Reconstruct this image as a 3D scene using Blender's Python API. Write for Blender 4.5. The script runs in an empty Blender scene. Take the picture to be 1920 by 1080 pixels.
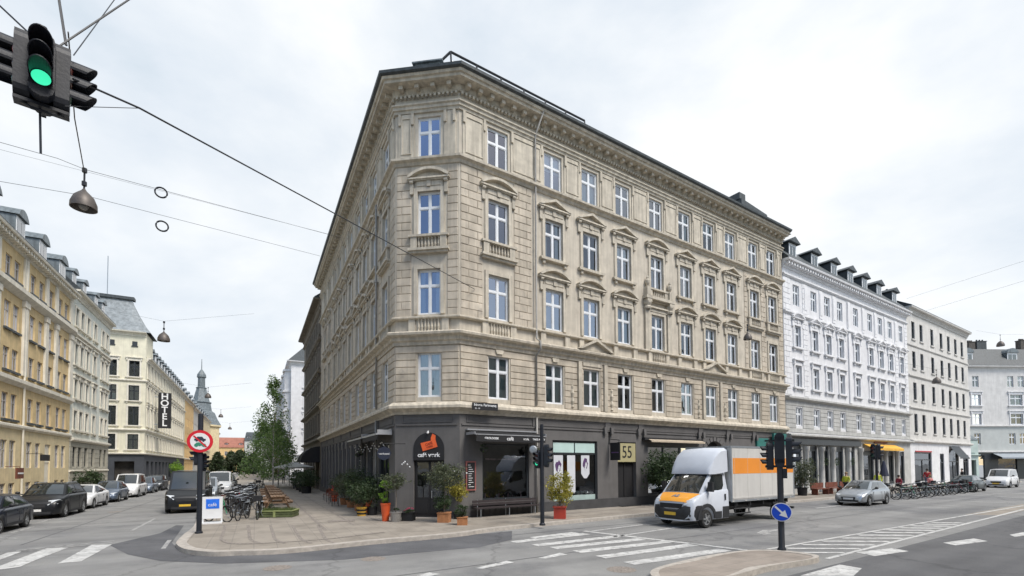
import bpy, bmesh, math, random
from mathutils import Vector, Matrix
RAD=math.radians
random.seed(7)
S=bpy.context.scene
# ---------------------------------------------------------------- camera
FPX,CX,CY=900.,960.,842.4
PITCH=math.atan(.0333); ROLL=.0054; EYE=2.5
cF=Vector((0,math.cos(PITCH),math.sin(PITCH))); _U=Vector((0,-math.sin(PITCH),math.cos(PITCH))); _R=Vector((1,0,0))
cR=_R*math.cos(ROLL)-_U*math.sin(ROLL); cU=_U*math.cos(ROLL)+_R*math.sin(ROLL)
cam=bpy.data.cameras.new('camera'); camo=bpy.data.objects.new('camera',cam); S.collection.objects.link(camo)
cam.sensor_width=36; cam.lens=36*FPX/1920; cam.shift_y=(CY-540)/1920; cam.clip_end=3000; cam.clip_start=.1
camo.matrix_world=Matrix.Translation((0,0,EYE))@Matrix(((cR.x,cU.x,-cF.x,0),(cR.y,cU.y,-cF.y,0),(cR.z,cU.z,-cF.z,0),(0,0,0,1)))
S.camera=camo
# ---------------------------------------------------------------- world and sun
SUN_EL=RAD(53); SUN_AZ=RAD(128)   # azimuth from +Y towards +X
W=bpy.data.worlds.new('World'); S.world=W; W.use_nodes=True
nt=W.node_tree; nt.nodes.clear()
def N(nt,t,**k):
    n=nt.nodes.new(t)
    for a,b in k.items(): setattr(n,a,b)
    return n
def L(nt,a,b): nt.links.new(a,b)
def ramp(nt,fac,stops,interp='LINEAR'):
    r=N(nt,'ShaderNodeValToRGB'); r.color_ramp.interpolation=interp
    e=r.color_ramp.elements
    while len(e)<len(stops): e.new(.5)
    for i,(p,c) in enumerate(stops):
        e[i].position=p; e[i].color=(c if len(c)==4 else (*c,1))
    L(nt,fac,r.inputs[0]); return r
sky=N(nt,'ShaderNodeTexSky'); sky.sky_type='NISHITA'; sky.sun_disc=False; sky.sun_elevation=SUN_EL; sky.sun_rotation=SUN_AZ
sky.air_density=1.2; sky.dust_density=1.5
bg1=N(nt,'ShaderNodeBackground'); bg1.inputs[1].default_value=.13; L(nt,sky.outputs[0],bg1.inputs[0])
tc=N(nt,'ShaderNodeTexCoord'); mp=N(nt,'ShaderNodeMapping'); mp.inputs['Scale'].default_value=(1,1,1.9); L(nt,tc.outputs['Generated'],mp.inputs[0])
n1=N(nt,'ShaderNodeTexNoise'); n1.inputs['Scale'].default_value=1.5; n1.inputs['Detail'].default_value=7; n1.inputs['Roughness'].default_value=.55; n1.inputs['Distortion'].default_value=.15
L(nt,mp.outputs[0],n1.inputs[0])
cc=ramp(nt,n1.outputs['Fac'],[(.36,(.42,.49,.55)),(.45,(.525,.57,.62)),(.53,(.60,.63,.66)),(.65,(.72,.725,.73))])
bg2=N(nt,'ShaderNodeBackground'); bg2.inputs[1].default_value=1.0; L(nt,cc.outputs[0],bg2.inputs[0])
n2=N(nt,'ShaderNodeTexNoise'); n2.inputs['Scale'].default_value=1.1; n2.inputs['Detail'].default_value=5
mp2=N(nt,'ShaderNodeMapping'); mp2.inputs['Location'].default_value=(3.1,1.7,.4); L(nt,tc.outputs['Generated'],mp2.inputs[0]); L(nt,mp2.outputs[0],n2.inputs[0])
sx=N(nt,'ShaderNodeSeparateXYZ'); L(nt,tc.outputs['Generated'],sx.inputs[0])
m1=N(nt,'ShaderNodeMath',operation='MULTIPLY_ADD'); L(nt,sx.outputs['Y'],m1.inputs[0]); m1.inputs[1].default_value=.33; L(nt,n2.outputs['Fac'],m1.inputs[2])
cov=ramp(nt,m1.outputs[0],[(.30,(0,0,0)),(.46,(.97,.97,.97)),(1,(.97,.97,.97))])
mx=N(nt,'ShaderNodeMixShader'); L(nt,cov.outputs[0],mx.inputs[0]); L(nt,bg1.outputs[0],mx.inputs[1]); L(nt,bg2.outputs[0],mx.inputs[2])
wo=N(nt,'ShaderNodeOutputWorld'); L(nt,mx.outputs[0],wo.inputs[0])
sl=bpy.data.lights.new('sun','SUN'); sl.energy=2.2; sl.angle=RAD(20); sl.color=(1,.95,.87)
so=bpy.data.objects.new('sun',sl); S.collection.objects.link(so)
sdir=Vector((math.sin(SUN_AZ)*math.cos(SUN_EL),math.cos(SUN_AZ)*math.cos(SUN_EL),math.sin(SUN_EL)))
so.rotation_euler=sdir.to_track_quat('Z','Y').to_euler()
S.view_settings.view_transform='Standard'; S.view_settings.look='None'; S.view_settings.exposure=.6; S.view_settings.gamma=1
# ---------------------------------------------------------------- measurement helpers (points on real planes)
def ray(x,y): return cF+cR*((x-CX)/FPX)+cU*((CY-y)/FPX)
def G(x,y,z=0):
    d=ray(x,y); t=(z-EYE)/d.z; return Vector((0,0,EYE))+d*t
class Fr:
    """wall frame: x left to right seen from outside, y into the building"""
    def __init__(s,ox,oy,rz):
        s.o=Vector((ox,oy,0)); s.rz=rz; s.u=Vector((math.cos(rz),math.sin(rz),0)); s.y=Vector((-math.sin(rz),math.cos(rz),0))
    def P(s,a,out=0,z=0): return s.o+s.u*a-s.y*out+Vector((0,0,z))
    def on(s,x,y,out=0):
        d=ray(x,y); c=Vector((0,0,EYE)); t=(s.o-s.y*out-c).dot(s.y)/d.dot(s.y); q=c+d*t-s.o
        return q.dot(s.u),q.z
WR=Fr(-2.39,21.93,RAD(33.2)); WL=Fr(-5.45,22.35,RAD(-61.83)); WC=Fr(-5.45,22.35,math.atan2(-.42,3.06))
CWID=math.hypot(.42,3.06)
uL=-WL.u; nL=-WL.y
def LS(s,t,z=0): return WL.o+uL*s+nL*t+Vector((0,0,z))      # left street: s away from the corner, t out from the wall
def RS(s,t,z=0): return WR.o+WR.u*s-WR.y*t+Vector((0,0,z))   # right street
# ---------------------------------------------------------------- materials
def mat(name,col,rough=.8,var=.12,vs=3.,bump=0.,bs=30.,metal=0.,streak=0.,col2=None,c2lo=.55,c2hi=.7,c2s=1.2,spec=.5,coat=0.,emit=None,alpha=1.,cscale=None):
    m=bpy.data.materials.new(name); m.use_nodes=True; t=m.node_tree; b=t.nodes['Principled BSDF']
    b.inputs['Roughness'].default_value=rough; b.inputs['Metallic'].default_value=metal
    b.inputs['Specular IOR Level'].default_value=spec; b.inputs['Coat Weight'].default_value=coat; b.inputs['Coat Roughness'].default_value=.05
    src=None
    if var>0 or streak>0 or col2:
        tx=N(t,'ShaderNodeTexCoord'); mpp=N(t,'ShaderNodeMapping'); L(t,tx.outputs['Object'],mpp.inputs[0])
        if cscale: mpp.inputs['Scale'].default_value=cscale
        nz=N(t,'ShaderNodeTexNoise'); nz.inputs['Scale'].default_value=vs; nz.inputs['Detail'].default_value=6; nz.inputs['Roughness'].default_value=.6; L(t,mpp.outputs[0],nz.inputs[0])
        lo=[c*(1-var*1.6) for c in col]; hi=[min(1,c*(1+var*1.3)) for c in col]
        r=ramp(t,nz.outputs['Fac'],[(.3,lo),(.7,hi)]); src=r.outputs[0]
        if streak>0:
            mp3=N(t,'ShaderNodeMapping'); mp3.inputs['Scale'].default_value=(3.2,3.2,.22); L(t,tx.outputs['Object'],mp3.inputs[0])
            ns=N(t,'ShaderNodeTexNoise'); ns.inputs['Scale'].default_value=1.6; ns.inputs['Detail'].default_value=5; L(t,mp3.outputs[0],ns.inputs[0])
            rs=ramp(t,ns.outputs['Fac'],[(.42,(1-streak,)*3),(.6,(1,1,1))])
            mm=N(t,'ShaderNodeMixRGB',blend_type='MULTIPLY'); mm.inputs[0].default_value=1; L(t,src,mm.inputs[1]); L(t,rs.outputs[0],mm.inputs[2]); src=mm.outputs[0]
        if col2:
            nc=N(t,'ShaderNodeTexNoise'); nc.inputs['Scale'].default_value=c2s; nc.inputs['Detail'].default_value=8; nc.inputs['Roughness'].default_value=.7; L(t,mpp.outputs[0],nc.inputs[0])
            rc=ramp(t,nc.outputs['Fac'],[(c2lo,(0,0,0)),(c2hi,(1,1,1))])
            mm=N(t,'ShaderNodeMixRGB'); L(t,rc.outputs[0],mm.inputs[0]); L(t,src,mm.inputs[1]); mm.inputs[2].default_value=(*col2,1); src=mm.outputs[0]
        L(t,src,b.inputs['Base Color'])
    else: b.inputs['Base Color'].default_value=(*col,1)
    if bump>0:
        tx2=N(t,'ShaderNodeTexCoord'); nb=N(t,'ShaderNodeTexNoise'); nb.inputs['Scale'].default_value=bs; nb.inputs['Detail'].default_value=4; L(t,tx2.outputs['Object'],nb.inputs[0])
        bp=N(t,'ShaderNodeBump'); bp.inputs['Strength'].default_value=bump; bp.inputs['Distance'].default_value=.02; L(t,nb.outputs['Fac'],bp.inputs['Height']); L(t,bp.outputs[0],b.inputs['Normal'])
    if emit:
        b.inputs['Emission Color'].default_value=(*emit[0],1); b.inputs['Emission Strength'].default_value=emit[1]
    return m
def glassmat(name,refl=.22,tint=(.75,.82,.84),gcol=(.92,.95,1)):
    m=bpy.data.materials.new(name); m.use_nodes=True; t=m.node_tree; t.nodes.clear()
    o=N(t,'ShaderNodeOutputMaterial'); a=N(t,'ShaderNodeBsdfTransparent'); a.inputs[0].default_value=(*tint,1)
    g=N(t,'ShaderNodeBsdfGlossy'); g.inputs['Roughness'].default_value=.02; g.inputs[0].default_value=(*gcol,1)
    tx=N(t,'ShaderNodeTexCoord'); nb=N(t,'ShaderNodeTexNoise'); nb.inputs['Scale'].default_value=1.3; L(t,tx.outputs['Object'],nb.inputs[0])
    bp=N(t,'ShaderNodeBump'); bp.inputs['Strength'].default_value=.12; bp.inputs['Distance'].default_value=.05; L(t,nb.outputs['Fac'],bp.inputs['Height']); L(t,bp.outputs[0],g.inputs['Normal'])
    f=N(t,'ShaderNodeFresnel'); f.inputs[0].default_value=1.5
    ad=N(t,'ShaderNodeMath',operation='ADD'); ad.use_clamp=True; L(t,f.outputs[0],ad.inputs[0]); ad.inputs[1].default_value=refl
    x=N(t,'ShaderNodeMixShader'); L(t,ad.outputs[0],x.inputs[0]); L(t,a.outputs[0],x.inputs[1]); L(t,g.outputs[0],x.inputs[2]); L(t,x.outputs[0],o.inputs[0])
    return m
def leafmat(name,col,col2):
    m=bpy.data.materials.new(name); m.use_nodes=True; t=m.node_tree; b=t.nodes['Principled BSDF']; b.inputs['Roughness'].default_value=.55
    tx=N(t,'ShaderNodeTexCoord'); nz=N(t,'ShaderNodeTexNoise'); nz.inputs['Scale'].default_value=2.6; nz.inputs['Detail'].default_value=5; L(t,tx.outputs['Object'],nz.inputs[0])
    r=ramp(t,nz.outputs['Fac'],[(.35,col),(.68,col2)]); L(t,r.outputs[0],b.inputs['Base Color'])
    tr=N(t,'ShaderNodeBsdfTranslucent'); L(t,r.outputs[0],tr.inputs[0]); x=N(t,'ShaderNodeMixShader'); x.inputs[0].default_value=.3
    L(t,b.outputs[0],x.inputs[1]); L(t,tr.outputs[0],x.inputs[2]); L(t,x.outputs[0],t.nodes['Material Output'].inputs[0]); return m
M={}
M['asphalt']=mat('asphalt',(.235,.235,.232),.88,.12,.5,.5,120,col2=(.165,.167,.172),c2lo=.50,c2hi=.6,c2s=.16)
M['asphalt_dark']=mat('asphalt_dark',(.11,.112,.12),.9,.12,.9,.5,120)
M['asphalt_new']=mat('asphalt_new',(.118,.119,.124),.88,.12,.6,.4,120)
M['paint']=mat('road_paint',(.55,.55,.54),.75,.14,2.,.2,60,col2=(.22,.22,.22),c2lo=.49,c2hi=.66,c2s=5)
M['paint_worn']=mat('worn_road_paint',(.40,.40,.39),.8,.12,2.,.2,60,col2=(.15,.15,.155),c2lo=.46,c2hi=.6,c2s=5)
def roadify(m,rot):
    t=m.node_tree; b=t.nodes['Principled BSDF']; src=b.inputs['Base Color'].links[0].from_socket
    tx=N(t,'ShaderNodeTexCoord'); mp_=N(t,'ShaderNodeMapping'); mp_.inputs['Rotation'].default_value=(0,0,rot); L(t,tx.outputs['Object'],mp_.inputs[0])
    mq=N(t,'ShaderNodeMapping'); mq.inputs['Scale'].default_value=(.05,.9,1); L(t,mp_.outputs[0],mq.inputs[0]); nz=N(t,'ShaderNodeTexNoise'); nz.inputs['Scale'].default_value=1; nz.inputs['Detail'].default_value=6; L(t,mq.outputs[0],nz.inputs[0])
    r=ramp(t,nz.outputs['Fac'],[(.34,(.80,.80,.81)),(.5,(1,1,1)),(.68,(1.1,1.1,1.09))])
    vo=N(t,'ShaderNodeTexVoronoi'); vo.feature='DISTANCE_TO_EDGE'; vo.inputs['Scale'].default_value=.16; nw=N(t,'ShaderNodeTexNoise'); nw.inputs['Scale'].default_value=2.2; nw.inputs['Detail'].default_value=5; L(t,tx.outputs['Object'],nw.inputs[0])
    ma=N(t,'ShaderNodeMixRGB',blend_type='ADD'); ma.inputs[0].default_value=.8; L(t,tx.outputs['Object'],ma.inputs[1]); L(t,nw.outputs['Color'],ma.inputs[2]); L(t,ma.outputs[0],vo.inputs['Vector'])
    rc=ramp(t,vo.outputs['Distance'],[(.0,(.74,.74,.75)),(.006,(.84,.84,.84)),(.011,(1,1,1))])
    nf=N(t,'ShaderNodeTexNoise'); nf.inputs['Scale'].default_value=55; nf.inputs['Detail'].default_value=3; L(t,tx.outputs['Object'],nf.inputs[0]); rf=ramp(t,nf.outputs['Fac'],[(.3,(.8,.8,.8)),(.7,(1.2,1.2,1.2))])
    for q in (r,rc,rf):
        mm=N(t,'ShaderNodeMixRGB',blend_type='MULTIPLY'); mm.inputs[0].default_value=1; L(t,src,mm.inputs[1]); L(t,q.outputs[0],mm.inputs[2]); src=mm.outputs[0]
    L(t,src,b.inputs['Base Color'])
roadify(M['asphalt'],RAD(-33)); roadify(M['asphalt_new'],RAD(-33)); roadify(M['asphalt_dark'],RAD(20))
def per_stone(m,a=.12):
    t=m.node_tree; b=t.nodes['Principled BSDF']; src=b.inputs['Base Color'].links[0].from_socket; g=N(t,'ShaderNodeNewGeometry'); r=ramp(t,g.outputs['Random Per Island'],[(0,(1-a,1-a,1-a*1.1)),(1,(1+a*.6,1+a*.6,1+a*.55))])
    mm=N(t,'ShaderNodeMixRGB',blend_type='MULTIPLY'); mm.inputs[0].default_value=1; L(t,src,mm.inputs[1]); L(t,r.outputs[0],mm.inputs[2]); L(t,mm.outputs[0],b.inputs['Base Color'])
M['kerb']=mat('granite_kerb',(.42,.385,.345),.8,.15,6,.3,60)
M['sett']=mat('dark_setts',(.25,.22,.195),.9,.3,14,.8,40)
M['steel']=mat('galvanised_steel',(.36,.39,.42),.45,.08,5,metal=.6)
M['black_metal']=mat('black_painted_metal',(.022,.025,.032),.42,.2,4)
M['pole_blue']=mat('dark_blue_grey_pole',(.011,.014,.022),.5,.12,4,bump=.1)
M['white_frame']=mat('white_window_paint',(.74,.76,.78),.45,.05,3)
M['dark_frame']=mat('dark_window_paint',(.03,.035,.04),.4,.1,3)
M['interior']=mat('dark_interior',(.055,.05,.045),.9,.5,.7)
M['curtain']=mat('pale_curtain',(.62,.66,.64),.9,.12,2,cscale=(6,1,.3))
M['curtain_green']=mat('grey_green_blind',(.40,.50,.49),.9,.08,2,cscale=(5,1,.4))
M['glass']=glassmat('window_glass'); M['glass_coated']=glassmat('coated_window_glass',.30,gcol=(.72,.8,1)); M['glass_clear']=glassmat('clear_window_glass',.09)
M['glass_shop']=glassmat('shop_glass',.08)
M['car_glass']=mat('car_glass',(.015,.02,.022),.05,0,spec=1.,coat=1.)
M['tyre']=mat('tyre_rubber',(.02,.02,.02),.85,.1,8)
M['rim']=mat('alloy_rim',(.38,.39,.40),.35,.05,8,metal=.7)
M['pipe']=mat('painted_pipe',(.30,.29,.27),.6,.1,4); M['awning_metal']=mat('awning_rail',(.42,.43,.45),.4,.08,4,metal=.4)
M['plastic']=mat('dark_plastic',(.022,.023,.026),.6,.15,6)
M['lamp_glass']=mat('headlight_glass',(.62,.66,.70),.08,.1,20,spec=.9,coat=1.)
M['tail']=mat('tail_light',(.35,.02,.02),.15,.05,10,coat=1.)
M['plate_y']=mat('yellow_plate',(.75,.48,.05),.5,.05,9)
M['plate_w']=mat('white_plate',(.75,.75,.74),.5,.05,9)
M['white']=mat('white_paint',(.78,.79,.80),.5,.04,2)
M['black']=mat('black_matt',(.012,.012,.014),.7,.1,5)
M['slate']=mat('dark_slate',(.055,.066,.072),.55,.25,5,.3,20,streak=.2)
M['lead']=mat('blue_grey_roof_sheet',(.16,.19,.205),.5,.2,2.5,.2,12,streak=.3)
M['wood']=mat('weathered_wood',(.24,.15,.09),.75,.25,6,.3,25,cscale=(1,1,6))
M['redwood']=mat('red_brown_wood',(.16,.05,.03),.7,.25,6)
M['soil']=mat('soil',(.05,.04,.03),.95,.3,12)
def paintmat(name,col,metal=.35,rough=.3,coat=.45): return mat(name,col,rough,.04,1.5,metal=metal,coat=coat)
# ---------------------------------------------------------------- mesh builder
class MB:
    def __init__(s): s.v=[];s.f=[];s.m=[];s.mi=0
    def add(s,vs,fs,mi=None):
        b=len(s.v); s.v+= [tuple(v) for v in vs]; s.f+=[tuple(i+b for i in f) for f in fs]; s.m+=[s.mi if mi is None else mi]*len(fs); return s
    def box(s,x0,x1,y0,y1,z0,z1,mi=None):
        return s.add([(x0,y0,z0),(x1,y0,z0),(x1,y1,z0),(x0,y1,z0),(x0,y0,z1),(x1,y0,z1),(x1,y1,z1),(x0,y1,z1)],
          [(0,3,2,1),(4,5,6,7),(0,1,5,4),(1,2,6,5),(2,3,7,6),(3,0,4,7)],mi)
    def block(s,x0,x1,y,z0,z1,p,c=.02):
        """raised stone with chamfered front, back on plane y, standing p proud (towards -y)"""
        return s.add([(x0,y,z0),(x1,y,z0),(x1,y,z1),(x0,y,z1),(x0+c,y-p,z0+c),(x1-c,y-p,z0+c),(x1-c,y-p,z1-c),(x0+c,y-p,z1-c)],
          [(4,5,6,7),(0,1,5,4),(1,2,6,5),(2,3,7,6),(3,0,4,7)])
    def prism(s,pts,y0,y1,mi=None):
        n=len(pts); vs=[(x,y0,z) for x,z in pts]+[(x,y1,z) for x,z in pts]
        return s.add(vs,[tuple(range(n)),tuple(range(2*n-1,n-1,-1))]+[(i,i+n,(i+1)%n+n,(i+1)%n) for i in range(n)],mi)
    def slab(s,pts,z0,z1,mi=None):
        n=len(pts); vs=[(p[0],p[1],z0) for p in pts]+[(p[0],p[1],z1) for p in pts]
        return s.add(vs,[tuple(range(n-1,-1,-1)),tuple(range(n,2*n))]+[(i,(i+1)%n,(i+1)%n+n,i+n) for i in range(n)],mi)
    def tube(s,pts,r,n=6,mi=None,cap=True):
        pts=[Vector(p) for p in pts]; rs=r if isinstance(r,(list,tuple)) else [r]*len(pts); vs=[];fs=[]; k=len(pts)
        a=None
        for i,p in enumerate(pts):
            d=(pts[min(i+1,k-1)]-pts[max(i-1,0)]).normalized()
            if a is None or abs(d.dot(a))>.95: a=Vector((0,0,1)) if abs(d.z)<.9 else Vector((1,0,0))
            u=d.cross(a).normalized(); w=d.cross(u)
            for j in range(n):
                t=2*math.pi*j/n; vs.append(p+u*(rs[i]*math.cos(t))+w*(rs[i]*math.sin(t)))
        for i in range(k-1):
            for j in range(n): fs.append((i*n+j,i*n+(j+1)%n,(i+1)*n+(j+1)%n,(i+1)*n+j))
        if cap: fs+= [tuple(range(n-1,-1,-1)),tuple((k-1)*n+j for j in range(n))]
        return s.add(vs,fs,mi)
    def lathe(s,prof,n=16,c=(0,0,0),axis='z',mi=None,a0=0,a1=2*math.pi):
        vs=[];fs=[];k=len(prof); full=abs(a1-a0-2*math.pi)<1e-6; nn=n if full else n+1
        for j in range(nn):
            t=a0+(a1-a0)*j/n; co,si=math.cos(t),math.sin(t)
            for r,z in prof:
                if axis=='z': vs.append((c[0]+r*co,c[1]+r*si,c[2]+z))
                elif axis=='y': vs.append((c[0]+r*co,c[1]+z,c[2]+r*si))
                else: vs.append((c[0]+z,c[1]+r*co,c[2]+r*si))
        for j in range(n):
            q=(j+1)%nn
            for i in range(k-1): fs.append((j*k+i,q*k+i,q*k+i+1,j*k+i+1))
        return s.add(vs,fs,mi)
    def sphere(s,c,r,n=10,m=7,mi=None,sz=1.):
        return s.lathe([(max(1e-4,r*math.sin(math.pi*i/m)),-r*sz*math.cos(math.pi*i/m)) for i in range(m+1)],n,c,'z',mi)
    def mesh(s,name,mats,smooth=0,nofix=False):
        me=bpy.data.meshes.new(name); me.from_pydata(s.v,[],s.f)
        if not isinstance(mats,(list,tuple)): mats=[mats]
        for m in mats: me.materials.append(m)
        if len(mats)>1:
            for p,i in zip(me.polygons,s.m): p.material_index=i
        if not nofix:
            bm=bmesh.new(); bm.from_mesh(me); bmesh.ops.recalc_face_normals(bm,faces=bm.faces); bm.to_mesh(me); bm.free()
        if smooth:
            me.polygons.foreach_set('use_smooth',[True]*len(me.polygons)); me.set_sharp_from_angle(angle=RAD(smooth))
        me.update(); return me
    def obj(s,name,mats,parent=None,loc=(0,0,0),rz=0,smooth=0,nofix=False):
        return link(name,s.mesh(name,mats,smooth,nofix),parent,loc,rz)
def link(name,me,parent=None,loc=(0,0,0),rz=0,rot=None):
    o=bpy.data.objects.new(name,me); S.collection.objects.link(o); o.parent=parent; o.location=loc; o.rotation_euler=rot if rot else (0,0,rz); return o
def thing(name,label,cat,loc=(0,0,0),rz=0,group=None,rot=None):
    o=link(name,None,None,loc,rz,rot); o.empty_display_size=.2; return tag(o,label,cat,group)
def tag(o,label,cat,group=None):
    o['label']=label; o['category']=cat
    if group: o['group']=group
    return o
def struct(o): o['kind']='structure'; return o
def kids(o): return [c for c in bpy.data.objects if c.parent==o]
_kc={}
def dup(root,loc,rz,label,group=None):
    if root.name not in _kc: _kc[root.name]=[(c,kids(c)) for c in kids(root)]
    r=root.copy(); S.collection.objects.link(r); r.location=loc; r.rotation_euler=(0,0,rz); r['label']=label
    if group: r['group']=group
    for c,gs in _kc[root.name]:
        d=c.copy(); S.collection.objects.link(d); d.parent=r
        for g in gs:
            e=g.copy(); S.collection.objects.link(e); e.parent=d
    return r
def text_mesh(name,txt,size,mat_,depth=.012,bold=0.):
    cu=bpy.data.curves.new(name,'FONT'); cu.body=txt; cu.size=size; cu.extrude=depth/2; cu.offset=bold; cu.align_x='CENTER'; cu.align_y='CENTER'
    o=bpy.data.objects.new(name,cu); S.collection.objects.link(o); bpy.context.view_layer.update()
    me=bpy.data.meshes.new_from_object(o.evaluated_get(bpy.context.evaluated_depsgraph_get())); bpy.data.objects.remove(o)
    me.materials.clear(); me.materials.append(mat_); return me
def text_on(parent,F,x,z,txt,size,mat_,out,base,name='lettering',sx=1.,bold=0.,tilt=0.):
    me=text_mesh(name,txt,size,mat_,bold=bold); o=link(name,me,parent,F.P(x,out,z)-base,rot=(RAD(90),0,F.rz))
    if tilt: o.rotation_euler=(Matrix.Rotation(F.rz,3,'Z')@Matrix.Rotation(RAD(90),3,'X')@Matrix.Rotation(tilt,3,'Z')).to_euler()
    o.scale=(sx,1,1); return o
# ---------------------------------------------------------------- facade kit
BASE={}
def building(name,label,cat,loc):
    r=thing(name,label,cat,loc); BASE[r.name]=Vector(loc); return r
def part(mb,name,mats,root,F,smooth=0): return mb.obj(name,mats,root,F.o-BASE[root.name],F.rz,smooth)
def at(root,F,x,z,out=0): return F.P(x,out,z)-BASE[root.name]
def wall(root,F,x0,x1,z0,z1,ops,mat_,rev=.24,name='wall'):
    xs=sorted({round(a,4) for a in [x0,x1]+[o[0]-o[1]/2 for o in ops]+[o[0]+o[1]/2 for o in ops] if x0-1e-4<=a<=x1+1e-4})
    zs=sorted({round(a,4) for a in [z0,z1]+[o[2] for o in ops]+[o[3] for o in ops] if z0-1e-4<=a<=z1+1e-4})
    mb=MB(); idx={}
    for i in range(len(xs)-1):
        for j in range(len(zs)-1):
            cx,cz=(xs[i]+xs[i+1])/2,(zs[j]+zs[j+1])/2
            if any(abs(cx-o[0])<o[1]/2 and o[2]<cz<o[3] for o in ops): continue
            ks=[]
            for a,b in ((i,j),(i+1,j),(i+1,j+1),(i,j+1)):
                if (a,b) not in idx: idx[(a,b)]=len(mb.v); mb.v.append((xs[a],0,zs[b]))
                ks.append(idx[(a,b)])
            mb.f.append(tuple(ks)); mb.m.append(0)
    for o in ops:
        a,b,c,d=o[0]-o[1]/2,o[0]+o[1]/2,o[2],o[3]; r=rev
        mb.add([(a,0,c),(b,0,c),(b,0,d),(a,0,d),(a,r,c),(b,r,c),(b,r,d),(a,r,d)],[(0,4,5,1),(1,5,6,2),(2,6,7,3),(3,7,4,0)])
    return part(mb,name,mat_,root,F)
_mc={}
M['curtain_warm']=mat('beige_curtain',(.42,.36,.28),.9,.12,2,cscale=(6,1,.3))
def window_meshes(w,h,style='cross',frame='white_frame'):
    k=(round(w,2),round(h,2),style,frame)
    if k in _mc: return _mc[k]
    f=MB(); a=w/2; t=.07; f.box(-a,-a+t,.10,.17,0,h); f.box(a-t,a,.10,.17,0,h); f.box(-a+t,a-t,.10,.17,0,t); f.box(-a+t,a-t,.10,.17,h-t,h)
    if style=='cross':
        f.box(-.05,.05,.095,.165,t,h-t); zt=h*.64; f.box(-a+t,-.05,.098,.168,zt-.045,zt+.045); f.box(.05,a-t,.098,.168,zt-.045,zt+.045)
        for s in (-1,1):
            x0,x1=(.05,a-t) if s>0 else (-a+t,-.05)
            for z0,z1 in ((t,zt-.045),(zt+.045,h-t)):
                f.box(x0,x0+.03,.115,.16,z0,z1); f.box(x1-.03,x1,.115,.16,z0,z1); f.box(x0+.03,x1-.03,.115,.16,z0,z0+.035); f.box(x0+.03,x1-.03,.115,.16,z1-.035,z1)
    elif style=='two':
        f.box(-.04,.04,.10,.165,t,h-t); f.box(-a+t,-.04,.10,.165,h*.66-.03,h*.66+.03); f.box(.04,a-t,.10,.165,h*.66-.03,h*.66+.03)
    fm=f.mesh('window',M[frame]); g=MB(); g.add([(-a+.03,.14,.03),(a-.03,.14,.03),(a-.03,.14,h-.03),(-a+.03,.14,h-.03)],[(0,1,2,3)]); gm=g.mesh('pane',M['glass'])
    cs=[]
    def wavy(x0,x1,z0,z1):
        c=MB(); n=max(3,int((x1-x0)/.04)); vs=[];fs=[]
        for i in range(n+1):
            x=x0+(x1-x0)*i/n; y=.24+.018*math.sin(i*1.9)+.008*math.sin(i*4.1); vs+=[(x,y,z0),(x,y,z1)]
        for i in range(n): fs.append((2*i,2*i+2,2*i+3,2*i+1))
        c.add(vs,fs); return c
    cs.append(wavy(-a,a,0,h).mesh('curtain',M['curtain']))
    c=wavy(-a,-a*.45,0,h); c2=wavy(a*.45,a,0,h); c.add(c2.v,c2.f); cs.append(c.mesh('curtain',M['curtain']))
    c=MB(); c.add([(-a,.23,h*.0),(a,.23,0),(a,.23,h),(-a,.23,h)],[(0,1,2,3)]); cs.append(c.mesh('blind',M['curtain_green']))
    c=MB(); c.add([(-a,.23,h*.55),(a,.23,h*.55),(a,.23,h),(-a,.23,h)],[(0,1,2,3)]); cs.append(c.mesh('blind',M['curtain']))
    c=wavy(-a,a,0,h*.45); cs.append(c.mesh('curtain',M['curtain'])); c=wavy(-a,-a*.1,0,h); cs.append(c.mesh('curtain',M['curtain_warm']))
    _mc[k]=(fm,gm,cs); return _mc[k]
rw=random.Random(11)
def window(root,F,x,z0,z1,w,style='cross',frame='white_frame',cur=None,pane=True,p=.45,coated=False):
    fm,gm,cs=window_meshes(w,z1-z0,style,frame)
    o=link('window',fm,root,at(root,F,x,z0),F.rz)
    if coated or rw.random()<.4:
        kk=('g2',gm.name,coated)
        if kk not in _mc: g2m=gm.copy(); g2m.materials.clear(); g2m.materials.append(M['glass_coated' if coated else 'glass_clear']); _mc[kk]=g2m
        gm=_mc[kk]
    if pane: link('pane',gm,o,rot=(rw.uniform(-.011,.011),0,rw.uniform(-.011,.011)))
    if cur is None: cur=rw.choice((0,1,1,3,3,4,5)) if rw.random()<p else -1
    if cur>=0: link('blind' if cur in (2,3) else 'curtain',cs[cur],o)
    return o
def arc(cx,cz,r,a0,a1,n): return [(cx+r*math.cos(a0+(a1-a0)*i/n),cz+r*math.sin(a0+(a1-a0)*i/n)) for i in range(n+1)]
def baluster(mb,x,y,z0,z1,r=.05):
    h=z1-z0; mb.lathe([(r*.7,0),(r*.7,h*.08),(r*.45,h*.12),(r,h*.35),(r*.75,h*.55),(r*.4,h*.8),(r*.7,h*.9),(r*.7,h)],6,(x,y,z0))
def balustrade(mb,hw,z0,z1,y=-.1):
    mb.box(-hw-.3,-hw,y-.06,.0,z0,z1); mb.box(hw,hw+.3,y-.06,.0,z0,z1); n=7
    for i in range(n): baluster(mb,-hw+2*hw*(i+.5)/n,y+.02,z0,z1,.055)
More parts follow.
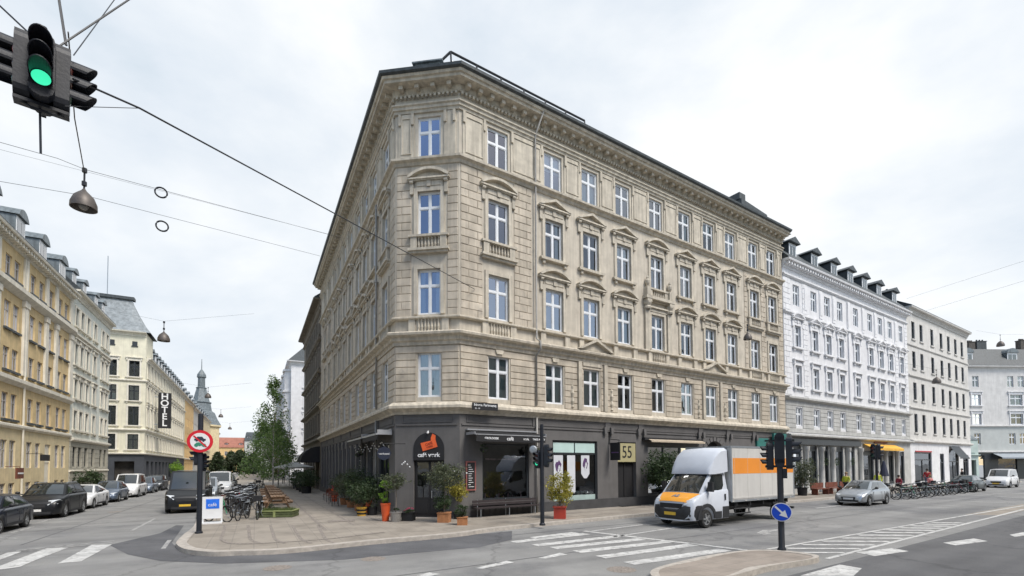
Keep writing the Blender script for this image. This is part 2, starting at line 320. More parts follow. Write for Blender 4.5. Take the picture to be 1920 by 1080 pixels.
def surround_mesh(kind,w,h,sill=True,bal=None):
    """kind tri, seg, flat, lintel or plain; local origin at the middle of the window's foot"""
    k=('s',kind,round(w,2),round(h,2),sill,bal)
    if k in _mc: return _mc[k]
    m=MB(); a=w/2; e=.17
    m.box(-a-e,-a,-.07,.03,0,h+e); m.box(a,a+e,-.07,.03,0,h+e); m.box(-a,a,-.07,.03,h,h+e); m.box(-a-e-.03,-a-e,-.04,.02,0,h+e); m.box(a+e,a+e+.03,-.04,.02,0,h+e)
    if sill:
        m.prism([(-a-.36,-.02),(a+.36,-.02),(a+.36,-.09),(a+.3,-.16),(-a-.3,-.16),(-a-.36,-.09)],-.2,0)
        for s in (-1,1): m.box(s*(a+.12)-.07,s*(a+.12)+.07,-.13,0,-.34,-.162)
    if kind in ('tri','seg'):
        z=h+e; m.box(-a-.1,a+.1,-.05,0,z+.002,z+.36)
        m.box(-a-.02,-.12,-.08,-.05,z+.07,z+.3); m.box(.12,a+.02,-.08,-.05,z+.07,z+.3); m.prism([(-.09,z+.03),(.09,z+.03),(.12,z+.36),(-.12,z+.36)],-.12,-.05)
        for s in (-1,1):
            x=s*(a+.27); m.prism([(x-.085,z-.28),(x+.085,z-.28),(x+.085,z+.36),(x-.085,z+.36)],-.1,0)
            m.lathe([(.001,-.085),(.075,-.085),(.075,.085),(.001,.085)],8,(x,-.12,z+.26),'x'); m.lathe([(.001,-.07),(.05,-.07),(.05,.07),(.001,.07)],8,(x,-.08,z-.28),'x')
        W_=a+.46; zt=z+.36; m.box(-W_,W_,-.22,0,zt,zt+.07); m.box(-W_+.06,W_-.06,-.16,0,zt-.05,zt-.001)
        r=.38; t=.11
        if kind=='tri':
            m.prism([(-W_+.05,zt+.071),(W_-.05,zt+.071),(0,zt+.071+r)],-.05,0)
            for s in (-1,1): m.prism([(s*W_,zt+.072),(s*(W_-.16),zt+.072),(0,zt+.06+r-.03),(0,zt+.06+r+t)],-.25,0) if True else None
        else:
            R=(W_*W_+r*r)/(2*r); zc=zt+.07+r-R; an=math.asin(W_/R)
            o1=[(R*math.sin(q),zc+R*math.cos(q)+t*.7) for q in [-an+2*an*i/12 for i in range(13)]]
            o2=[(x*.93,z_-t*1.1) for x,z_ in o1]; pts=[(x,max(z_,zt+.072)) for x,z_ in o1]+[(x,max(z_,zt+.0715)) for x,z_ in reversed(o2)]
            for i in range(12):
                q=[o1[i],o1[i+1],o2[i+1],o2[i]]; q=[(x,max(z_,zt+.072)) for x,z_ in q]; m.prism(q,-.25,0)
            m.prism([(x,z_) for x,z_ in [(-W_*.9,zt+.071)]+[(x,max(zt+.0715,z_)) for x,z_ in o2]+[(W_*.9,zt+.071)]],-.05,-.001)
    elif kind=='lintel':
        z=h+e; m.box(-a-.3,a+.3,-.1,0,z+.001,z+.2); m.box(-a-.42,a+.42,-.2,0,z+.2,z+.29)
    elif kind=='flat':
        z=h+e; m.box(-a-.12,a+.12,-.05,0,z+.001,z+.22); m.box(-a-.36,a+.36,-.2,0,z+.22,z+.31)
        for s in (-1,1): m.box(s*(a+.2)-.07,s*(a+.2)+.07,-.15,0,z-.12,z+.219)
    if bal:
        m.box(-a-.4,a+.4,-.2,0,-.02-.1,-.02); balustrade(m,a,-.12-bal,-.121); m.box(-a-.42,a+.42,-.26,0,-.12-bal-.12,-.1205-bal); m.box(-a-.36,a+.36,-.18,0,-.12-bal-.22,-.1205-bal-.12)
    _mc[k]=m.mesh('window_surround',M['stucco_trim']); return _mc[k]
def surround(root,F,kind,x,z0,z1,w,matn='stucco_trim',**kw):
    me=surround_mesh(kind,w,z1-z0,**kw)
    if matn!='stucco_trim':
        kk=(me.name,matn)
        if kk not in _mc: me2=me.copy(); me2.materials.clear(); me2.materials.append(M[matn]); _mc[kk]=me2
        me=_mc[kk]
    return link('window_surround',me,root,at(root,F,x,z0),F.rz)
def segs(x0,x1,ops,z):
    """wall stretches at height z that are free of openings (already widened)"""
    out=[(x0,x1)]
    for c,w,a,b in ops:
        if a<z<b:
            n=[]
            for p,q in out:
                if c+w/2<=p or c-w/2>=q: n.append((p,q))
                else:
                    if c-w/2-p>.06: n.append((p,c-w/2))
                    if q-c-w/2>.06: n.append((c+w/2,q))
            out=n
    return out
def courses(root,F,x0,x1,z0,z1,n,ops,mat_,block=None,p=.05,gap=.0,name='rusticated_stones'):
    mb=MB(); h=(z1-z0)/n; r=random.Random(3)
    for i in range(n):
        za,zb=z0+i*h,z0+(i+1)*h-gap
        for a,b in segs(x0,x1,ops,(za+zb)/2):
            if block is None: mb.block(a,b,0,za,zb,p,.028)
            else:
                x=a; first=True; off=block*.5 if i%2 else 0
                cuts=[a]; q=math.floor((a)/block)*block+off
                while q<b:
                    if q-cuts[-1]>.22 and b-q>.22: cuts.append(q)
                    q+=block
                cuts.append(b)
                for u,v in zip(cuts[:-1],cuts[1:]): mb.block(u,v,0,za,zb,p*r.uniform(.85,1.1),.028)
    return part(mb,name,mat_,root,F)
def sweep(root,path,prof,name,mats,closed_ends=True):
    pts=[Vector((p[0],p[1],0)) for p in path]; k=len(pts); base=BASE[root.name]; vs=[];fs=[]; n=len(prof)
    ds=[(pts[i+1]-pts[i]).normalized() for i in range(k-1)]; ns=[Vector((d.y,-d.x,0)) for d in ds]
    for i,p in enumerate(pts):
        if i==0: m=ns[0]
        elif i==k-1: m=ns[-1]
        else: m=(ns[i-1]+ns[i])/(1+ns[i-1].dot(ns[i]))
        for o,z in prof: q=p+m*o-base; vs.append((q.x,q.y,z-base.z))
    for i in range(k-1):
        for j in range(n): fs.append((i*n+j,(i+1)*n+j,(i+1)*n+(j+1)%n,i*n+(j+1)%n))
    fs+=[tuple(range(n)),tuple((k-1)*n+j for j in range(n-1,-1,-1))]
    return MB().add(vs,fs).obj(name,mats,root)
def offset_poly(pts,d):
    """inset a counter-clockwise or clockwise polygon by d"""
    n=len(pts); ar=sum(pts[i][0]*pts[(i+1)%n][1]-pts[(i+1)%n][0]*pts[i][1] for i in range(n)); sg=1 if ar>0 else -1; out=[]
    for i in range(n):
        a,b,c=Vector(pts[i-1][:2]),Vector(pts[i][:2]),Vector(pts[(i+1)%n][:2]); u=(b-a).normalized(); v=(c-b).normalized()
        n1=Vector((-u.y,u.x))*sg; n2=Vector((-v.y,v.x))*sg; m=(n1+n2)/(1+n1.dot(n2)); out.append(b+m*d)
    return out
def core(root,pts,d,z0,z1):
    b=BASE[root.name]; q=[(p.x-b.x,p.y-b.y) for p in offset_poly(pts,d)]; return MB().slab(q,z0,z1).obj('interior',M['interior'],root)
def block_box(root,F,x0,x1,D,H,mat_,z0=0):
    """side walls and back wall of a plain building"""
    mb=MB(); y0=.003; mb.add([(x0,y0,z0),(x0,D,z0),(x0,D,H),(x0,y0,H)],[(0,1,2,3)]); mb.add([(x1,y0,z0),(x1,D,z0),(x1,D,H),(x1,y0,H)],[(0,1,2,3)]); mb.add([(x0,D,z0),(x1,D,z0),(x1,D,H),(x0,D,H)],[(0,1,2,3)])
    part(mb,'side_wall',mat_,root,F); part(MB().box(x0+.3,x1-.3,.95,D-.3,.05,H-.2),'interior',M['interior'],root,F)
def roof(root,F,x0,x1,D,H,rise,back,mat_,over=.35):
    p=[(-over,H),(-over,H+.08),(back,H+rise),(D/2,H+rise+.5),(D-back,H+rise),(D+.1,H+.08),(D+.1,H)]; n=len(p)
    vs=[(x0,y,z) for y,z in p]+[(x1,y,z) for y,z in p]
    mb=MB().add(vs,[tuple(range(n)),tuple(range(2*n-1,n-1,-1))]+[(i,i+n,(i+1)%n+n,(i+1)%n) for i in range(n)])
    return part(mb,'roof',mat_,root,F)
def dormer_mesh(w=1.25,h=1.55,D=2.0,body='slate',front='white_frame',kind='gable'):
    k=('d',w,h,body,kind)
    if k in _mc: return _mc[k]
    m=MB(); a=w/2; m.mi=0; m.box(-a,a,.0,D,0,h); m.mi=1; m.box(-a+.06,a-.06,-.03,.0,.08,h-.02); m.mi=2
    m.box(-a+.2,-.05,-.045,-.031,.3,h*.86); m.box(.05,a-.2,-.045,-.031,.3,h*.86); m.mi=0
    if kind=='gable': m.prism([(-a-.2,h),(a+.2,h),(a+.2,h+.06),(0,h+.5),(-a-.2,h+.06)],-.28,D)
    elif kind=='curve': m.prism([(-a-.12,h)]+[(x,z) for x,z in reversed(arc(0,h-.25,a+.12,.35,math.pi-.35,8))]+[(a+.12,h)],-.2,D)
    else: m.prism([(-a-.12,h),(a+.12,h),(a+.12,h+.1),(-a-.12,h+.1)],-.2,D)
    _mc[k]=m.mesh('dormer',[M[body],M[front],M['car_glass']]); return _mc[k]
def chimney(root,F,x,y,z0,z1,w=.9,d=.6,matn='brick_grey'):
    m=MB(); m.box(x-w/2,x+w/2,y,y+d,z0,z1); m.box(x-w/2-.06,x+w/2+.06,y-.06,y+d+.06,z1,z1+.1)
    for i in (-1,0,1): m.lathe([(.09,0),(.11,.25),(.08,.25),(.08,0)],8,(x+i*w*.3,y+d/2,z1+.1))
    return part(m,'chimney',M[matn],root,F)
def downpipe(root,F,x,z0,z1,out=.12,matn='steel'):
    m=MB(); m.tube([F_(x,out,z0),F_(x,out,z1)],.055,8)
    for z in [z0+.3+i*2.4 for i in range(int((z1-z0)/2.4)+1)]: m.box(x-.08,x+.08,-out-.07,0,z,z+.05)
    return part(m,'downpipe',M[matn],root,F,40)
def F_(x,out,z): return (x,-out,z)
M['brick_grey']=mat('grey_brown_brick',(.10,.09,.08),.9,.3,5)
# ---------------------------------------------------------------- the corner building
M['stucco']=mat('beige_stucco',(.565,.51,.42),.85,.10,1.6,.15,25,streak=.13,col2=(.40,.355,.29),c2lo=.58,c2hi=.72,c2s=.8)
M['stucco_stone']=mat('beige_rusticated_stone',(.55,.485,.395),.88,.13,1.2,.25,30,streak=.16,col2=(.36,.32,.27),c2lo=.56,c2hi=.7,c2s=1.3)
M['stucco_trim']=mat('beige_moulding',(.565,.51,.415),.8,.12,2.2,.12,30,streak=.22,col2=(.46,.415,.345),c2lo=.56,c2hi=.72,c2s=1.6); per_stone(M['stucco_stone'],.13)
M['shop_grey']=mat('dark_grey_render',(.125,.12,.118),.75,.10,1.0,.2,30,streak=.06)
M['shop_grey_dark']=mat('near_black_plinth',(.055,.055,.058),.75,.15,2.,.2,30)
ROOT=building('corner_apartment_building','beige five-storey corner building with dark grey shop floor and a chamfered corner','building',(-2.39,21.93,0))
LEN_R=28.45; LEN_L=28.7
pLe=WL.P(-LEN_L); pL=WL.o; pR=WR.o; pRe=WR.P(LEN_R)
def isect(p,u,q,v):
    d=u.x*(-v.y)+v.x*u.y; t=((q.x-p.x)*(-v.y)+v.x*(q.y-p.y))/d; return p+u*t
DP=11.; inner=isect(WR.o+WR.y*DP,WR.u,WL.o+WL.y*DP,WL.u)
FOOT=[pLe,pL,pR,pRe,pRe+WR.y*DP,inner,pLe+WL.y*DP]
ZS=4.92   # top of the painted shop storey
colsR=[2.12,5.55,8.15,10.75,13.64,16.42,18.98,21.5,24.4,26.85]
colsL=[-1.9,-4.6,-6.95,-9.3,-12.0,-14.5,-16.9,-19.3,-22.6,-25.6]
WW=1.18
rowsZ=[(5.68,7.78),(9.55,11.68),(13.3,15.38),(17.02,18.98)]
def upper(F,x0,x1,cols,ww=WW):
    ops=[(c,ww,a,b) for c in cols for a,b in rowsZ]; wall(ROOT,F,x0,x1,ZS,20.0,ops,M['stucco']); return ops
upR=upper(WR,0,LEN_R,colsR); upL=upper(WL,-LEN_L,0,colsL); upC=upper(WC,0,CWID,[CWID/2+.1],1.12)
curR={(2,0):2,(3,0):2,(1,0):2}
for F,cols,ww in ((WR,colsR,WW),(WL,colsL,WW),(WC,[CWID/2+.1],1.12)):
    for i,c in enumerate(cols):
        for j,(a,b) in enumerate(rowsZ):
            cur=None
            if F is WR and j==0: cur=2 if i<3 else (-1 if i in (3,5) else 1)
            if F is WR and j==1: cur=-1 if i in (0,1,2) else 0 if i==3 else None
            if F is WC: cur=0 if j==0 else 1 if j==1 else -1
            window(ROOT,F,c,a,b,ww,cur=cur,coated=(F is WC and j>0))
# banded first floor, bossed corner bays
wide=lambda ops,e:[(c,w+2*e,a-.16,b+.05) for c,w,a,b in ops]
for F,x0,x1,ops in ((WR,.012,LEN_R,upR),(WL,-LEN_L,-.012,upL),(WC,.012,CWID-.012,upC)):
    courses(ROOT,F,x0,x1,5.46,8.06,8,wide(ops,.05),M['stucco_stone'],None,.05)
def corner_bay(F,x0,x1,ops):
    o=[(c,w+.62,a-.9,b+.95) for c,w,a,b in ops]
    courses(ROOT,F,x0,x1,9.42,16.6,19,o,M['stucco_stone'],.95,.034)
corner_bay(WR,.05,4.1,upR); corner_bay(WR,23.1,LEN_R-.05,upR); corner_bay(WL,-3.35,-.05,upL); corner_bay(WL,-LEN_L+.05,-20.9,upL)
o=[(c,w+.62,a-.9,b+.95) for c,w,a,b in upC]; courses(ROOT,WC,.05,CWID-.05,9.42,16.6,19,o,M['stucco_stone'],.6,.034)
# window surrounds
def sur(F,c,j,kind,**k):
    a,b=rowsZ[j]; surround(ROOT,F,kind,c,a,b,WW if F is not WC else 1.12,**k)
for F,cols in ((WR,colsR),(WL,colsL)):
    for i,c in enumerate(cols):
        end=i in (0,8,9)
        if end: sur(F,c,2,'seg',sill=False,bal=.55); sur(F,c,1,'plain',sill=False)
        elif i==4: sur(F,c,2,'seg',sill=False,bal=.5); sur(F,c,1,'lintel',sill=False)
        else: sur(F,c,2,'tri'); sur(F,c,1,'seg',sill=False)
c=CWID/2+.1; sur(WC,c,2,'seg',sill=False,bal=.55); sur(WC,c,1,'plain',sill=False)
# balustrade strips and pedestals between belt course and second-floor sills
for F,cols,x0,x1 in ((WR,colsR,0,LEN_R),(WL,colsL,-LEN_L,0),(WC,[CWID/2+.1],0,CWID)):
    m=MB()
    for i,c in enumerate(cols):
        if len(cols)==1 or i in (0,4,8,9):
            m.box(c-.64,c+.64,-.06,.0,8.74,9.3)
            for q in range(7): baluster(m,c-.55+1.1*(q+.5)/7,-.1,8.74,9.3,.055)
        for s in (-1,1):
            if len(cols)>1 or True: m.box(c+s*.8-.16,c+s*.8+.16,-.13,0,8.74,9.3)
    part(m,'balustrade',M['stucco_trim'],ROOT,F)
# top-floor pilaster panels
for F,cols,x0,x1 in ((WR,colsR,0,LEN_R),(WL,colsL,-LEN_L,0),(WC,[CWID/2+.1],0,CWID)):
    m=MB(); cs=sorted(cols); ed=[x0]+cs+[x1]
    for i in range(len(ed)-1):
        a=ed[i]+(WW/2+.14 if i>0 else .16); b=ed[i+1]-(WW/2+.14 if i<len(ed)-2 else .16)
        if b-a<.25: continue
        m.box(a,b,-.05,0,17.06,19.14); 
        if b-a>.6:
            f=.13
            for q in ((a+f,b-f,17.2,17.26),(a+f,b-f,18.9,18.96),(a+f,a+f+.06,17.26,18.9),(b-f-.06,b-f,17.26,18.9)): m.box(q[0],q[1],-.085,-.05,q[2],q[3])
        for s in (a,b-.12): m.box(s,s+.12,-.12,-.05,18.6,19.13)
    part(m,'pilaster_panels',M['stucco_trim'],ROOT,F)
# giant framing of bay five: urns, capitals, brackets
m=MB()
for c in (colsR[4],):
    for s in (-1,1):
        x=c+s*1.02; m.box(x-.18,x+.18,-.14,0,9.42,12.0); m.lathe([(.2,0),(.24,.1),(.17,.2),(.25,.35),(.25,.42)],8,(x,-.12,11.9)); m.box(x-.2,x+.2,-.34,0,12.32,12.5)
        m.box(x-.15,x+.15,-.28,0,12.75,13.25); m.lathe([(.10,0),(.05,.06),(.14,.22),(.15,.38),(.07,.5),(.09,.56),(.03,.7),(.001,.76)],8,(x,-.16,13.25))
    m.box(c-1.3,c+1.3,-.36,0,12.52,12.7)
part(m,'balcony_framing',M['stucco_trim'],ROOT,WR)
# first-floor pediments, side frames and garlands
m=MB()
for c in (colsR[2],colsR[6]):
    W_=1.15; z=8.72
    m.prism([(c-W_,z),(c+W_,z),(c,z+.5)],-.3,0)
    for s in (-1,1):
        m.prism([(c+s*(W_+.12),z),(c+s*(W_-.08),z),(c,z+.5),(c,z+.62)],-.5,0); m.box(c+s*.95-.12,c+s*.95+.12,-.16,0,5.46,8.1)
        m.lathe([(.10,0),(.05,.1),(.12,.3),(.06,.5),(.13,.75),(.05,.95),(.08,1.1),(.001,1.2)],6,(c+s*1.45,-.05,5.6))
    m.box(c-.7,c+.7,-.1,0,7.9,8.1)
for c in (colsR[0],colsR[1],colsR[3],colsR[4],colsR[5],colsR[7],colsR[8],colsR[9]): m.prism([(c-.16,7.86),(c+.16,7.86),(c+.24,8.06),(c-.24,8.06)],-.12,-.0)
part(m,'pediment_ornament',M['stucco_trim'],ROOT,WR)
# horizontal mouldings round the corner
path=[pLe,pL,pR,pRe]
sweep(ROOT,path,[(-.05,4.88),(.06,4.88),(.10,4.98),(.28,5.12),(.34,5.14),(.34,5.26),(.30,5.30),(.12,5.44),(-.05,5.46)],'shop_cornice',M['stucco_trim'])
sweep(ROOT,path,[(-.05,8.1),(.08,8.1),(.10,8.25),(.20,8.3),(.22,8.45),(.42,8.52),(.44,8.62),(.36,8.68),(.12,8.74),(-.05,8.76)],'belt_course',M['stucco_trim'])
sweep(ROOT,path,[(-.05,9.3),(.14,9.3),(.2,9.34),(.2,9.4),(.12,9.44),(-.05,9.44)],'sill_course',M['stucco_trim'])
sweep(ROOT,path,[(-.05,16.62),(.06,16.64),(.12,16.76),(.26,16.82),(.27,16.92),(.1,17.0),(-.05,17.0)],'upper_belt_course',M['stucco_trim'])
sweep(ROOT,path,[(-.05,19.16),(.08,19.16),(.10,19.28),(.16,19.3),(.17,19.42),(.24,19.46),(.24,19.52),(.06,19.55),(-.05,19.56)],'architrave',M['stucco_trim'])
sweep(ROOT,path,[(-.05,19.98),(.10,20.0),(.14,20.1),(.18,20.28),(.62,20.3),(.64,20.42),(.72,20.44),(.76,20.56),(.1,20.6),(-.05,20.6)],'main_cornice',M['stucco_trim'])
sweep(ROOT,path,[(.6,20.57),(.78,20.55),(.88,20.6),(.9,20.72),(.84,20.73),(.8,20.66),(.6,20.68)],'gutter',M['slate'])
for F,x0,x1 in ((WR,0,LEN_R),(WL,-LEN_L,0),(WC,0,CWID)):
    m=MB(); n=max(3,int((x1-x0)/.62)); st=(x1-x0)/n
    for i in range(n):
        x=x0+st*(i+.5); m.prism([(x-.10,20.10),(x+.10,20.10),(x+.10,20.29),(x-.10,20.29)],-.44,-.1)
    m.box(x0,x1,-.13,-.09,20.11,20.13); part(m,'modillions',M['stucco_trim'],ROOT,F)
    m=MB(); n=int((x1-x0)/.2); st=(x1-x0)/n
    for i in range(n): x=x0+st*(i+.5); m.box(x-.05,x+.05,-.17,-.06,19.86,19.98)
    part(m,'dentils',M['stucco_trim'],ROOT,F)
# roof
b=BASE[ROOT.name]
def ring(pts,d,z): return [(p.x-b.x,p.y-b.y,z) for p in offset_poly(pts,d)]
r0,r1,r2=ring(FOOT,-.55,20.62),ring(FOOT,1.15,22.05),ring(FOOT,4.6,22.9)
n=len(FOOT); m=MB().add(r0+r1+r2,[(i,(i+1)%n,n+(i+1)%n,n+i) for i in range(n)]+[(n+i,n+(i+1)%n,2*n+(i+1)%n,2*n+i) for i in range(n)]+[tuple(range(2*n,3*n)),tuple(range(n-1,-1,-1))])
m.obj('roof',M['lead'],ROOT)
m=MB()   # rail and glazing along the ridge
m.tube([F_(.2,-1.3,23.0),F_(9.0,-1.3,23.0)],.06,6)
for i in range(7): x=.2+i*8.8/6; m.tube([F_(x,-1.2,22.0),F_(x,-1.3,23.0)],.045,6)
m.tube([F_(.2,-1.3,23.0),F_(-.6,-1.9,22.1)],.06,6)
part(m,'roof_rail',M['black_metal'],ROOT,WR)
m=MB(); m.add([(.3,1.28,22.05),(8.9,1.28,22.05),(8.9,1.32,22.62),(.3,1.32,22.62),(.3,1.36,22.05),(8.9,1.36,22.05),(8.9,1.38,22.6),(.3,1.38,22.6)],[(0,1,2,3),(7,6,5,4),(0,3,7,4),(1,5,6,2),(3,2,6,7)]); part(m,'skylight_strip',mat('pale_skylight',(.55,.58,.62),.2,.1,3),ROOT,WR)
m=MB()
for x in (16,18.5,21,23.5): m.box(x,x+.9,.2,.95,21.35,21.5)
m.prism([(24.6,20.9),(28.2,20.9),(28.2,22.6),(24.6,22.9)],.9,3.4); m.prism([(24.5,22.9),(25.3,22.86),(25.3,23.4),(24.5,23.4)],1.,2.)
part(m,'chimney',M['slate'],ROOT,WR)
part(MB().box(1.0,CWID-.9,-.1,.9,20.75,21.5).box(.85,CWID-.75,-.2,1.,21.5,21.56),'roof_hatch',M['lead'],ROOT,WC)
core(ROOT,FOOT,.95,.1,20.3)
bw=MB(); bb=BASE[ROOT.name]
for p,q in ((FOOT[3],FOOT[4]),(FOOT[4],FOOT[5]),(FOOT[5],FOOT[6]),(FOOT[6],FOOT[0])):
    bw.add([(p.x-bb.x,p.y-bb.y,0),(q.x-bb.x,q.y-bb.y,0),(q.x-bb.x,q.y-bb.y,20.6),(p.x-bb.x,p.y-bb.y,20.6)],[(0,1,2,3)])
bw.obj('rear_wall',M['brick_grey'],ROOT)
m=MB(); m.tube([F_(4.28,.13,5.5),F_(4.28,.13,8.05),F_(4.28,.5,8.3),F_(4.28,.5,8.7),F_(4.28,.16,8.9),F_(4.28,.16,19.2),F_(4.28,.2,19.5),F_(4.45,.7,20.5)],.048,8)
m.tube([F_(4.28,.13,.1),F_(4.28,.13,4.9)],.05,8)
part(m,'downpipe',M['pipe'],ROOT,WR,40)
m=MB(); m.tube([F_(-3.45,.13,.1),F_(-3.45,.13,4.9)],.055,8); m.tube([F_(-3.45,.13,5.5),F_(-3.45,.16,16.5)],.05,8); part(m,'downpipe',M['pipe'],ROOT,WL,40)
# ---- shop storey
shopR=[(2.53,2.68,.86,3.55),(6.94,3.14,.42,3.8),(10.83,1.5,.16,3.8),(14.9,4.6,.7,3.62),(19.2,2.4,.0,4.06),(22.6,2.2,.7,3.6),(25.6,2.6,.7,3.6)]
wall(ROOT,WR,0,LEN_R,0,ZS,shopR,M['shop_grey'],.3,'shop_wall')
dc=1.63
shopC=[(dc,1.46,.14,3.3)]
wall(ROOT,WC,0,CWID,0,ZS,shopC,M['shop_grey'],.3,'shop_wall')
shopL=[(-2.2,2.2,.8,3.7)]+[(-4.9-1.75*i,1.15,.75,3.75) for i in range(13)]
wall(ROOT,WL,-LEN_L,0,0,ZS,shopL,M['shop_grey'],.3,'shop_wall')
def spandrel(cx,w,z0,z1,m,y0=-.0,y1=.3,n=12):
    a=w/2; h=z1-z0
    for s in (-1,1):
        pts=[(cx+s*a,z1)]+[(cx+s*a*math.cos(t),z0+h*math.sin(t)) for t in [math.pi/2*i/n for i in range(n+1)]]
        m.prism(pts,y0,y1)
m=MB(); spandrel(19.2,2.4,2.86,4.06,m,-.02,.3); 
for i in range(11):
    t0=math.pi*i/11; t1=math.pi*(i+1)/11; p=[(19.2+math.cos(t)*r*1.2,2.86+math.sin(t)*r*1.2) for t,r in ((t0+.03,1.0),(t0+.03,1.22),(t1-.03,1.22),(t1-.03,1.0))]; m.prism(p,-.07,-.021)
part(m,'gate_arch',M['shop_grey'],ROOT,WR)
part(MB().box(18.0,20.4,.28,.34,0,4.1),'gate',M['black'],ROOT,WR)
# frieze of the shop storey
for F,x0,x1,cs in ((WR,0,LEN_R,[4.3,9.3,12.0,17.7,20.8,24.]),(WL,-LEN_L,0,[-3.5,-8,-12,-16,-20,-24]),(WC,0,CWID,[])):
    m=MB(); m.box(x0+.1,x1-.1,-.05,0,4.36,4.44)
    ed=[x0+.2]+sorted(cs)+[x1-.2]
    for a,b_ in zip(ed[:-1],ed[1:]):
        if b_-a<.6: continue
        a+=.15;b_-=.15
        for q in ((a,b_,4.5,4.53),(a,b_,4.8,4.83),(a,a+.04,4.53,4.8),(b_-.04,b_,4.53,4.8)): m.box(q[0],q[1],-.03,0,q[2],q[3])
    for c in cs:
        m.box(c-.2,c+.2,-.06,0,4.445,4.88)
    for c in (x for x in cs if x>9):
        for s in (-.25,.25): m.prism([(c+s-.08,4.2),(c+s+.08,4.2),(c+s+.12,4.6),(c+s-.12,4.6)],-.16,-.061)
    part(m,'shop_frieze',M['shop_grey'],ROOT,F)
m=MB()
for a,b_ in segs(0.02,LEN_R,shopR,.1) : m.box(a,b_,-.06,0,0,.62)
m.box(1.3,3.8,-.05,0,0,.5); m.box(5.4,8.5,-.04,0,0,.36)
for i in range(9): m.box(1.2+i*.32,1.24+i*.32,-.08,-.05,0,.5)
part(m,'plinth',M['shop_grey_dark'],ROOT,WR)
m=MB()
for a,b_ in segs(.02,CWID-.02,shopC,.2): m.box(a,b_,-.05,0,0,.4)
part(m,'plinth',M['shop_grey_dark'],ROOT,WC)
m=MB(); m.box(-LEN_L,-.02,-.05,0,0,.6)
for i in range(14): x=-4.02-1.75*i; m.box(x-.2,x+.2,-.12,0,.6,4.3); m.box(x-.26,x+.26,-.16,0,3.9,4.1)
part(m,'shop_pilasters',M['shop_grey'],ROOT,WL)
def shopwin(F,c,w,z0,z1,frame='dark_frame',mull=(),trans=None,name='shop_window'):
    f=MB(); a=w/2; t=.08; f.box(-a,-a+t,.08,.18,0,z1-z0); f.box(a-t,a,.08,.18,0,z1-z0); f.box(-a+t,a-t,.08,.18,0,t); f.box(-a+t,a-t,.08,.18,z1-z0-t,z1-z0)
    for q in mull: f.box(q-.035,q+.035,.085,.175,t,z1-z0-t)
    if trans: f.box(-a+t,a-t,.09,.17,trans-z0-.035,trans-z0+.035)
    o=f.obj(name,M[frame],ROOT,at(ROOT,F,c,z0),F.rz)
    g=MB(); g.add([(-a+.04,.14,.04),(a-.04,.14,.04),(a-.04,.14,z1-z0-.04),(-a+.04,.14,z1-z0-.04)],[(0,1,2,3)]); g.obj('pane',M['glass_shop'],o); return o
sw1=shopwin(WR,2.53,2.68,.86,3.55)
sw2=shopwin(WR,6.94,3.14,.42,3.8,trans=3.1,mull=())
shopwin(WR,14.9,4.6,.7,3.62,mull=(-.8,.8),trans=2.9); shopwin(WR,22.6,2.2,.7,3.6); shopwin(WR,25.6,2.6,.7,3.6)
shopwin(WL,-2.2,2.2,.8,3.7,mull=(0,))
for c,w,a,b_ in shopL[1:]: shopwin(WL,c,w,a,b_,trans=3.0)
# frosted transom, blinds and window display of the second shop
f=MB(); f.box(-1.45,-.04,.1,.13,2.74,3.26); f.box(.04,1.45,.1,.13,2.74,3.26); f.obj('frosted_transom',mat('frosted_mint_glass',(.50,.66,.63),.4,.05,2),sw2)
f=MB(); f.box(-1.47,1.47,.11,.13,.09,.46); f.obj('frosted_sill_panel',mat('mint_panel',(.36,.46,.44),.6,.08,2),sw2)
M['poster']=mat('white_poster',(.62,.64,.68),.6,.04,2); M['purple']=mat('purple_print',(.10,.05,.14),.6,.3,9)
for x,w,z0,z1,face in ((-1.1,.62,.6,2.6,1),(-.22,.55,.62,2.6,0),(.78,.6,1.35,2.6,2)):
    f=MB(); f.box(x-w/2,x+w/2,.122,.13,z0,z1) if face!=2 else f.prism([(x-w/2,z1),(x+w/2,z1),(x+w/2,z0+.25),(x+.1,z0),(x-.1,z0),(x-w/2,z0+.25)],.122,.13)
    po=f.obj('poster',M['poster'],sw2)
    if face:
        f=MB(); zc=2.0 if face==1 else 2.15
        r_=random.Random(face); pts=[(x+(.15+.11*r_.random())*math.cos(t)*(1 if face==1 else .8),zc+(.24+.14*r_.random())*math.sin(t)) for t in [2*math.pi*i/14 for i in range(14)]]
        f.prism(pts,.112,.118); f.mi=1; f.prism([(x+.05+.075*math.cos(t),zc-.06+.13*math.sin(t)) for t in [2*math.pi*i/10 for i in range(10)]],.105,.110); f.mi=0; f.prism([(x+.0,zc-.02),(x+.03,zc-.02),(x+.03,zc),(x+.0,zc)],.100,.104); f.prism([(x+.07,zc-.02),(x+.10,zc-.02),(x+.10,zc),(x+.07,zc)],.100,.104); f.prism([(x+.03,zc-.13),(x+.08,zc-.13),(x+.08,zc-.115),(x+.03,zc-.115)],.100,.104); f.mi=1; f.prism([(x-.06,zc-.35),(x+.06,zc-.35),(x+.05,zc-.12),(x-.05,zc-.12)],.105,.110)
        f.obj('printed_portrait',[M['purple'],M['poster']],po) if False else f.obj('poster_print',[M['purple'],M['poster']],sw2)
f=MB(); r_=random.Random(5)
for i in range(9): f.sphere((-1.3+i*.32,.3,.55+.05*r_.random()),.15+.05*r_.random(),8,6,sz=.6)
f.obj('folded_towels',mat('white_cloth',(.66,.70,.69),.9,.1,3),sw2)
f=MB()
for i in range(10): f.tube([(-1.2+i*.26,.45,.02),(-1.2+i*.26,.45,.12+.2*r_.random())],.03,6); 
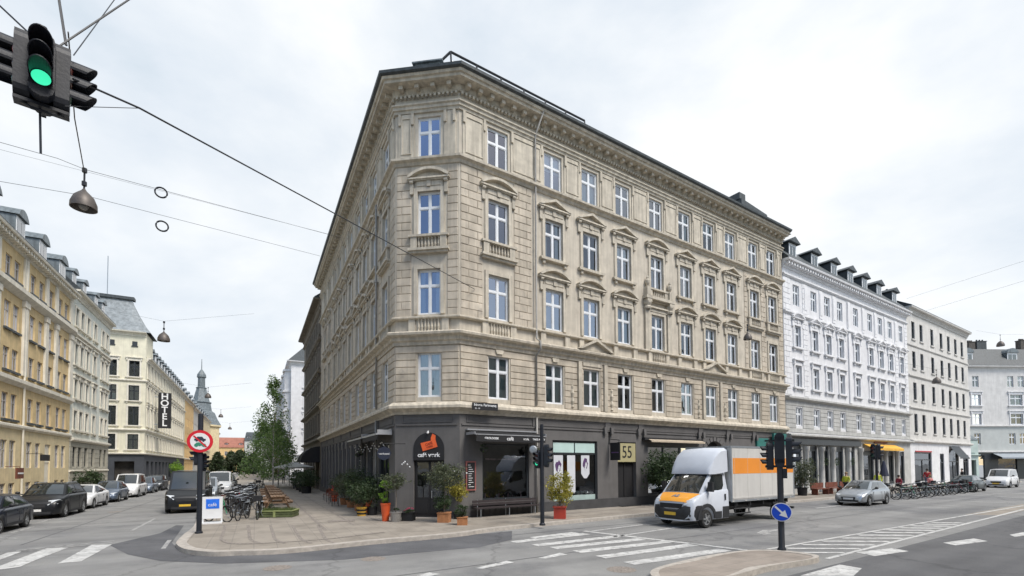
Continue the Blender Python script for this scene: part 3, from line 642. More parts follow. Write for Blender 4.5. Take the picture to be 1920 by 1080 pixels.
f.box(-1.3,1.3,.35,.6,.0,.04); f.box(-.9,1.,.5,.52,1.9,1.98); f.obj('window_display',mat('display_things',(.35,.22,.24),.6,.8,3),sw1)
# street door of number 55 with yellow house number panel
f=MB(); f.box(10.08,11.58,.24,.3,.16,2.62); f.box(10.78,10.86,.2,.24,.2,2.6); f.box(10.08,11.58,-.35,.24,.0,.155)
dr=part(f,'street_door',M['black'],ROOT,WR)
M['ochre_panel']=mat('ochre_enamel',(.42,.38,.21),.5,.06,2)
f=MB(); f.box(10.1,11.56,.02,.08,2.66,3.74); part(f,'house_number_panel',M['ochre_panel'],ROOT,WR)
text_on(ROOT,WR,10.86,3.2,'55',1.0,M['black'],-.015,BASE[ROOT.name],'house_number',sx=.85)
# black arched cafe door on the chamfer
m=MB(); a=.73; z1=3.3; pts=[(dc-a,.0),(dc+a,.0)]+[(dc+a*math.cos(t),z1+a*math.sin(t)) for t in [math.pi*i/16 for i in range(17)]]
pts=[(dc-a,2.75),(dc+a,2.75)]+[(dc+a*math.cos(t),z1+a*math.sin(t)) for t in [math.pi*i/16 for i in range(17)]]
m.prism(pts,-.03,-.004); part(m,'door_fanlight_board',M['black'],ROOT,WC)
f=MB(); z0=.14
f.box(dc-.7,dc+.7,.12,.2,z0,z0+.9); f.box(dc-.7,dc-.6,.12,.2,z0+.9,2.75); f.box(dc+.6,dc+.7,.12,.2,z0+.9,2.75); f.box(dc-.05,dc+.05,.12,.2,z0+.9,2.75); f.box(dc-.6,dc+.6,.12,.2,2.65,2.75); f.box(dc-.7,dc-.05,.1,.12,.3,.9); f.box(dc+.05,dc+.7,.1,.12,.3,.9)
cd=part(f,'cafe_door',M['black'],ROOT,WC)
MB().add([(dc-.62,.16,z0+.9),(dc+.62,.16,z0+.9),(dc+.62,.16,2.7),(dc-.62,.16,2.7)],[(0,1,2,3)]).obj('pane',M['glass_shop'],cd)
MB().tube([(dc+.12,.1,1.),(dc+.12,.05,1.02),(dc+.12,.05,1.3),(dc+.12,.1,1.32)],.015,6).obj('door_handle',M['steel'],cd)
part(MB().box(dc-.95,dc+.95,-.35,0,0,.13),'door_step',M['kerb'],ROOT,WC)
M['orange']=mat('orange_sign_paint',(.80,.13,.03),.5,.08,4)
m=MB(); cx,cz=dc+.02,3.45; an=.28
def rot2(x,z,a): return (cx+x*math.cos(a)-z*math.sin(a),cz+x*math.sin(a)+z*math.cos(a))
m.prism([rot2(x,z,an) for x,z in ((-.36,-.19),(.36,-.19),(.36,.16),(-.36,.2))],-.055,-.031)
m.prism([rot2(x,z,an) for x,z in ((.14,.17),(.36,.16),(.42,.34),(.3,.46),(.18,.3))],-.055,-.031)
part(m,'cup_emblem',M['orange'],ROOT,WC)
text_on(ROOT,WC,dc+.02,3.5,'CAFÉ',.15,mat('dark_orange_print',(.35,.04,.01),.6,.05),.058,BASE[ROOT.name],'emblem_lettering',tilt=an,bold=.004); text_on(ROOT,WC,dc+.06,3.37,'VÆRK',.12,bpy.data.materials['dark_orange_print'],.058,BASE[ROOT.name],'emblem_lettering',tilt=an,bold=.003)
text_on(ROOT,WC,dc,2.99,'café værk',.27,M['white'],.04,BASE[ROOT.name],'door_lettering',bold=.008)
part(MB().sphere((dc-.02,-.1,4.02),.06,8,6).box(dc-.03,dc,-.08,0,4.0,4.12),'door_lamp',M['white'],ROOT,WC)
# ledge bench stones under first shop window
# ---------------------------------------------------------------- the other buildings
def facade(root,F,x0,x1,zb,H,wm,cols,rows,w,kinds=None,smat='stucco_trim',frame='white_frame',style='cross',p=.5,name='wall',surr=True):
    ops=[(c,w,a,b) for c in cols for a,b in rows]; wall(root,F,x0,x1,zb,H,ops,wm,.2,name)
    for c in cols:
        for j,(a,b) in enumerate(rows):
            window(root,F,c,a,b,w,style,frame,pane=True,p=p)
            k=kinds[j] if kinds else None
            if k and surr: surround(root,F,k,c,a,b,w,smat,sill=(k!='plain' or True))
    return ops
def straight(root,F,x0,x1,prof,name,m_): return sweep(root,[F.P(x0),F.P(x1)],prof,name,m_)
CORN=lambda H,o=.5:[(-.05,H-.62),(.08,H-.6),(.12,H-.42),(.2,H-.36),(.24,H-.2),(o,H-.16),(o+.04,H-.02),(-.05,H)]
BELT=lambda z,o=.2,h=.3:[(-.05,z),(.06,z),(o,z+h*.4),(o,z+h*.8),(.04,z+h),(-.05,z+h)]
# white ornate building continuing the row
M['white_stucco']=mat('white_stucco',(.70,.70,.71),.8,.07,1.5,.1,20,streak=.05)
M['white_trim']=mat('white_moulding',(.74,.74,.75),.8,.06,2,.1,20,streak=.05)
M['grey_band']=mat('pale_grey_rusticated_stucco',(.47,.47,.45),.85,.12,1.4,.2,20,streak=.10)
x0,x1=28.5,53.9; B=building('ornate_apartment_building','white ornate apartment building with seven dark dormers beside the beige corner building','building',tuple(WR.P(x0)))
cols=[30.6,33.5,35.9,38.3,41.5,44.6,47.0,49.4,52.2]; rows=[(5.55,7.05),(8.7,10.45),(11.95,13.7),(15.35,17.05)]
wall(B,WR,x0,x1,4.9,18.6,[(c,1.0,a,b_) for c in cols for a,b_ in rows],M['white_stucco'],.2)
for c in cols:
    for j,(a,b_) in enumerate(rows):
        window(B,WR,c,a,b_,1.0,p=.5)
        if j in (1,2): surround(B,WR,'flat' if j==1 else 'tri' if abs(c-30.6)>.1 and abs(c-41.5)>.1 and abs(c-52.2)>.1 else 'seg',c,a,b_,1.0,'white_trim')
ops=[(c,1.1,a-.1,b_+.05) for c in cols for a,b_ in rows]
courses(B,WR,x0+.02,x1-.02,5.0,7.5,7,ops,M['grey_band'],None,.05)
ops=[(c,1.9,a-.7,b_+.9) for c in cols for a,b_ in rows]
courses(B,WR,x0+.02,x0+3.8,8.0,17.4,22,ops,M['white_trim'],.9,.04); courses(B,WR,x1-3.4,x1-.02,8.0,17.4,22,ops,M['white_trim'],.9,.04)
m=MB()
for i,(a,b_) in enumerate(zip(cols[:-1],cols[1:])): c=(a+b_)/2; m.box(c-.28,c+.28,-.05,0,14.95,17.35); m.box(c-.2,c+.2,-.08,-.05,15.2,17.1)
m.box(39.7,40.2,-.1,0,8.0,17.3)
part(m,'pilasters',M['white_trim'],B,WR)
for nm,pr,mm in (('cornice',CORN(18.75,.55),'white_trim'),('belt_course',BELT(14.45,.2,.3),'white_trim'),('belt_course',BELT(7.55,.34,.35),'grey_band'),('architrave',BELT(17.45,.16,.25),'white_trim'),('shop_cornice',BELT(4.6,.4,.3),'grey_band')): straight(B,WR,x0+.02,x1,pr,nm,M[mm])
m=MB()
for i in range(60): x=x0+.3+i*.425; m.box(x-.09,x+.09,-.45,-.05,18.32,18.5)
m.box(x0,x1,-.12,-.06,18.33,18.35); part(m,'modillions',M['white_trim'],B,WR)
roof(B,WR,x0+.02,x1,11,18.76,2.3,1.6,M['slate'],.5); block_box(B,WR,x0+.02,x1,11,18.7,M['brick_grey'])
for c in (30.9,34.6,38.2,41.5,44.6,48.0,51.9): link('dormer',dormer_mesh(1.25,1.7,2.2),B,at(B,WR,c,19.0,-.35),WR.rz)
chimney(B,WR,33.5,2.2,20.8,22.2,.8,.6); chimney(B,WR,42.4,2.2,20.8,22.3,.8,.6); chimney(B,WR,53.2,.9,19.8,21.2,1.1,.8,'slate')
sh=[(29.9,1.9,.5,4.0),(32.6,1.7,.3,4.0),(34.9,1.2,.2,4.0),(37.2,2.0,.3,4.0),(39.9,1.2,.1,4.0),(43.4,2.4,.3,3.7),(46.0,1.2,.1,3.7),(48.4,2.0,.4,3.7),(51.2,1.9,.4,3.7)]
wall(B,WR,x0,x1,0,4.9,sh,M['grey_band'],.4,'shop_wall')
m=MB()
for c,w,a,b_ in sh:
    f=MB(); f.box(-w/2,-w/2+.08,.1,.2,0,b_-a); f.box(w/2-.08,w/2,.1,.2,0,b_-a); f.box(-w/2+.08,w/2-.08,.1,.2,b_-a-.45,b_-a); f.box(-w/2+.08,w/2-.08,.1,.2,0,.3)
    o=f.obj('shop_window',M['dark_frame'],B,at(B,WR,c,a),WR.rz); MB().add([(-w/2,.15,.1),(w/2,.15,.1),(w/2,.15,b_-a-.1),(-w/2,.15,b_-a-.1)],[(0,1,2,3)]).obj('pane',M['glass_shop'],o)
m=MB()
for i,(c,w,a,b_) in enumerate(sh[:-1]):
    xa=c+w/2; xb=sh[i+1][0]-sh[i+1][1]/2; q=(xa+xb)/2; m.lathe([(.26,0),(.26,.3),(.2,.35),(.17,3.5),(.24,3.6),(.26,3.9)],12,(q,-.16,.0))
part(m,'columns',M['grey_band'],B,WR,40)
part(MB().box(x0+.4,41.4,-.2,0,4.05,4.5),'dark_fascia',M['dark_frame'],B,WR)
m=MB(); m.prism([(42.0,0),(49.8,0),(49.8,1),(42,1)],0,0.001) if False else None
m.add([(42.2,-.05,4.35),(49.6,-.05,4.35),(49.6,-.8,3.95),(42.2,-.8,3.95),(42.2,-.05,4.28),(49.6,-.05,4.28),(49.6,-.8,3.88),(42.2,-.8,3.88),(42.2,-.8,3.72),(49.6,-.8,3.72)],[(0,1,2,3),(4,7,6,5),(3,2,9,8),(0,3,7,4),(1,5,6,2)])
part(m,'yellow_awning',mat('yellow_awning_cloth',(.75,.42,.06),.8,.08,2),B,WR)
part(MB().box(44.6,47.6,-.12,-.02,4.45,4.85),'brown_fascia_sign',M['redwood'],B,WR)
# cream building
M['cream']=mat('cream_stucco',(.60,.585,.555),.85,.08,1.2,.1,20,streak=.12)
x2,x3=53.9,74.6; B=building('plain_apartment_building','plain cream apartment building with tall dark windows between the white building and the far corner','building',tuple(WR.P(x2)))
cols=[55.8,58.2,61.6,64.7,67.3,69.9,72.4]; rows=[(5.85,7.9),(9.4,11.35),(12.9,14.8),(16.15,18.1)]
facade(B,WR,x2+.01,x3,4.9,19.4,M['cream'],cols,rows,.95,['plain']*0 or None,'white_trim','dark_frame','two',p=.2)
for a,b_ in rows:
    m=MB()
    for c in cols: m.box(c-.6,c+.6,-.12,0,a-.14,a-.002)
    part(m,'window_sills',M['cream'],B,WR)
for pr,nm in ((CORN(19.5,.5),'cornice'),(BELT(15.3,.12,.2),'belt_course'),(BELT(11.9,.16,.25),'belt_course'),(BELT(8.4,.16,.25),'belt_course'),(BELT(4.7,.3,.35),'shop_cornice')): straight(B,WR,x2+.02,x3,pr,nm,M['cream'])
roof(B,WR,x2+.02,x3,11,19.5,1.7,2.2,M['slate'],.5); block_box(B,WR,x2+.01,x3,11,19.4,M['cream'])
sh=[(57.6,5.2,.5,3.7),(63.6,1.4,.2,3.6),(67.9,3.6,.3,4.2),(72.4,2.2,.3,3.5)]
wall(B,WR,x2,x3,0,4.9,sh,M['white_stucco'],.4,'shop_wall')
for c,w,a,b_ in sh:
    f=MB(); f.box(-w/2,-w/2+.1,.1,.2,0,b_-a); f.box(w/2-.1,w/2,.1,.2,0,b_-a); f.box(-w/2+.1,w/2-.1,.1,.2,b_-a-.15,b_-a); f.box(-w/2+.1,w/2-.1,.1,.2,2.3,2.4); f.box(-.04,.04,.1,.2,0,2.3)
    o=f.obj('shop_window',M['dark_frame'],B,at(B,WR,c,a),WR.rz); MB().add([(-w/2,.15,.1),(w/2,.15,.1),(w/2,.15,b_-a-.1),(-w/2,.15,b_-a-.1)],[(0,1,2,3)]).obj('pane',M['glass_shop'],o)
part(MB().box(55.2,60.2,-.06,0,3.72,3.85),'red_awning_edge',mat('red_cloth',(.4,.04,.05),.7,.1),B,WR)
M['green_pale']=mat('pale_green_render',(.42,.50,.47),.8,.08,1)
m=MB(); m.add([(66.2,-.05,4.55),(69.8,-.05,4.55),(69.8,-1.0,3.1),(66.2,-1.0,3.1),(66.2,-.1,4.5),(69.8,-.1,4.5)],[(0,1,2,3)]).prism([(66.2,3.1),(69.8,3.1),(69.8,3.0),(66.2,3.0)],-1.02,-.98); part(m,'dark_awning',M['dark_frame'],B,WR)
# far frontal building across the end of the street
FX=Fr(68.6,73.2,RAD(2.5)); B=building('distant_corner_building','white and pale grey building facing the street end at the far right','building',(68.6,73.2,0))
M['pale_grey']=mat('pale_blue_grey_stucco',(.64,.63,.615),.85,.08,1.2,streak=.08); M['mint_grey']=mat('pale_grey_green_stucco',(.47,.49,.475),.85,.06,1.2)
cols=[2.6,8.2,9.9,13.8,15.5,19.4,21.1,25,26.7]; 
ops=[(c,1.0,a,b_) for c in cols for a,b_ in ((12.8,14.7),)]+[(c,1.0,5.3,7.0) for c in cols]
wide_c=[2.6,9.0,14.7,20.2,25.8]; ops+=[(c,1.9 if c>3.3 else 1.4,a,b_) for c in wide_c for a,b_ in ((8.4,10.6 -.3),(11.4-.7+.6,12.3))]
ops=[(c,1.0,5.3,7.0) for c in cols]+[(c,1.0,14.3-.2,16.0-.2) for c in cols]+[(c,(2.0 if c>3.3 else 1.4),a,b_) for c in wide_c for a,b_ in ((8.35,10.0),(11.3,12.95))]
wall(B,FX,-1.5,29,8.0,17.3,ops,M['pale_grey'],.2); wall(B,FX,-1.5,29,4.2,8.0,ops,M['mint_grey'],.2,'lower_wall')
for c,w,a,b_ in ops: window(B,FX,c,a,b_,w,p=.6)
for c in wide_c: 
    for a,b_ in ((8.35,10.0),(11.3,12.95)): surround(B,FX,'flat',c,a,b_,2.0 if c>3.3 else 1.4,'white_trim')
for z,o in ((7.95,.25),(17.1,.5),(4.0,.3)): straight(B,FX,-1.5,29,BELT(z,o,.3),'belt_course',M['pale_grey'])
roof(B,FX,-1.5,29,11,17.35,3.0,1.5,M['slate'],.4); block_box(B,FX,-1.5,29,11,17.3,M['pale_grey'])
for c in (1.8,9.0,16.0,22.5): link('dormer',dormer_mesh(1.7,1.9,2.4,'lead','white_frame','curve'),B,at(B,FX,c,17.6,-.3),FX.rz)
chimney(B,FX,6.0,2,20.2,21.7,1.6,.7,'slate'); chimney(B,FX,13,2,20.2,21.9,1.,.8); chimney(B,FX,4.4,2,20.2,21.6,1.,.8)
sh=[(2.2,2.8,.1,3.6),(7.3,3.,.9,3.4),(11.5,3.2,.9,3.4),(15.5,2.4,.1,3.4),(20,4,.8,3.4)]
wall(B,FX,-1.5,29,0,4.2,sh,M['dark_frame'],.4,'shop_wall')
for c,w,a,b_ in sh:
    o=MB().box(-w/2,w/2,.1,.16,b_-a-.2,b_-a).box(-w/2,w/2,.1,.16,0,.15).obj('shop_window',M['black'],B,at(B,FX,c,a),FX.rz); MB().add([(-w/2,.13,0),(w/2,.13,0),(w/2,.13,b_-a),(-w/2,.13,b_-a)],[(0,1,2,3)]).obj('pane',M['glass_shop'],o)
m=MB(); m.add([(4.8,-.05,3.95),(25,-.05,3.95),(25,-1.5,3.3),(4.8,-1.5,3.3),(4.8,-1.5,3.1),(25,-1.5,3.1)],[(0,1,2,3),(3,2,5,4)]); part(m,'grey_awning',mat('grey_awning_cloth',(.30,.33,.36),.8,.08),B,FX)
FG=Fr(66.2,71.0,RAD(12)); B=building('corner_kiosk','small pale green shop annexe seen past the end of the cream building','building',(66.2,71.0,0))
wall(B,FG,0,3.6,3.6,5.9,[],M['green_pale'],.2); wall(B,FG,0,3.6,0,3.6,[(2.3,1.6,.1,2.9)],M['green_pale'],.3,'shop_wall'); part(MB().box(.5,3.0,-.12,-.01,4.0,5.3),'pale_green_sign',M['green_pale'],B,FG)
straight(B,FG,0,3.6,BELT(3.55,.3,.2),'shop_cornice',M['green_pale']); block_box(B,FG,0,3.6,1.8,5.9,M['green_pale']); roof(B,FG,0,3.6,1.8,5.9,.3,.3,M['lead'],.1)
# ---- left side of the side street
def LF(t,s0=0): p=LS(s0,t); return Fr(p.x,p.y,RAD(118.17))
M['yellow']=mat('ochre_yellow_stucco',(.68,.52,.28),.88,.10,1.3,.1,20,streak=.10); M['yellow_pale']=mat('pale_yellow_stucco',(.70,.59,.37),.88,.09,1.3,.1,20,streak=.10)
M['cream_trim']=mat('cream_moulding',(.74,.70,.60),.85,.08,1.5,streak=.10); M['dull_glass_frame']=mat('grey_white_frame',(.50,.48,.47),.5,.06)
WY=LF(20); B=building('yellow_apartment_building','yellow apartment building with cream pilasters and dark dormers at the left edge','building',tuple(WY.P(0)))
cols=[2.2,4.0,7.6,9.4,12.9,15.4,16.9,20.3,21.6,24.25,25.8,27.75,29.75,31.2]
rows=[(2.48,4.33),(5.75,7.41),(8.95,10.38),(11.65,13.4),(15.0,16.4)]
facade(B,WY,0,32.6,5.2,17.6,M['yellow'],cols,rows[1:],.92,None,'cream_trim','dull_glass_frame','two',p=.9)
ops=[(c,.92,2.48,4.33) for c in cols if abs(c-27.75)>.1]+[(c,.9,.35,1.5) for c in cols if abs(c-27.75)>.1]+[(27.75,1.15,.1,4.3)]
wall(B,WY,0,32.6,0,5.2,ops,M['yellow_pale'],.2,'lower_wall')
for c,w,a,b_ in ops:
    if a>2: window(B,WY,c,a,b_,w,'two','dull_glass_frame',p=.9)
    elif w<1: window(B,WY,c,a,b_,w,'two','dull_glass_frame',p=.2)
part(MB().box(27.2,28.3,.1,.16,.1,2.9).box(27.15,28.35,.06,.16,2.9,3.0).box(27.2,28.3,.1,.15,3.0,4.3),'street_door',M['cream_trim'],B,WY)
m=MB()
for a,b_ in ((.3,1.1),(5.2,6.2),(10.6,11.7),(13.7,14.4),(18.2,19.0),(22.5,23.2),(26.4,26.95),(28.45,29.0),(31.9,32.55)): m.box(a,b_,-.14,0,8.85,14.0); m.box(a-.06,b_+.06,-.2,0,13.6,14.0); m.box(a,b_,-.1,0,14.95,17.0)
part(m,'pilasters',M['cream_trim'],B,WY)
m=MB()
for c in cols:
    for z in (11.6,5.7,15.0,8.9): m.box(c-.56,c+.56,-.14,0,z-.14,z-.0)
part(m,'window_sills',M['slate'],B,WY)
for pr,nm in ((CORN(17.65,.6),'cornice'),(BELT(14.02,.4,.75),'belt_course'),(BELT(8.0,.3,.6),'belt_course'),(BELT(5.1,.2,.35),'belt_course')): straight(B,WY,0,32.6,pr,nm,M['cream_trim'])
m=MB()
for i in range(75): x=.3+i*.43; m.box(x-.09,x+.09,-.5,-.05,17.2,17.44)
m.box(.1,32.5,-.12,-.06,17.21,17.23); part(m,'modillions',M['cream_trim'],B,WY)
roof(B,WY,0,32.6,12,17.66,2.2,1.5,M['slate'],.6); block_box(B,WY,0,32.6,12,17.6,M['yellow'])
for c in (5,9.5,14,18.5,22.6,26.6,30.8): link('dormer',dormer_mesh(1.5,1.75,2.2,'lead','white_frame','curve'),B,at(B,WY,c,18.0,-.25),WY.rz)
m=MB(); m.tube([F_(17.3,.12,.2),F_(17.3,.12,17)],.07,6); m.tube([F_(21.9-.0+.9,.12,.2),F_(22.8,.12,17)],.06,6); part(m,'downpipe',M['cream_trim'],B,WY)
sg=thing('projecting_shop_sign','black projecting sign on the yellow building above the parked dark cars','sign',tuple(WY.P(23.6,.0,3.2)),WY.rz); MB().box(-.05,1.5,-.9,-.8,-.2,.25).tube([(.2,0,.3),(.2,-.85,.3),(.2,-.85,.2)],.02,5).obj('board',M['black'],sg)
sg=thing('basement_shop_sign','dark sign with white lettering over the basement entrance of the yellow building','sign',tuple(WY.P(20.6,.0,2.0)),WY.rz); MB().box(-.5,.5,-.75,-.65,-.2,.5).tube([(0,0,.6),(0,-.7,.6),(0,-.7,.5)],.02,5).obj('board',M['redwood'],sg)
MB().box(-.4,.4,-.77,-.751,.1,.2).obj('white_stripe',M['white'],sg)
# pale building
M['pale_green_white']=mat('pale_greenish_white_stucco',(.70,.72,.65),.88,.08,1.3,streak=.10); M['pale_stone']=mat('grey_beige_rusticated_base',(.42,.40,.33),.88,.12,1.5,.2,20,streak=.10)
B=building('pale_apartment_building','narrow pale greenish-white building between the yellow building and the domed hotel','building',tuple(WY.P(32.6)))
cols=[33.9,35.4,37.2,39.4,42.2,43.8]; rows=[(6.8,8.9),(9.7,11.6),(12.05,13.75),(15.15,16.8)]; rows=[(5.9,7.6),(8.7,10.4),(11.7,13.6),(15.15,16.8)]
facade(B,WY,32.61,45,4.9,18.2,M['pale_green_white'],cols,rows,.9,['plain','flat','flat','plain'],'cream_trim','dark_frame','two',p=.4)
ops=[(c,.9,2.6,4.4) for c in cols]+[(c,.8,.5,1.4) for c in cols]; wall(B,WY,32.61,45,0,4.9,ops,M['pale_stone'],.2,'lower_wall')
for c,w,a,b_ in ops: window(B,WY,c,a,b_,w,'two','dark_frame',p=.3)
courses(B,WY,32.63,44.98,.2,4.8,10,[(c,w+.1,a-.05,b_+.05) for c,w,a,b_ in ops],M['pale_stone'],None,.06)
for pr,nm in ((CORN(18.25,.5),'cornice'),(BELT(14.2,.25,.3),'belt_course'),(BELT(4.8,.3,.35),'belt_course'),(BELT(2.1,.15,.2),'belt_course')): straight(B,WY,32.62,45,pr,nm,M['cream_trim'])
roof(B,WY,32.62,45,12,18.26,2.0,1.5,M['slate'],.5); block_box(B,WY,32.61,45,12,18.2,M['pale_green_white'])
for c in (34.2,37.2,41,43.6): link('dormer',dormer_mesh(1.1,1.5,2.0,'lead','white_frame','curve'),B,at(B,WY,c,18.6,-.35),WY.rz)
# hotel
M['hotel']=mat('cream_hotel_stucco',(.74,.70,.55),.88,.07,1.2,streak=.08); M['hotel_base']=mat('dark_hotel_base',(.05,.055,.065),.7,.15,1)
Bp=Vector((-49.2,64.2,0)); A=Bp+nL*10; HZ=math.atan2(Bp.y-A.y,Bp.x-A.x); HA=Fr(A.x,A.y,HZ); HLEN=(Bp-A).length
q=Bp-WL.o; tB=q.dot(nL); sB=q.dot(uL); HB=Fr(Bp.x,Bp.y,RAD(118.17))
B=building('hotel_building','cream hotel with a dark ground floor and a grey domed corner roof','building',tuple(A))
hr=[(4.9,6.9),(8.1,10.6),(11.4,13.4),(14.6,16.7)]; hc=[2.6,6.35,8.75]
facade(B,HA,0,HLEN,4.4,20.55,M['hotel'],hc,hr,1.15,['plain','plain','plain','flat'],'cream_trim','dark_frame','cross',p=.4)
m=MB()
for c in hc: m.box(c-.28,c+.28,-.03,.0,18.7,19.3); m.box(c-.35,c+.35,-.1,0,18.58,18.7)
part(m,'attic_openings',M['dark_frame'],B,HA)
HL=92.
hc2=[1.6+2.55*i for i in range(int(40/2.55))]
facade(B,HB,0,41,4.4,17.2,M['hotel'],hc2,hr,1.0,['plain','flat','flat','plain'],'cream_trim','dull_glass_frame','two',p=.9)
pth=[HA.P(0),HB.o,HB.P(41)]
for pr,nm in ((BELT(7.3,.3,.35),'belt_course'),(BELT(13.9,.2,.3),'belt_course'),(BELT(4.2,.3,.25),'shop_cornice')): sweep(B,pth,pr,nm,M['cream_trim'])
straight(B,HA,0,HLEN,CORN(20.6,.6),'cornice',M['cream_trim']); straight(B,HB,.3,41,CORN(17.3,.5),'cornice',M['cream_trim'])
part(MB().box(.004,4.6,.3,9.9,17.2,20.55).box(.004,4.6,.004,.3,17.3,20.55),'tower_side',M['hotel'],B,HB)
wall(B,HA,0,HLEN,0,4.3,[(4.6,1.9,.2,3.3),(7.9,2.1,.2,3.3)],M['hotel_base'],.4,'shop_wall'); wall(B,HB,0,41,0,4.3,[(2.5+3.2*i,2.0,.8,3.3) for i in range(12)],M['hotel_base'],.4,'shop_wall')
core(B,[HA.P(0),HB.o,HB.P(41),HB.P(41)+HB.y*10,HA.P(0)+HB.y*10],.9,.1,17.0)
core(B,[HA.P(0),HB.o,HB.P(4),HA.P(0)+HB.y*4],.9,17.0,20.4)
# concave mansard dome over the corner
bs=BASE[B.name]; prof=[(-.45,20.6),(-.1,21.15),(.6,22.1),(1.3,23.5),(1.85,24.8),(2.05,25.4)]
ft=[HA.P(.6),HA.P(HLEN*.5),HA.P(HLEN*.82,-.0),HB.P(.2),HB.P(4.6),HB.P(4.6)+HB.y*7.5,HA.P(.6)+HA.y*6.5]
rg=[[ (p.x-bs.x,p.y-bs.y,z) for p in offset_poly(ft,d)] for d,z in prof]; n=len(ft); mb=MB()
for r_ in rg: mb.v+=r_
for k in range(len(prof)-1):
    for i in range(n): mb.f.append((k*n+i,k*n+(i+1)%n,(k+1)*n+(i+1)%n,(k+1)*n+i)); mb.m.append(0)
mb.f.append(tuple((len(prof)-1)*n+i for i in range(n))); mb.m.append(0)
M['dome']=mat('blue_grey_slate_dome',(.22,.245,.26),.6,.25,2.5,.3,14)
mb.obj('dome_roof',M['dome'],B)
q=[(p.x-bs.x,p.y-bs.y) for p in offset_poly(ft,1.75)]; MB().slab(q,25.35,25.75).obj('dome_rail',M['slate'],B)
c0=HA.P(HLEN*.5)+HA.y*3.5-bs; MB().tube([c0+Vector((0,0,25.6)),c0+Vector((0,0,31.5))],.05,5).obj('flagpole',M['steel'],B)
roof(B,HB,4.6,41,11,17.3,2.4,1.4,M['slate'],.5); block_box(B,HB,1.1,41,11,17.2,M['hotel'])
for i in range(13): link('dormer',dormer_mesh(1.2,1.5,2.0,'lead','white_frame','gable'),B,at(B,HB,6+2.7*i,17.7,-.3),HB.rz)
hs=thing('hotel_sign','tall black vertical sign with white letters reading HOTEL on the cream hotel','sign',tuple(HB.P(6.2,1.3,8.2)),HB.rz+RAD(-88))
MB().box(-.78,.78,-.14,.14,0,5.2).obj('board',M['black'],hs); MB().box(-1.3,-.78,-.05,.05,.5,.6).box(-1.3,-.72,-.05,.05,4.5,4.6).obj('bracket',M['steel'],hs)
for i,ch in enumerate('HOTEL'): link('letter',text_mesh('letter',ch,1.25,M['white'],bold=.025),hs,(0,-.16,4.62-i*.98),rot=(RAD(90),0,0))
# orange building and the row beyond the hotel
M['orange_yellow']=mat('orange_yellow_stucco',(.68,.47,.22),.88,.08,1.2); M['grey_row']=mat('pale_grey_row_stucco',(.50,.50,.47),.88,.08,1.2)
def rowhouse(F,x0,x1,H,mt,label,trim='cream_trim',lower=None,w=1.0,step=2.7,name='row_house',rise=2.2,frame='dull_glass_frame',dorm=True):
    B=building(name,label,'building',tuple(F.P(x0))); n=max(1,int((x1-x0-.8)/step)); cols=[x0+.4+(x1-x0-.8)*(i+.5)/n for i in range(n)]
    rs=[(z,z+1.8) for z in [4.9+3.15*i for i in range(int((H-5.5)/3.15))]]
    facade(B,F,x0+.01,x1,4.2,H,M[mt],cols,rs,w,None,trim,frame,'two',p=.6)
    wall(B,F,x0+.01,x1,0,4.2,[(c,step*.62,.7,3.3) for c in cols],M[lower or mt],.3,'shop_wall')
    for pr,nm in ((CORN(H,.5),'cornice'),(BELT(4.1,.25,.3),'shop_cornice'),(BELT(7.3,.15,.2),'belt_course')): straight(B,F,x0+.02,x1,pr,nm,M[trim])
    roof(B,F,x0+.02,x1,11,H,rise,1.5,M['slate'],.5); block_box(B,F,x0+.01,x1,11,H-.05,M[mt])
    if dorm:
        for c in cols[::2]: link('dormer',dormer_mesh(1.2,1.4,1.9,'lead','white_frame','gable'),B,at(B,F,c,H+.35,-.3),F.rz)
    return B
rowhouse(HB,41.2,57,17.2,'orange_yellow','orange-yellow apartment building beyond the hotel with a dark hanging sign'); rowhouse(HB,57.2,80,16.8,'grey_row','pale grey apartment building beyond the orange-yellow one on the left side')
rowhouse(HB,80.2,104,17.0,'yellow_pale','pale yellow building in front of the spired corner house far down the street')
sg=thing('dark_hanging_sign','black hanging sign high on the orange-yellow building behind the round road sign','sign',tuple(HB.P(58,.2,5.0)),HB.rz); MB().box(-.6,.6,-1.0,-.85,0,4.2).tube([(0,0,4.4),(0,-.9,4.4),(0,-.9,4.2)],.04,5).obj('board',M['black'],sg)
# spired corner house
sp=HB.P(104+6,-3); B=building('spired_corner_house','distant corner house with a slender grey spire','building',(sp.x,sp.y,0))
MB().lathe([(5.6,0),(5.6,15.6),(6.2,15.9),(6.2,16.4)],8).obj('wall',M['yellow_pale'],B,rz=.2)
MB().lathe([(6.2,16.4),(5.0,18.5),(4.2,20.5),(3.3,21.2),(2.9,23.6),(3.2,24.0),(2.6,24.3),(1.5,28.6),(1.7,28.9),(1.15,29.2),(1.1,32.2),(1.45,32.5),(1.35,33.3),(.7,34.4),(.15,35.2),(.08,38.6),(.001,38.7)],8).obj('spire',M['lead'],B,rz=.2,smooth=0)
rowhouse(HB,118,150,16.0,'grey_row','last pale grey row on the left before the street ends',dorm=False)
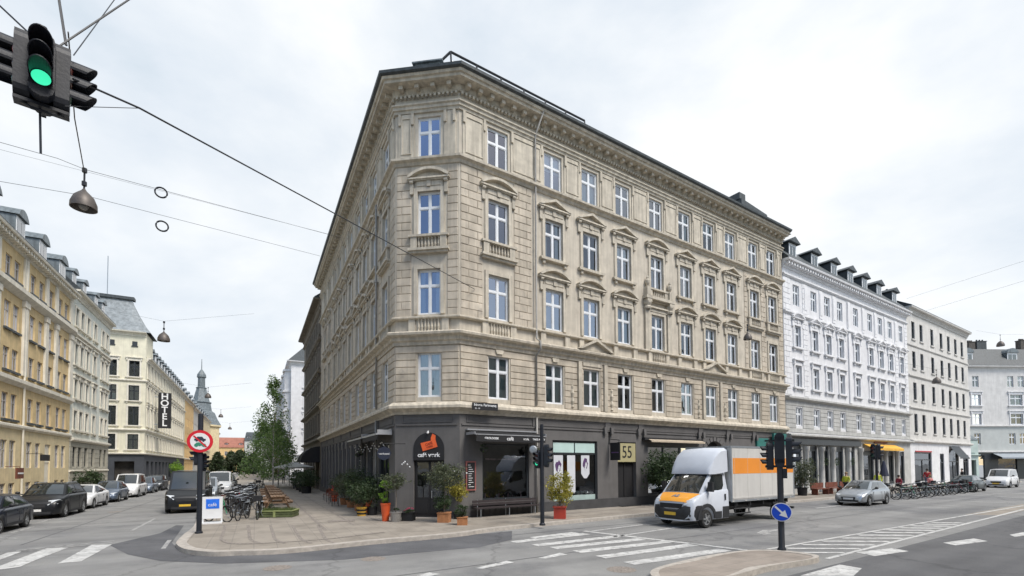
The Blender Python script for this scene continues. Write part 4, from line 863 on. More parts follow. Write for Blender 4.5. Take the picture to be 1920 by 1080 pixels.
# ---- right side of the side street, beyond the corner building
M['brown_stucco']=mat('grey_brown_soot_stucco',(.20,.175,.14),.9,.14,1.2,.2,20,streak=.16)
FN=Fr(WL.P(-47.9).x,WL.P(-47.9).y,RAD(-61.83))
B=building('brown_apartment_building','dark grey-brown apartment building behind the corner building in the side street','building',tuple(FN.o)); N1=47.9-LEN_L-.05
cols=[N1-1.6-2.35*i for i in range(7)]; rows=[(5.9,7.9),(9.2,11.2),(12.6,14.6),(16.0,17.8)]
facade(B,FN,0,N1,5.2,19.3,M['brown_stucco'],cols,rows,1.0,['plain','tri','flat','plain'],'brown_stucco','dull_glass_frame','two',p=.5)
wall(B,FN,0,N1,0,5.2,[(N1-2.6,3.0,.2,3.4)]+[(N1-6.4-2.8*i,1.9,.6,3.6) for i in range(4)],M['brown_stucco'],.3,'shop_wall')
for z,o in ((5.0,.34),(8.35,.4),(11.9,.35),(15.2,.3),(18.2,.2)): straight(B,FN,0,N1,BELT(z,o,.35),'belt_course',M['brown_stucco'])
straight(B,FN,0,N1,CORN(19.4,.75),'cornice',M['brown_stucco']); roof(B,FN,0,N1,11,19.4,1.8,1.6,M['slate'],.7); block_box(B,FN,0,N1,11,19.3,M['brown_stucco'])
m=MB(); n=10
for i in range(n): # barrel awning
    t0,t1=math.pi/2*i/n,math.pi/2*(i+1)/n; y0,z0_=-1.8*math.sin(t0),2.9+1.6*math.cos(t0); y1,z1_=-1.8*math.sin(t1),2.9+1.6*math.cos(t1)
    m.add([(N1-4.6,y0,z0_),(N1-.5,y0,z0_),(N1-.5,y1,z1_),(N1-4.6,y1,z1_)],[(0,1,2,3)])
for x in (N1-4.6,N1-.5): m.add([(x,0,2.9)]+[(x,-1.8*math.sin(math.pi/2*i/n),2.9+1.6*math.cos(math.pi/2*i/n)) for i in range(n+1)],[tuple(range(n+2))])
aw=thing('barrel_awning','large black barrel awning over the entrance of the grey-brown building','awning',tuple(FN.P(N1-2.5,0,2.9)),FN.rz)
m.v=[(x-(N1-2.5),y,z-2.9) for x,y,z in m.v]; m.obj('canopy',M['black'],aw)
# white corner building with bays
FB=Fr(WL.P(-65,-.2).x,WL.P(-65,-.2).y,RAD(28.17)) # face towards us, across the gap
d=FB.rz; p0=LS(65,.6); FB=Fr(p0.x,p0.y,RAD(28.17)); B=building('white_bay_building','white building with stacked bay windows at the next corner behind the birch trees','building',tuple(FB.o))
rows=[(5.6,7.8),(9.0,11.2),(12.5,14.6),(15.8,17.6)]
facade(B,FB,0,12,4.4,20,M['white_stucco'],[2.6,6.2,9.5],rows,1.1,['flat','flat','flat','plain'],'white_trim','dark_frame','two',p=.5)
wall(B,FB,0,12,0,4.4,[(3,2,.6,3.4),(8,2.6,.6,3.4)],M['white_stucco'],.3,'shop_wall')
FBs=Fr(LS(107,.6).x,LS(107,.6).y,RAD(-61.83)); facade(B,FBs,0,42,4.4,20,M['white_stucco'],[2+3*i for i in range(14)],rows,1.1,None,'white_trim','dark_frame','two',p=.5)
wall(B,FBs,0,42,0,4.4,[],M['white_stucco'],.3,'shop_wall')
m=MB()
for z in (8.6,12.1): m.box(40.2,41.9,-1.1,0,z,z+3.0) if False else None
for c in (4.,10,16,22,28,34,39.6):
    m.slab([(c-1.5,0.),(c-1.0,-.9),(c+1.0,-.9),(c+1.5,0.)],8.3,18.6)
    for z in (8.3,11.7,15.0,18.5): m.slab([(c-1.7,0.),(c-1.1,-1.15),(c+1.1,-1.15),(c+1.7,0.)],z,z+.3)
part(m,'bay_windows',M['white_trim'],B,FBs)
sweep(B,[FBs.P(0),FBs.P(42),FB.P(12)],CORN(20.1,.6),'cornice',M['white_trim']); sweep(B,[FBs.P(0),FBs.P(42),FB.P(12)],BELT(4.3,.3,.3),'shop_cornice',M['white_trim'])
ft=[FBs.P(0),FBs.P(42),FB.P(12),FBs.P(0)+FBs.y*12]; bs=BASE[B.name]; a_=[(p.x-bs.x,p.y-bs.y,20.1) for p in offset_poly(ft,-.5)]; b_=[(p.x-bs.x,p.y-bs.y,23.2) for p in offset_poly(ft,2.2)]
MB().add(a_+b_,[(i,(i+1)%4,4+(i+1)%4,4+i) for i in range(4)]+[(4,5,6,7)]).obj('roof',M['slate'],B); core(B,ft,.9,.1,20)
M['brick_orange']=mat('orange_red_brick',(.40,.13,.06),.9,.15,3)
rowhouse(Fr(LS(150,.2).x,LS(150,.2).y,RAD(-61.83)),0,42.9,18.5,'brick_orange','orange-red brick building beyond the white bay-windowed one',name='brick_building',dorm=False)
# closing buildings at the end of the side street
e0=LS(225,26); FE=Fr(e0.x,e0.y,RAD(28.17-8)); M['far_yellow']=mat('sunny_yellow_stucco',(.64,.44,.20),.9,.08,.6); M['red_tile']=mat('red_roof_tile',(.33,.14,.10),.9,.12,1)
def far_house(x0,x1,H,mt,rm,label,rise):
    B=building('distant_house',label,'building',tuple(FE.P(x0))); n=int((x1-x0)/2.6); cols=[x0+(x1-x0)*(i+.5)/n for i in range(n)]
    rs=[(1.2+3.1*i,3.1+3.1*i) for i in range(int(H/3.1))]; facade(B,FE,x0,x1,0,H,M[mt],cols,rs,1.1,None,'cream_trim','white_frame','two',p=.5)
    block_box(B,FE,x0,x1,10,H,M[mt]); roof(B,FE,x0,x1,10,H,rise,3.5,M[rm],.4)
    for c in cols[::2]: link('dormer',dormer_mesh(1.3,1.3,1.6,rm,'white_frame','gable'),B,at(B,FE,c,H+.6,-.8),FE.rz)
far_house(-12,2,11.4,'far_yellow','red_tile','yellow house with red tiled roof at the far end, left part',4); far_house(2.1,16,11.0,'orange_yellow','red_tile','orange house with red tiled roof at the far end, middle part',4.2)
far_house(16.2,34,14.2,'grey_row','slate','taller grey-roofed house at the far end beside the trees',3.6)
chimney(B,FE,14,3,14,17) if False else None

# row across the main street behind the camera, added only for window reflections
FO=Fr(RS(62,35).x,RS(62,35).y,WR.rz+math.pi); B=building('unseen_opposite_row','grey-brown apartment row across the main street, unseen and added to be mirrored in the windows of the corner building','building',tuple(FO.P(45)))
M['opposite']=mat('grey_brown_render',(.30,.27,.23),.9,.1,1.,streak=.1)
oc=[3+4.2*i for i in range(24)]; orow=[(6+3.3*i,7.9+3.3*i) for i in range(4)]; ops=[(c,1.4,a,b_) for c in oc for a,b_ in orow]; wall(B,FO,0,104,0,19.6,ops,M['opposite'],.2)
part(MB().box(0,104,.6,10,0,19.5),'interior',M['interior'],B,FO); roof(B,FO,0,104,10,19.7,2.4,1.6,M['slate'],.4); straight(B,FO,0,104,CORN(19.7,.5),'cornice',M['opposite'])
# ---------------------------------------------------------------- ground
def slabmat(name,col,sx,sy,rot,mort=.5,offset=.5,mcol=(.24,.215,.19)):
    m=bpy.data.materials.new(name); m.use_nodes=True; t=m.node_tree; b=t.nodes['Principled BSDF']; b.inputs['Roughness'].default_value=.9
    tx=N(t,'ShaderNodeTexCoord'); mpp=N(t,'ShaderNodeMapping'); mpp.inputs['Rotation'].default_value=(0,0,rot); L(t,tx.outputs['Object'],mpp.inputs[0])
    br=N(t,'ShaderNodeTexBrick'); br.inputs['Scale'].default_value=1; br.inputs['Brick Width'].default_value=sx; br.inputs['Row Height'].default_value=sy; br.inputs['Mortar Size'].default_value=.012; br.offset=offset
    br.inputs['Color1'].default_value=(*[c*.96 for c in col],1); br.inputs['Color2'].default_value=(*[min(1,c*1.04) for c in col],1); br.inputs['Mortar'].default_value=(*mcol,1); L(t,mpp.outputs[0],br.inputs[0])
    nz=N(t,'ShaderNodeTexNoise'); nz.inputs['Scale'].default_value=.9; nz.inputs['Detail'].default_value=8; nz.inputs['Roughness'].default_value=.65; L(t,tx.outputs['Object'],nz.inputs[0])
    r=ramp(t,nz.outputs['Fac'],[(.3,(.68,.67,.66)),(.55,(1,1,1)),(.75,(1.12,1.1,1.08))]); mm=N(t,'ShaderNodeMixRGB',blend_type='MULTIPLY'); mm.inputs[0].default_value=1
    L(t,br.outputs['Color'],mm.inputs[1]); L(t,r.outputs[0],mm.inputs[2]); L(t,mm.outputs[0],b.inputs['Base Color'])
    bp=N(t,'ShaderNodeBump'); bp.inputs['Strength'].default_value=.3; bp.inputs['Distance'].default_value=.01; L(t,br.outputs['Fac'],bp.inputs['Height']); bp.invert=True; L(t,bp.outputs[0],b.inputs['Normal'])
    return m
M['paving']=slabmat('pavement_slabs',(.30,.268,.228),.8,.62,RAD(61.83))
M['pavers']=slabmat('island_pavers',(.30,.26,.225),.55,.4,RAD(-33))
struct(MB().add([(-700,-500,0),(700,-500,0),(700,900,0),(-700,900,0)],[(0,1,2,3)]).obj('road',M['asphalt']))
def flat(pts,z,name,m_): 
    n=len(pts); return struct(MB().add([(p[0],p[1],z) for p in pts],[tuple(range(n))]).obj(name,m_))
KZ=.12
def smooth_path(pts,n=6):
    out=[]; P=[Vector((p[0],p[1],0)) for p in pts]
    for i in range(len(P)-1):
        a,b_,c,d=P[max(i-1,0)],P[i],P[i+1],P[min(i+2,len(P)-1)]
        for k in range(n):
            t=k/n; out.append(.5*((2*b_)+(c-a)*t+(2*a-5*b_+4*c-d)*t*t+(3*b_-a-3*c+d)*t**3))
    out.append(P[-1]); return out
kp=[RS(12,3.75),RS(9,3.7)]+[G(x,y,KZ) for x,y in ((960,987),(860,1000),(700,1014),(540,1030),(440,1034),(395,1035),(350,1030),(333,1021),(334,1014),(346,1002),(367,982))]+[LS(12,8.6),LS(31,9.0)]
kc=[RS(78,3.9)]+smooth_path(kp)+[LS(110,9.3),LS(215,9.6)]
inner_=[LS(215,-1),LS(0,-1.),RS(0,-1.),RS(78,-1.)]
def kerbed(outer,inner,name,m_,w=.26):
    base=outer+inner; struct(MB().slab(base,.0,KZ,None).obj(name,m_))
    k=len(outer); vs=[];fs=[]
    for i,p in enumerate(outer):
        d=(outer[min(i+1,k-1)]-outer[max(i-1,0)]).normalized(); n_=Vector((d.y,-d.x,0))   # right-hand side of travel
        if (inner[0]-outer[-1]).dot(n_)<0 and (inner[-1]-outer[0]).dot(n_)<0: n_=n_
        vs+=[(p-KS*n_*.02).to_tuple()[:2]+(0.,),(p-KS*n_*.02).to_tuple()[:2]+(KZ+.012,),(p+KS*n_*w).to_tuple()[:2]+(KZ+.012,),(p+KS*n_*w).to_tuple()[:2]+(KZ-.01,)]
    for i in range(k-1):
        for j in range(3): fs.append((i*4+j,(i+1)*4+j,(i+1)*4+j+1,i*4+j+1))
    struct(MB().add(vs,fs).obj('kerb',M['kerb']))
KS=1
kerbed(kc,inner_,'pavement',M['paving'])
# far pavement of the side street
o2=[LS(250,16.4),LS(-6,16.4)]; i2=[LS(-6,24),LS(250,24)]
struct(MB().slab(o2+i2,0,KZ).obj('pavement',M['paving'])); struct(MB().slab([LS(250,16.38),LS(-6,16.38),LS(-6,16.62),LS(250,16.62)],0,KZ+.01).obj('kerb',M['kerb']))
# sett strips in the pavement
def strip(pts,w,name='sett_strip',z=KZ+.005,m_='sett'):
    P=[Vector((p[0],p[1],0)) for p in pts]; vs=[];fs=[]
    for i,p in enumerate(P):
        d=(P[min(i+1,len(P)-1)]-P[max(i-1,0)]).normalized(); n_=Vector((d.y,-d.x,0)); vs+=[(p.x+n_.x*w/2,p.y+n_.y*w/2,z),(p.x-n_.x*w/2,p.y-n_.y*w/2,z)]
    for i in range(len(P)-1): fs.append((2*i,2*i+1,2*i+3,2*i+2))
    return struct(MB().add(vs,fs).obj(name,M[m_]))
for t,e in ((1.0,-1.2),(2.2,-2.2),(3.4,-3.2)): strip([LS(46,t),LS(e,t)],.12)
strip([RS(30,2.6),RS(1.4,2.6)],.12); strip([RS(30,1.3),RS(.6,1.3)],.12,z=KZ+.009)
for x0,x1 in ((422,415),(465,470),(507,517),(548,566),(596,612)): strip(smooth_path([G(x0,985,KZ),G((x0+x1)/2,1000,KZ),G(x1,1012,KZ),G(x1+18,1019,KZ)],4),.11)
strip(smooth_path([G(418,1013,KZ),G(450,1020,KZ),G(600,1012,KZ),G(720,998,KZ)],5),.13,z=KZ+.009)
for p in (G(640,977,KZ),): 
    c=p; MB().box(-.55,.55,-.3,.3,0,.012).obj('drain_cover',M['sett'],loc=(c.x,c.y,KZ+.004),rz=RAD(20))['kind']='structure'
# dark repaired asphalt along the kerb and the newer lanes
flat([G(x,y) for x,y in ((205,1022),(240,1040),(300,1052),(420,1057),(640,1050),(900,1026),(960,1012),(960,996),(700,1019),(395,1040),(340,1034),(322,1018),(345,985),(330,985),(300,1000))],.004,'asphalt_repair',M['asphalt_dark'])
flat([RS(s,t) for s,t in ((-14,13.9),(3.6,14.0),(60,13.6),(60,24),(-14,24))],.004,'road_lane',M['asphalt_new'])
def seamline(pts,w=.05): strip(pts,w,'asphalt_joint',.0045,'asphalt_dark')
seamline([RS(-12,9.),RS(40,9.2)]); seamline([RS(-2,5.2),RS(30,5.4)],.07); seamline([LS(-1,12.4),LS(60,12.3)],.06)
# markings
Z1,Z2=.008,.0084
def mark(name,polys,m_='paint',z=Z1):
    mb=MB()
    for p in polys: mb.add([(q[0],q[1],z) for q in p],[tuple(range(len(p)))])
    return struct(mb.obj(name,M[m_]))
def seg(a,b_,w):
    a=Vector((a[0],a[1],0)); b_=Vector((b_[0],b_[1],0)); d=(b_-a).normalized(); n_=Vector((d.y,-d.x,0))*w/2; return [a+n_,b_+n_,b_-n_,a-n_]
px=lambda *q:[G(x,y) for x,y in q]
zs=[((1000,1009),(1079,999)),((961,1017),(1100,1001)),((1003,1023),(1158,1006)),((1037,1028),(1204,1011)),((1081,1035),(1252,1016)),((1126,1045),(1304,1021)),((1180,1057),(1360,1031))]
mark('zebra_crossing',[seg(G(*a),G(*b_),.42) for a,b_ in zs])
mark('zebra_crossing',[px((-20,1069),(8,1068),(38,1063),(68,1050),(128,1027),(88,1028)),px((108,1057),(152,1053),(210,1021),(172,1022)),px((-20,1050),(-5,1052),(40,1035),(15,1036))])
mark('lane_markings',[seg(G(1095,996),G(1400,1032),.22),seg(G(1150,1007),G(1428,965),.13),seg(G(1110,996),G(1205,984),.12),seg(RS(19,6.4),RS(22,6.4),.13),
  px((890,1066),(905,1067),(964,1055),(950,1052)),px((1008,1047),(1022,1048),(1064,1040),(1050,1037)),
  px((1602,1036),(1640,1043),(1704,1034),(1672,1028)),px((1768,1018),(1792,1023),(1852,1015),(1826,1010)),px((1893,1003),(1903,1007),(1960,999),(1935,995)),
  px((1500,1080),(1600,1081),(1616,1066),(1574,1059)),px((780,1080),(800,1082),(826,1077),(805,1074))])
mark('lane_markings',[seg(G(20,1000),G(62,988),.14),seg(LS(7.0,14.4),LS(110,14.7),.14),seg(LS(1.6,10.0),LS(6.7,10.0),.12),seg(LS(9.5,10.0),LS(13,10.0),.12),seg(G(30,1033),G(215,1014),.12),seg(G(-5,1008),G(38,1010),.12),seg(G(306,1029),G(318,1013),.12)],'paint_worn')
mark('lane_markings',[seg(G(0,1038),G(210,1018),.1),seg(G(1210,985),G(1240,980),.12),px((1418,1000),(1432,1003),(1448,1001),(1440,998),(1452,997),(1470,994),(1466,992),(1446,994),(1430,994))],'paint_worn',Z2)
# hatched median
hb=[seg(G(1550,1048),G(1920,955),.13),seg(G(1440,1030),G(1920,948),.12)]
for y in (1036,1028.5,1021.5,1015,1009,1003.5,998.5,994,990,986.3,983,980): hb.append(seg(G(max(1475,1440+(1030-y)*5.85+14),y),G(1550+(1048-y)*3.98-14,y+.8),.17+.012*(1036-y)/4))
mark('hatched_median',hb,'paint',Z1)
flat([RS(21,12.15),RS(62,12.5),RS(62,12.8),RS(22,13.3)],.0042,'median_paving',M['paving'])
# traffic island
ip=smooth_path([G(x,y,KZ) for x,y in ((1225,1083),(1222,1071),(1250,1060),(1330,1042),(1405,1032),(1470,1033),(1525,1040),(1534,1045),(1515,1050),(1440,1062),(1380,1078),(1330,1092),(1260,1096),(1232,1092))]+[G(1225,1083,KZ)],4)[:-1]
isl=struct(MB().slab(ip,0,KZ).obj('traffic_island',M['pavers'])); KS=-1
k=len(ip); vs=[];fs=[]
cx_=sum((p for p in ip),Vector())/k
for p in ip: d=(cx_-p).normalized(); q=p+d*.2; o_=p-d*.02; vs+=[(o_.x,o_.y,0),(o_.x,o_.y,KZ+.012),(q.x,q.y,KZ+.012),(q.x,q.y,KZ-.02)]
for i in range(k):
    for j in range(3): fs.append((i*4+j,((i+1)%k)*4+j,((i+1)%k)*4+j+1,i*4+j+1))
struct(MB().add(vs,fs).obj('kerb',M['kerb']))
# manholes
for i,(x,y,r) in enumerate(((1165,1068,.32),(700,1048,.3),(520,1065,.3),(215,960,.3))):
    p=G(x,y); MB().lathe([(.001,0.006),(r,.006),(r+.03,.002)],20,(0,0,0)).obj('manhole_cover',M['sett'],loc=(p.x,p.y,.001+.001*i))['kind']='structure'
# ---------------------------------------------------------------- vehicles
def interp(tab,x):
    for (a,u),(b_,v) in zip(tab[:-1],tab[1:]):
        if x<=b_: return u+(v-u)*max(0,min(1,(x-a)/(b_-a) if b_>a else 0))
    return tab[-1][1]
def wheel_parts(root,x,y,r,w=.2,side=1,rimm='rim'):
    t=MB().lathe([(r*.66,-w/2),(r*.9,-w/2),(r*.98,-w/2+.03),(r,0),(r*.98,w/2-.03),(r*.9,w/2),(r*.66,w/2)],24,(0,0,0),'y')
    o=t.obj('wheel',M['tyre'],root,(x,y,r),0,40)
    m=MB(); m.lathe([(r*.68,-.02*side),(r*.66,side*(w/2-.01)),(r*.6,side*(w/2-.015)),(r*.58,side*.03),(.001,side*.03)],20,(0,0,0),'y')
    for i in range(5):
        a=2*math.pi*i/5; c,s_=math.cos(a),math.sin(a); q=[(c*.03-s_*.035,s_*.03+c*.035),(c*.03+s_*.035,s_*.03-c*.035),(c*r*.6+s_*.03,s_*r*.6-c*.03),(c*r*.6-s_*.03,s_*r*.6+c*.03)]
        m.prism(q,side*.035,side*(w/2-.015))
    m.lathe([(.001,side*(w/2-.002)),(.055,side*(w/2-.006)),(.06,side*.03)],10,(0,0,0),'y'); m.obj('rim',M[rimm],o,smooth=35); return o
def patch(P,nu,nv,u0,u1,v0,v1,bulge,off,nrm):
    """bilinear patch of corners P=(A,B,C,D) A->B is u at v=0, D->C at v=1"""
    A,B_,C,D=[Vector(q) for q in P]; vs=[];fs=[]
    for j in range(nv+1):
        for i in range(nu+1):
            u=u0+(u1-u0)*i/nu; v=v0+(v1-v0)*j/nv; q=(A*(1-u)+B_*u)*(1-v)+(D*(1-u)+C*u)*v
            vs.append(q+nrm*(off+bulge*math.sin(math.pi*u)*(.4+.6*math.sin(math.pi*min(1,max(0,v))))))
    for j in range(nv):
        for i in range(nu): a=j*(nu+1)+i; fs.append((a,a+1,a+nu+2,a+nu+1))
    return vs,fs
KINDS=dict(
 hatch=dict(L=4.0,W=1.70,H=1.46,nose=.66,hood=.93,belt=.93,rear=.98,A=.98,B=1.75,C=3.25,D=3.82,fw=.78,rw=3.22,r=.31,roofw=.56),
 sedan=dict(L=4.65,W=1.82,H=1.43,nose=.66,hood=.92,belt=.93,rear=1.0,A=1.25,B=2.15,C=3.3,D=4.2,fw=.85,rw=3.65,r=.33,roofw=.57),
 suv=dict(L=4.75,W=1.93,H=1.70,nose=.88,hood=1.10,belt=1.13,rear=1.15,A=1.20,B=1.95,C=4.1,D=4.6,fw=.88,rw=3.75,r=.38,roofw=.66),
 mpv=dict(L=4.4,W=1.80,H=1.82,nose=.78,hood=1.08,belt=1.08,rear=1.1,A=.85,B=1.6,C=4.15,D=4.36,fw=.85,rw=3.55,r=.32,roofw=.70),
 van=dict(L=5.3,W=1.98,H=2.15,nose=.95,hood=1.22,belt=1.22,rear=1.25,A=.75,B=1.55,C=5.1,D=5.25,fw=.95,rw=4.1,r=.35,roofw=.80))
def car(name,label,cat,loc,rz,paint,kind,group=None,plate='plate_w',closed=False,rail=False,detail=True,**ov):
    k=dict(KINDS[kind]); k.update(ov); Lc,W_,H=k['L'],k['W'],k['H']; root=thing(name,label,cat,loc,rz,group); X=lambda x:Lc/2-x
    r=k['r']; top=[(0,k['nose']-.2),(.06,k['nose']-.05),(.2,k['nose']+.02),(.5,k['nose']+(k['hood']-k['nose'])*.55),(k['A'],k['hood']),(k['A']+.3,k['belt']),(k['D']-.2,k['rear']-.02),(k['D'],k['rear']),(Lc-.06,k['rear']-.06 if kind=='sedan' else k['rear']-.08),(Lc,k['rear']-.28)]
    wt=[(0,.78),(.08,.86),(.25,.94),(.6,.985),(1.1,1),(Lc-1.2,1),(Lc-.4,.965),(Lc-.1,.9),(Lc,.84)]
    xs=sorted(set([0,.03,.08,.15,.25,.4]+[round(k['fw']-.5+i*.08,3) for i in range(13)]+[round(k['rw']-.5+i*.08,3) for i in range(13)]+[round(k['fw']+.55+i*.3,3) for i in range(int((k['rw']-k['fw']-1.1)/.3)+1)]+[Lc-.3,Lc-.15,Lc-.06,Lc]))
    xs=[x for x in xs if 0<=x<=Lc]; rows=[]
    for x in xs:
        w=W_/2*interp(wt,x); zt=interp(top,x); zb=.24 if .1<x<Lc-.1 else .30
        for c in (k['fw'],k['rw']):
            d=abs(x-c); R=r+.075
            if d<R: zb=max(zb,r+math.sqrt(R*R-d*d))
        zm=max(.56*zt+.06,zb+.05); 
        half=[(0,.2),(w-.26,.2),(w-.035,zb),(w-.012,zb+.03),(w,min(zm,zt-.16)),(w-.015,zt-.10),(w-.045,zt-.04),(w-.11,zt-.005),(w*.5,zt+.02),(0,zt+.03)]
        rows.append([(X(x),y,z) for y,z in half]+[(X(x),-y,z) for y,z in half[-2:0:-1]])
    n=len(rows[0]); b=MB()
    for q in rows: b.v+=q
    for i in range(len(rows)-1):
        for j in range(n): b.f.append((i*n+j,i*n+(j+1)%n,(i+1)*n+(j+1)%n,(i+1)*n+j)); b.m.append(0)
    b.f+=[tuple(range(n)),tuple((len(rows)-1)*n+j for j in range(n-1,-1,-1))]; b.m+=[0,0]
    # cabin
    A,Bx,C,D=X(k['A']),X(k['B']),X(k['C']),X(k['D']); wb=W_/2-.085; wr=W_/2*k['roofw']/.72 if False else k['roofw']; zA,zD=k['hood']-.0,k['rear']-.02; zR=H-.05
    base=[(A,wb*.93,zA),(D,wb*.93,zD),(C,wr*.97,zR-.02),(Bx,wr,zR)]
    def q_(s): return [(x,y*s,z) for x,y,z in base]
    LsQ,RsQ=q_(1),q_(-1); up=Vector((0,0,1))
    front=[RsQ[0],LsQ[0],LsQ[3],RsQ[3]]; rear=[LsQ[1],RsQ[1],RsQ[2],LsQ[2]]
    def nv(P): a=(Vector(P[1])-Vector(P[0])).cross(Vector(P[3])-Vector(P[0])).normalized(); return a
    nf=nv(front); nf=nf if nf.x>0 else -nf; nr=nv(rear); nr=nr if nr.x<0 else -nr
    for P,nn,bl in ((front,nf,.07),(rear,nr,.04)): vs,fs=patch(P,8,4,0,1,0,1,bl,0,nn); b.add(vs,fs)
    for s,P in ((1,LsQ),(-1,RsQ)):
        nn=nv(P); nn=nn if nn.y*s>0 else -nn; vs,fs=patch(P,8,4,0,1,0,1,.02,0,nn); b.add(vs,fs)
    # roof skin
    vs=[];fs=[]
    for i in range(9):
        u=i/8; xx=Bx+(C-Bx)*u; ww=wr*(1-.03*u)
        for j in range(9): t=-1+2*j/8; vs.append((xx,ww*t,zR-.02*u+(H-zR+.02)*math.sqrt(max(0,1-t**4))*min(1,(math.sin(math.pi*(.12+.76*u))*1.25))))
    for i in range(8):
        for j in range(8): a=i*9+j; fs.append((a,a+1,a+10,a+9))
    b.add(vs,fs); body=b.obj('body',paint,root,smooth=38)
    def glass(nm,P,nn,bl,u0,u1,v0,v1,mt='car_glass',off=.007):
        vs,fs=patch(P,8,4,u0,u1,v0,v1,bl,off,nn); return MB().add(vs,fs).obj(nm,M[mt],root,smooth=60)
    glass('windscreen',front,nf,.07,.06,.94,.06,.93); glass('rear_window',rear,nr,.04,.08,.92,.2,.9)
    for s,P in ((1,LsQ),(-1,RsQ)):
        nn=nv(P); nn=nn if nn.y*s>0 else -nn
        us=[(.09,.47),(.5,.90)] if kind!='mpv' and kind!='van' else ([(.08,.36)] if closed else [(.08,.34),(.37,.66),(.69,.95)])
        for u0,u1 in us:
            # trim the corners to follow the slanted pillars
            vs,fs=patch(P,6,3,u0,u1,.12,.9,.02,.007,nn); MB().add(vs,fs).obj('side_window',M['car_glass'],root,smooth=60)
    # lights, grille, plate, bumper
    w=W_/2; zn=k['nose']
    m=MB()
    m.add([(X(.0)+.01,-w*.40,zn-.30),(X(0)+.01,w*.40,zn-.30),(X(.0)+.008,w*.44,zn-.13),(X(.0)+.008,-w*.44,zn-.13)],[(0,1,2,3)]); m.box(X(.02)-.02,X(0)+.012,-w*.62,w*.62,.26,.36); m.obj('grille',M['plastic'],root)
    for s in (-1,1):
        h=MB(); y0,y1=w*.50,w*.86; pts=[(X(.0)+.012,s*y0,zn-.20),(X(.10)+.02,s*y1,zn-.16),(X(.42),s*(w*.955),zn-.02),(X(.30),s*(w*.90),zn+.055),(X(.12),s*y0,zn+.02)]; c=Vector((X(.12)+.04,s*w*.72,zn-.03))
        pts=[Vector(p) for p in pts]; h.add(pts+[c],[(0,1,5),(1,2,5),(2,3,5),(3,4,5),(4,0,5)]); h.obj('headlight',M['lamp_glass'],root)
        h=MB(); zt=k['rear']-.18; h.box(X(Lc)-.012,X(Lc)+.12,s*w*.60 if s>0 else -w*.83,s*w*.83 if s>0 else -w*.60,zt-.22,zt+.06); h.obj('tail_light',M['tail'],root)
        g=MB(); mx_=A-.35; g.sphere((mx_,s*(w+.12),k['belt']+.12),.1,8,6,sz=.75); g.tube([(mx_,s*(w-.1),k['belt']+.02),(mx_,s*(w+.08),k['belt']+.08)],.03,5); g.obj('mirror',M['plastic'] if detail!='body' else paint,root,smooth=50)
        for x in ((k['B']+.55),(k['B']+1.5)) if k['B']+1.5<k['D']-.3 else ((k['B']+.6),):
            if closed and x>k['B']+1: continue
            MB().box(X(x)-.09,X(x)+.09,s*w-.02*s if s>0 else -w-.012,s*w+.012 if s>0 else -w+.02,k['belt']-.17,k['belt']-.14).obj('door_handle',M['plastic'] if kind!='hatch' else paint,root)
        d=MB()
        for x in (k['A']+.25,(k['B']+k['C'])/2-.1,k['C']+.1 if kind!='hatch' else k['rw']-.45): d.box(X(x)-.006,X(x)+.006,s*w-.03 if s>0 else -w-.0015,s*w+.0015 if s>0 else -w+.03,.36,k['belt']-.12)
        d.box(X(k['rw']-.5),X(k['fw']+.5),s*w-.05 if s>0 else -w-.012,s*w+.012 if s>0 else -w+.05,.24,.33); d.obj('door_seams',M['plastic'],root)
        for x in (k['fw'],k['rw']): wheel_parts(root,X(x),s*(w-.12),r,.2,s)
    MB().box(X(0),X(0)+.022,-.26,.26,.38,.49).obj('number_plate',M[plate],root); MB().box(X(Lc)-.022,X(Lc)+.06,-.26,.26,.62,.73).obj('number_plate',M[plate],root)
    MB().box(X(Lc-.3),X(.3),-w+.3,w-.3,.17,.4).obj('underbody',M['black'],root)
    if rail:
        for s in (-1,1): MB().tube([(Bx-.2,s*(wr-.04),H-.03),(Bx-.3,s*(wr-.04),H+.03),(C+.4,s*(wr-.04),H+.02),(C+.3,s*(wr-.04),H-.04)],.018,5).obj('roof_rail',M['steel'],root)
    return root
P_black=paintmat('black_car_paint',(.005,.006,.008),.0,.4,.12); P_navy=paintmat('dark_blue_car_paint',(.006,.009,.02),.0,.35,.35); P_white=paintmat('white_car_paint',(.68,.69,.70),.0,.3)
P_silver=paintmat('silver_car_paint',(.46,.49,.52),.75,.3); P_bluegrey=paintmat('blue_grey_car_paint',(.10,.13,.18)); P_grey=paintmat('grey_car_paint',(.20,.21,.22)); P_teal=paintmat('dark_green_car_paint',(.03,.05,.055)); P_red=paintmat('dark_red_car_paint',(.15,.015,.02),.1)
hd=math.atan2(-uL.y,-uL.x)   # facing us down the side street
hr_=math.atan2(-WR.u.y,-WR.u.x)
gp='cars parked along the left side of the side street'
def pc(s,t): p=LS(s,t); return (p.x,p.y,0)
car('parked_car','dark blue hatchback cut by the left picture edge, nearest of the parked row','car',pc(4.3,15.05),hd,P_navy,'hatch',gp,L=4.2,H=1.45)
car('parked_car','big black sport utility car parked between the dark hatchback and the white saloon','car',pc(11.4,15.1),hd,P_black,'suv',gp,rail=True)
car('parked_car','white saloon parked directly behind the black sport utility car','car',pc(17.2,15.25),hd,P_white,'sedan',gp)
car('parked_car','blue-grey hatchback parked between the white saloon and the white van','car',pc(23.2,15.2),hd,P_bluegrey,'hatch',gp,H=1.5)
car('parked_van','white passenger van with dark front parked in the left row','van',pc(29.9,15.2),hd,P_white,'mpv',gp,H=1.95,L=4.9)
car('parked_car','dark grey car parked directly behind the white passenger van','car',pc(36.2,15.2),hd,P_bluegrey,'hatch',gp,H=1.55)
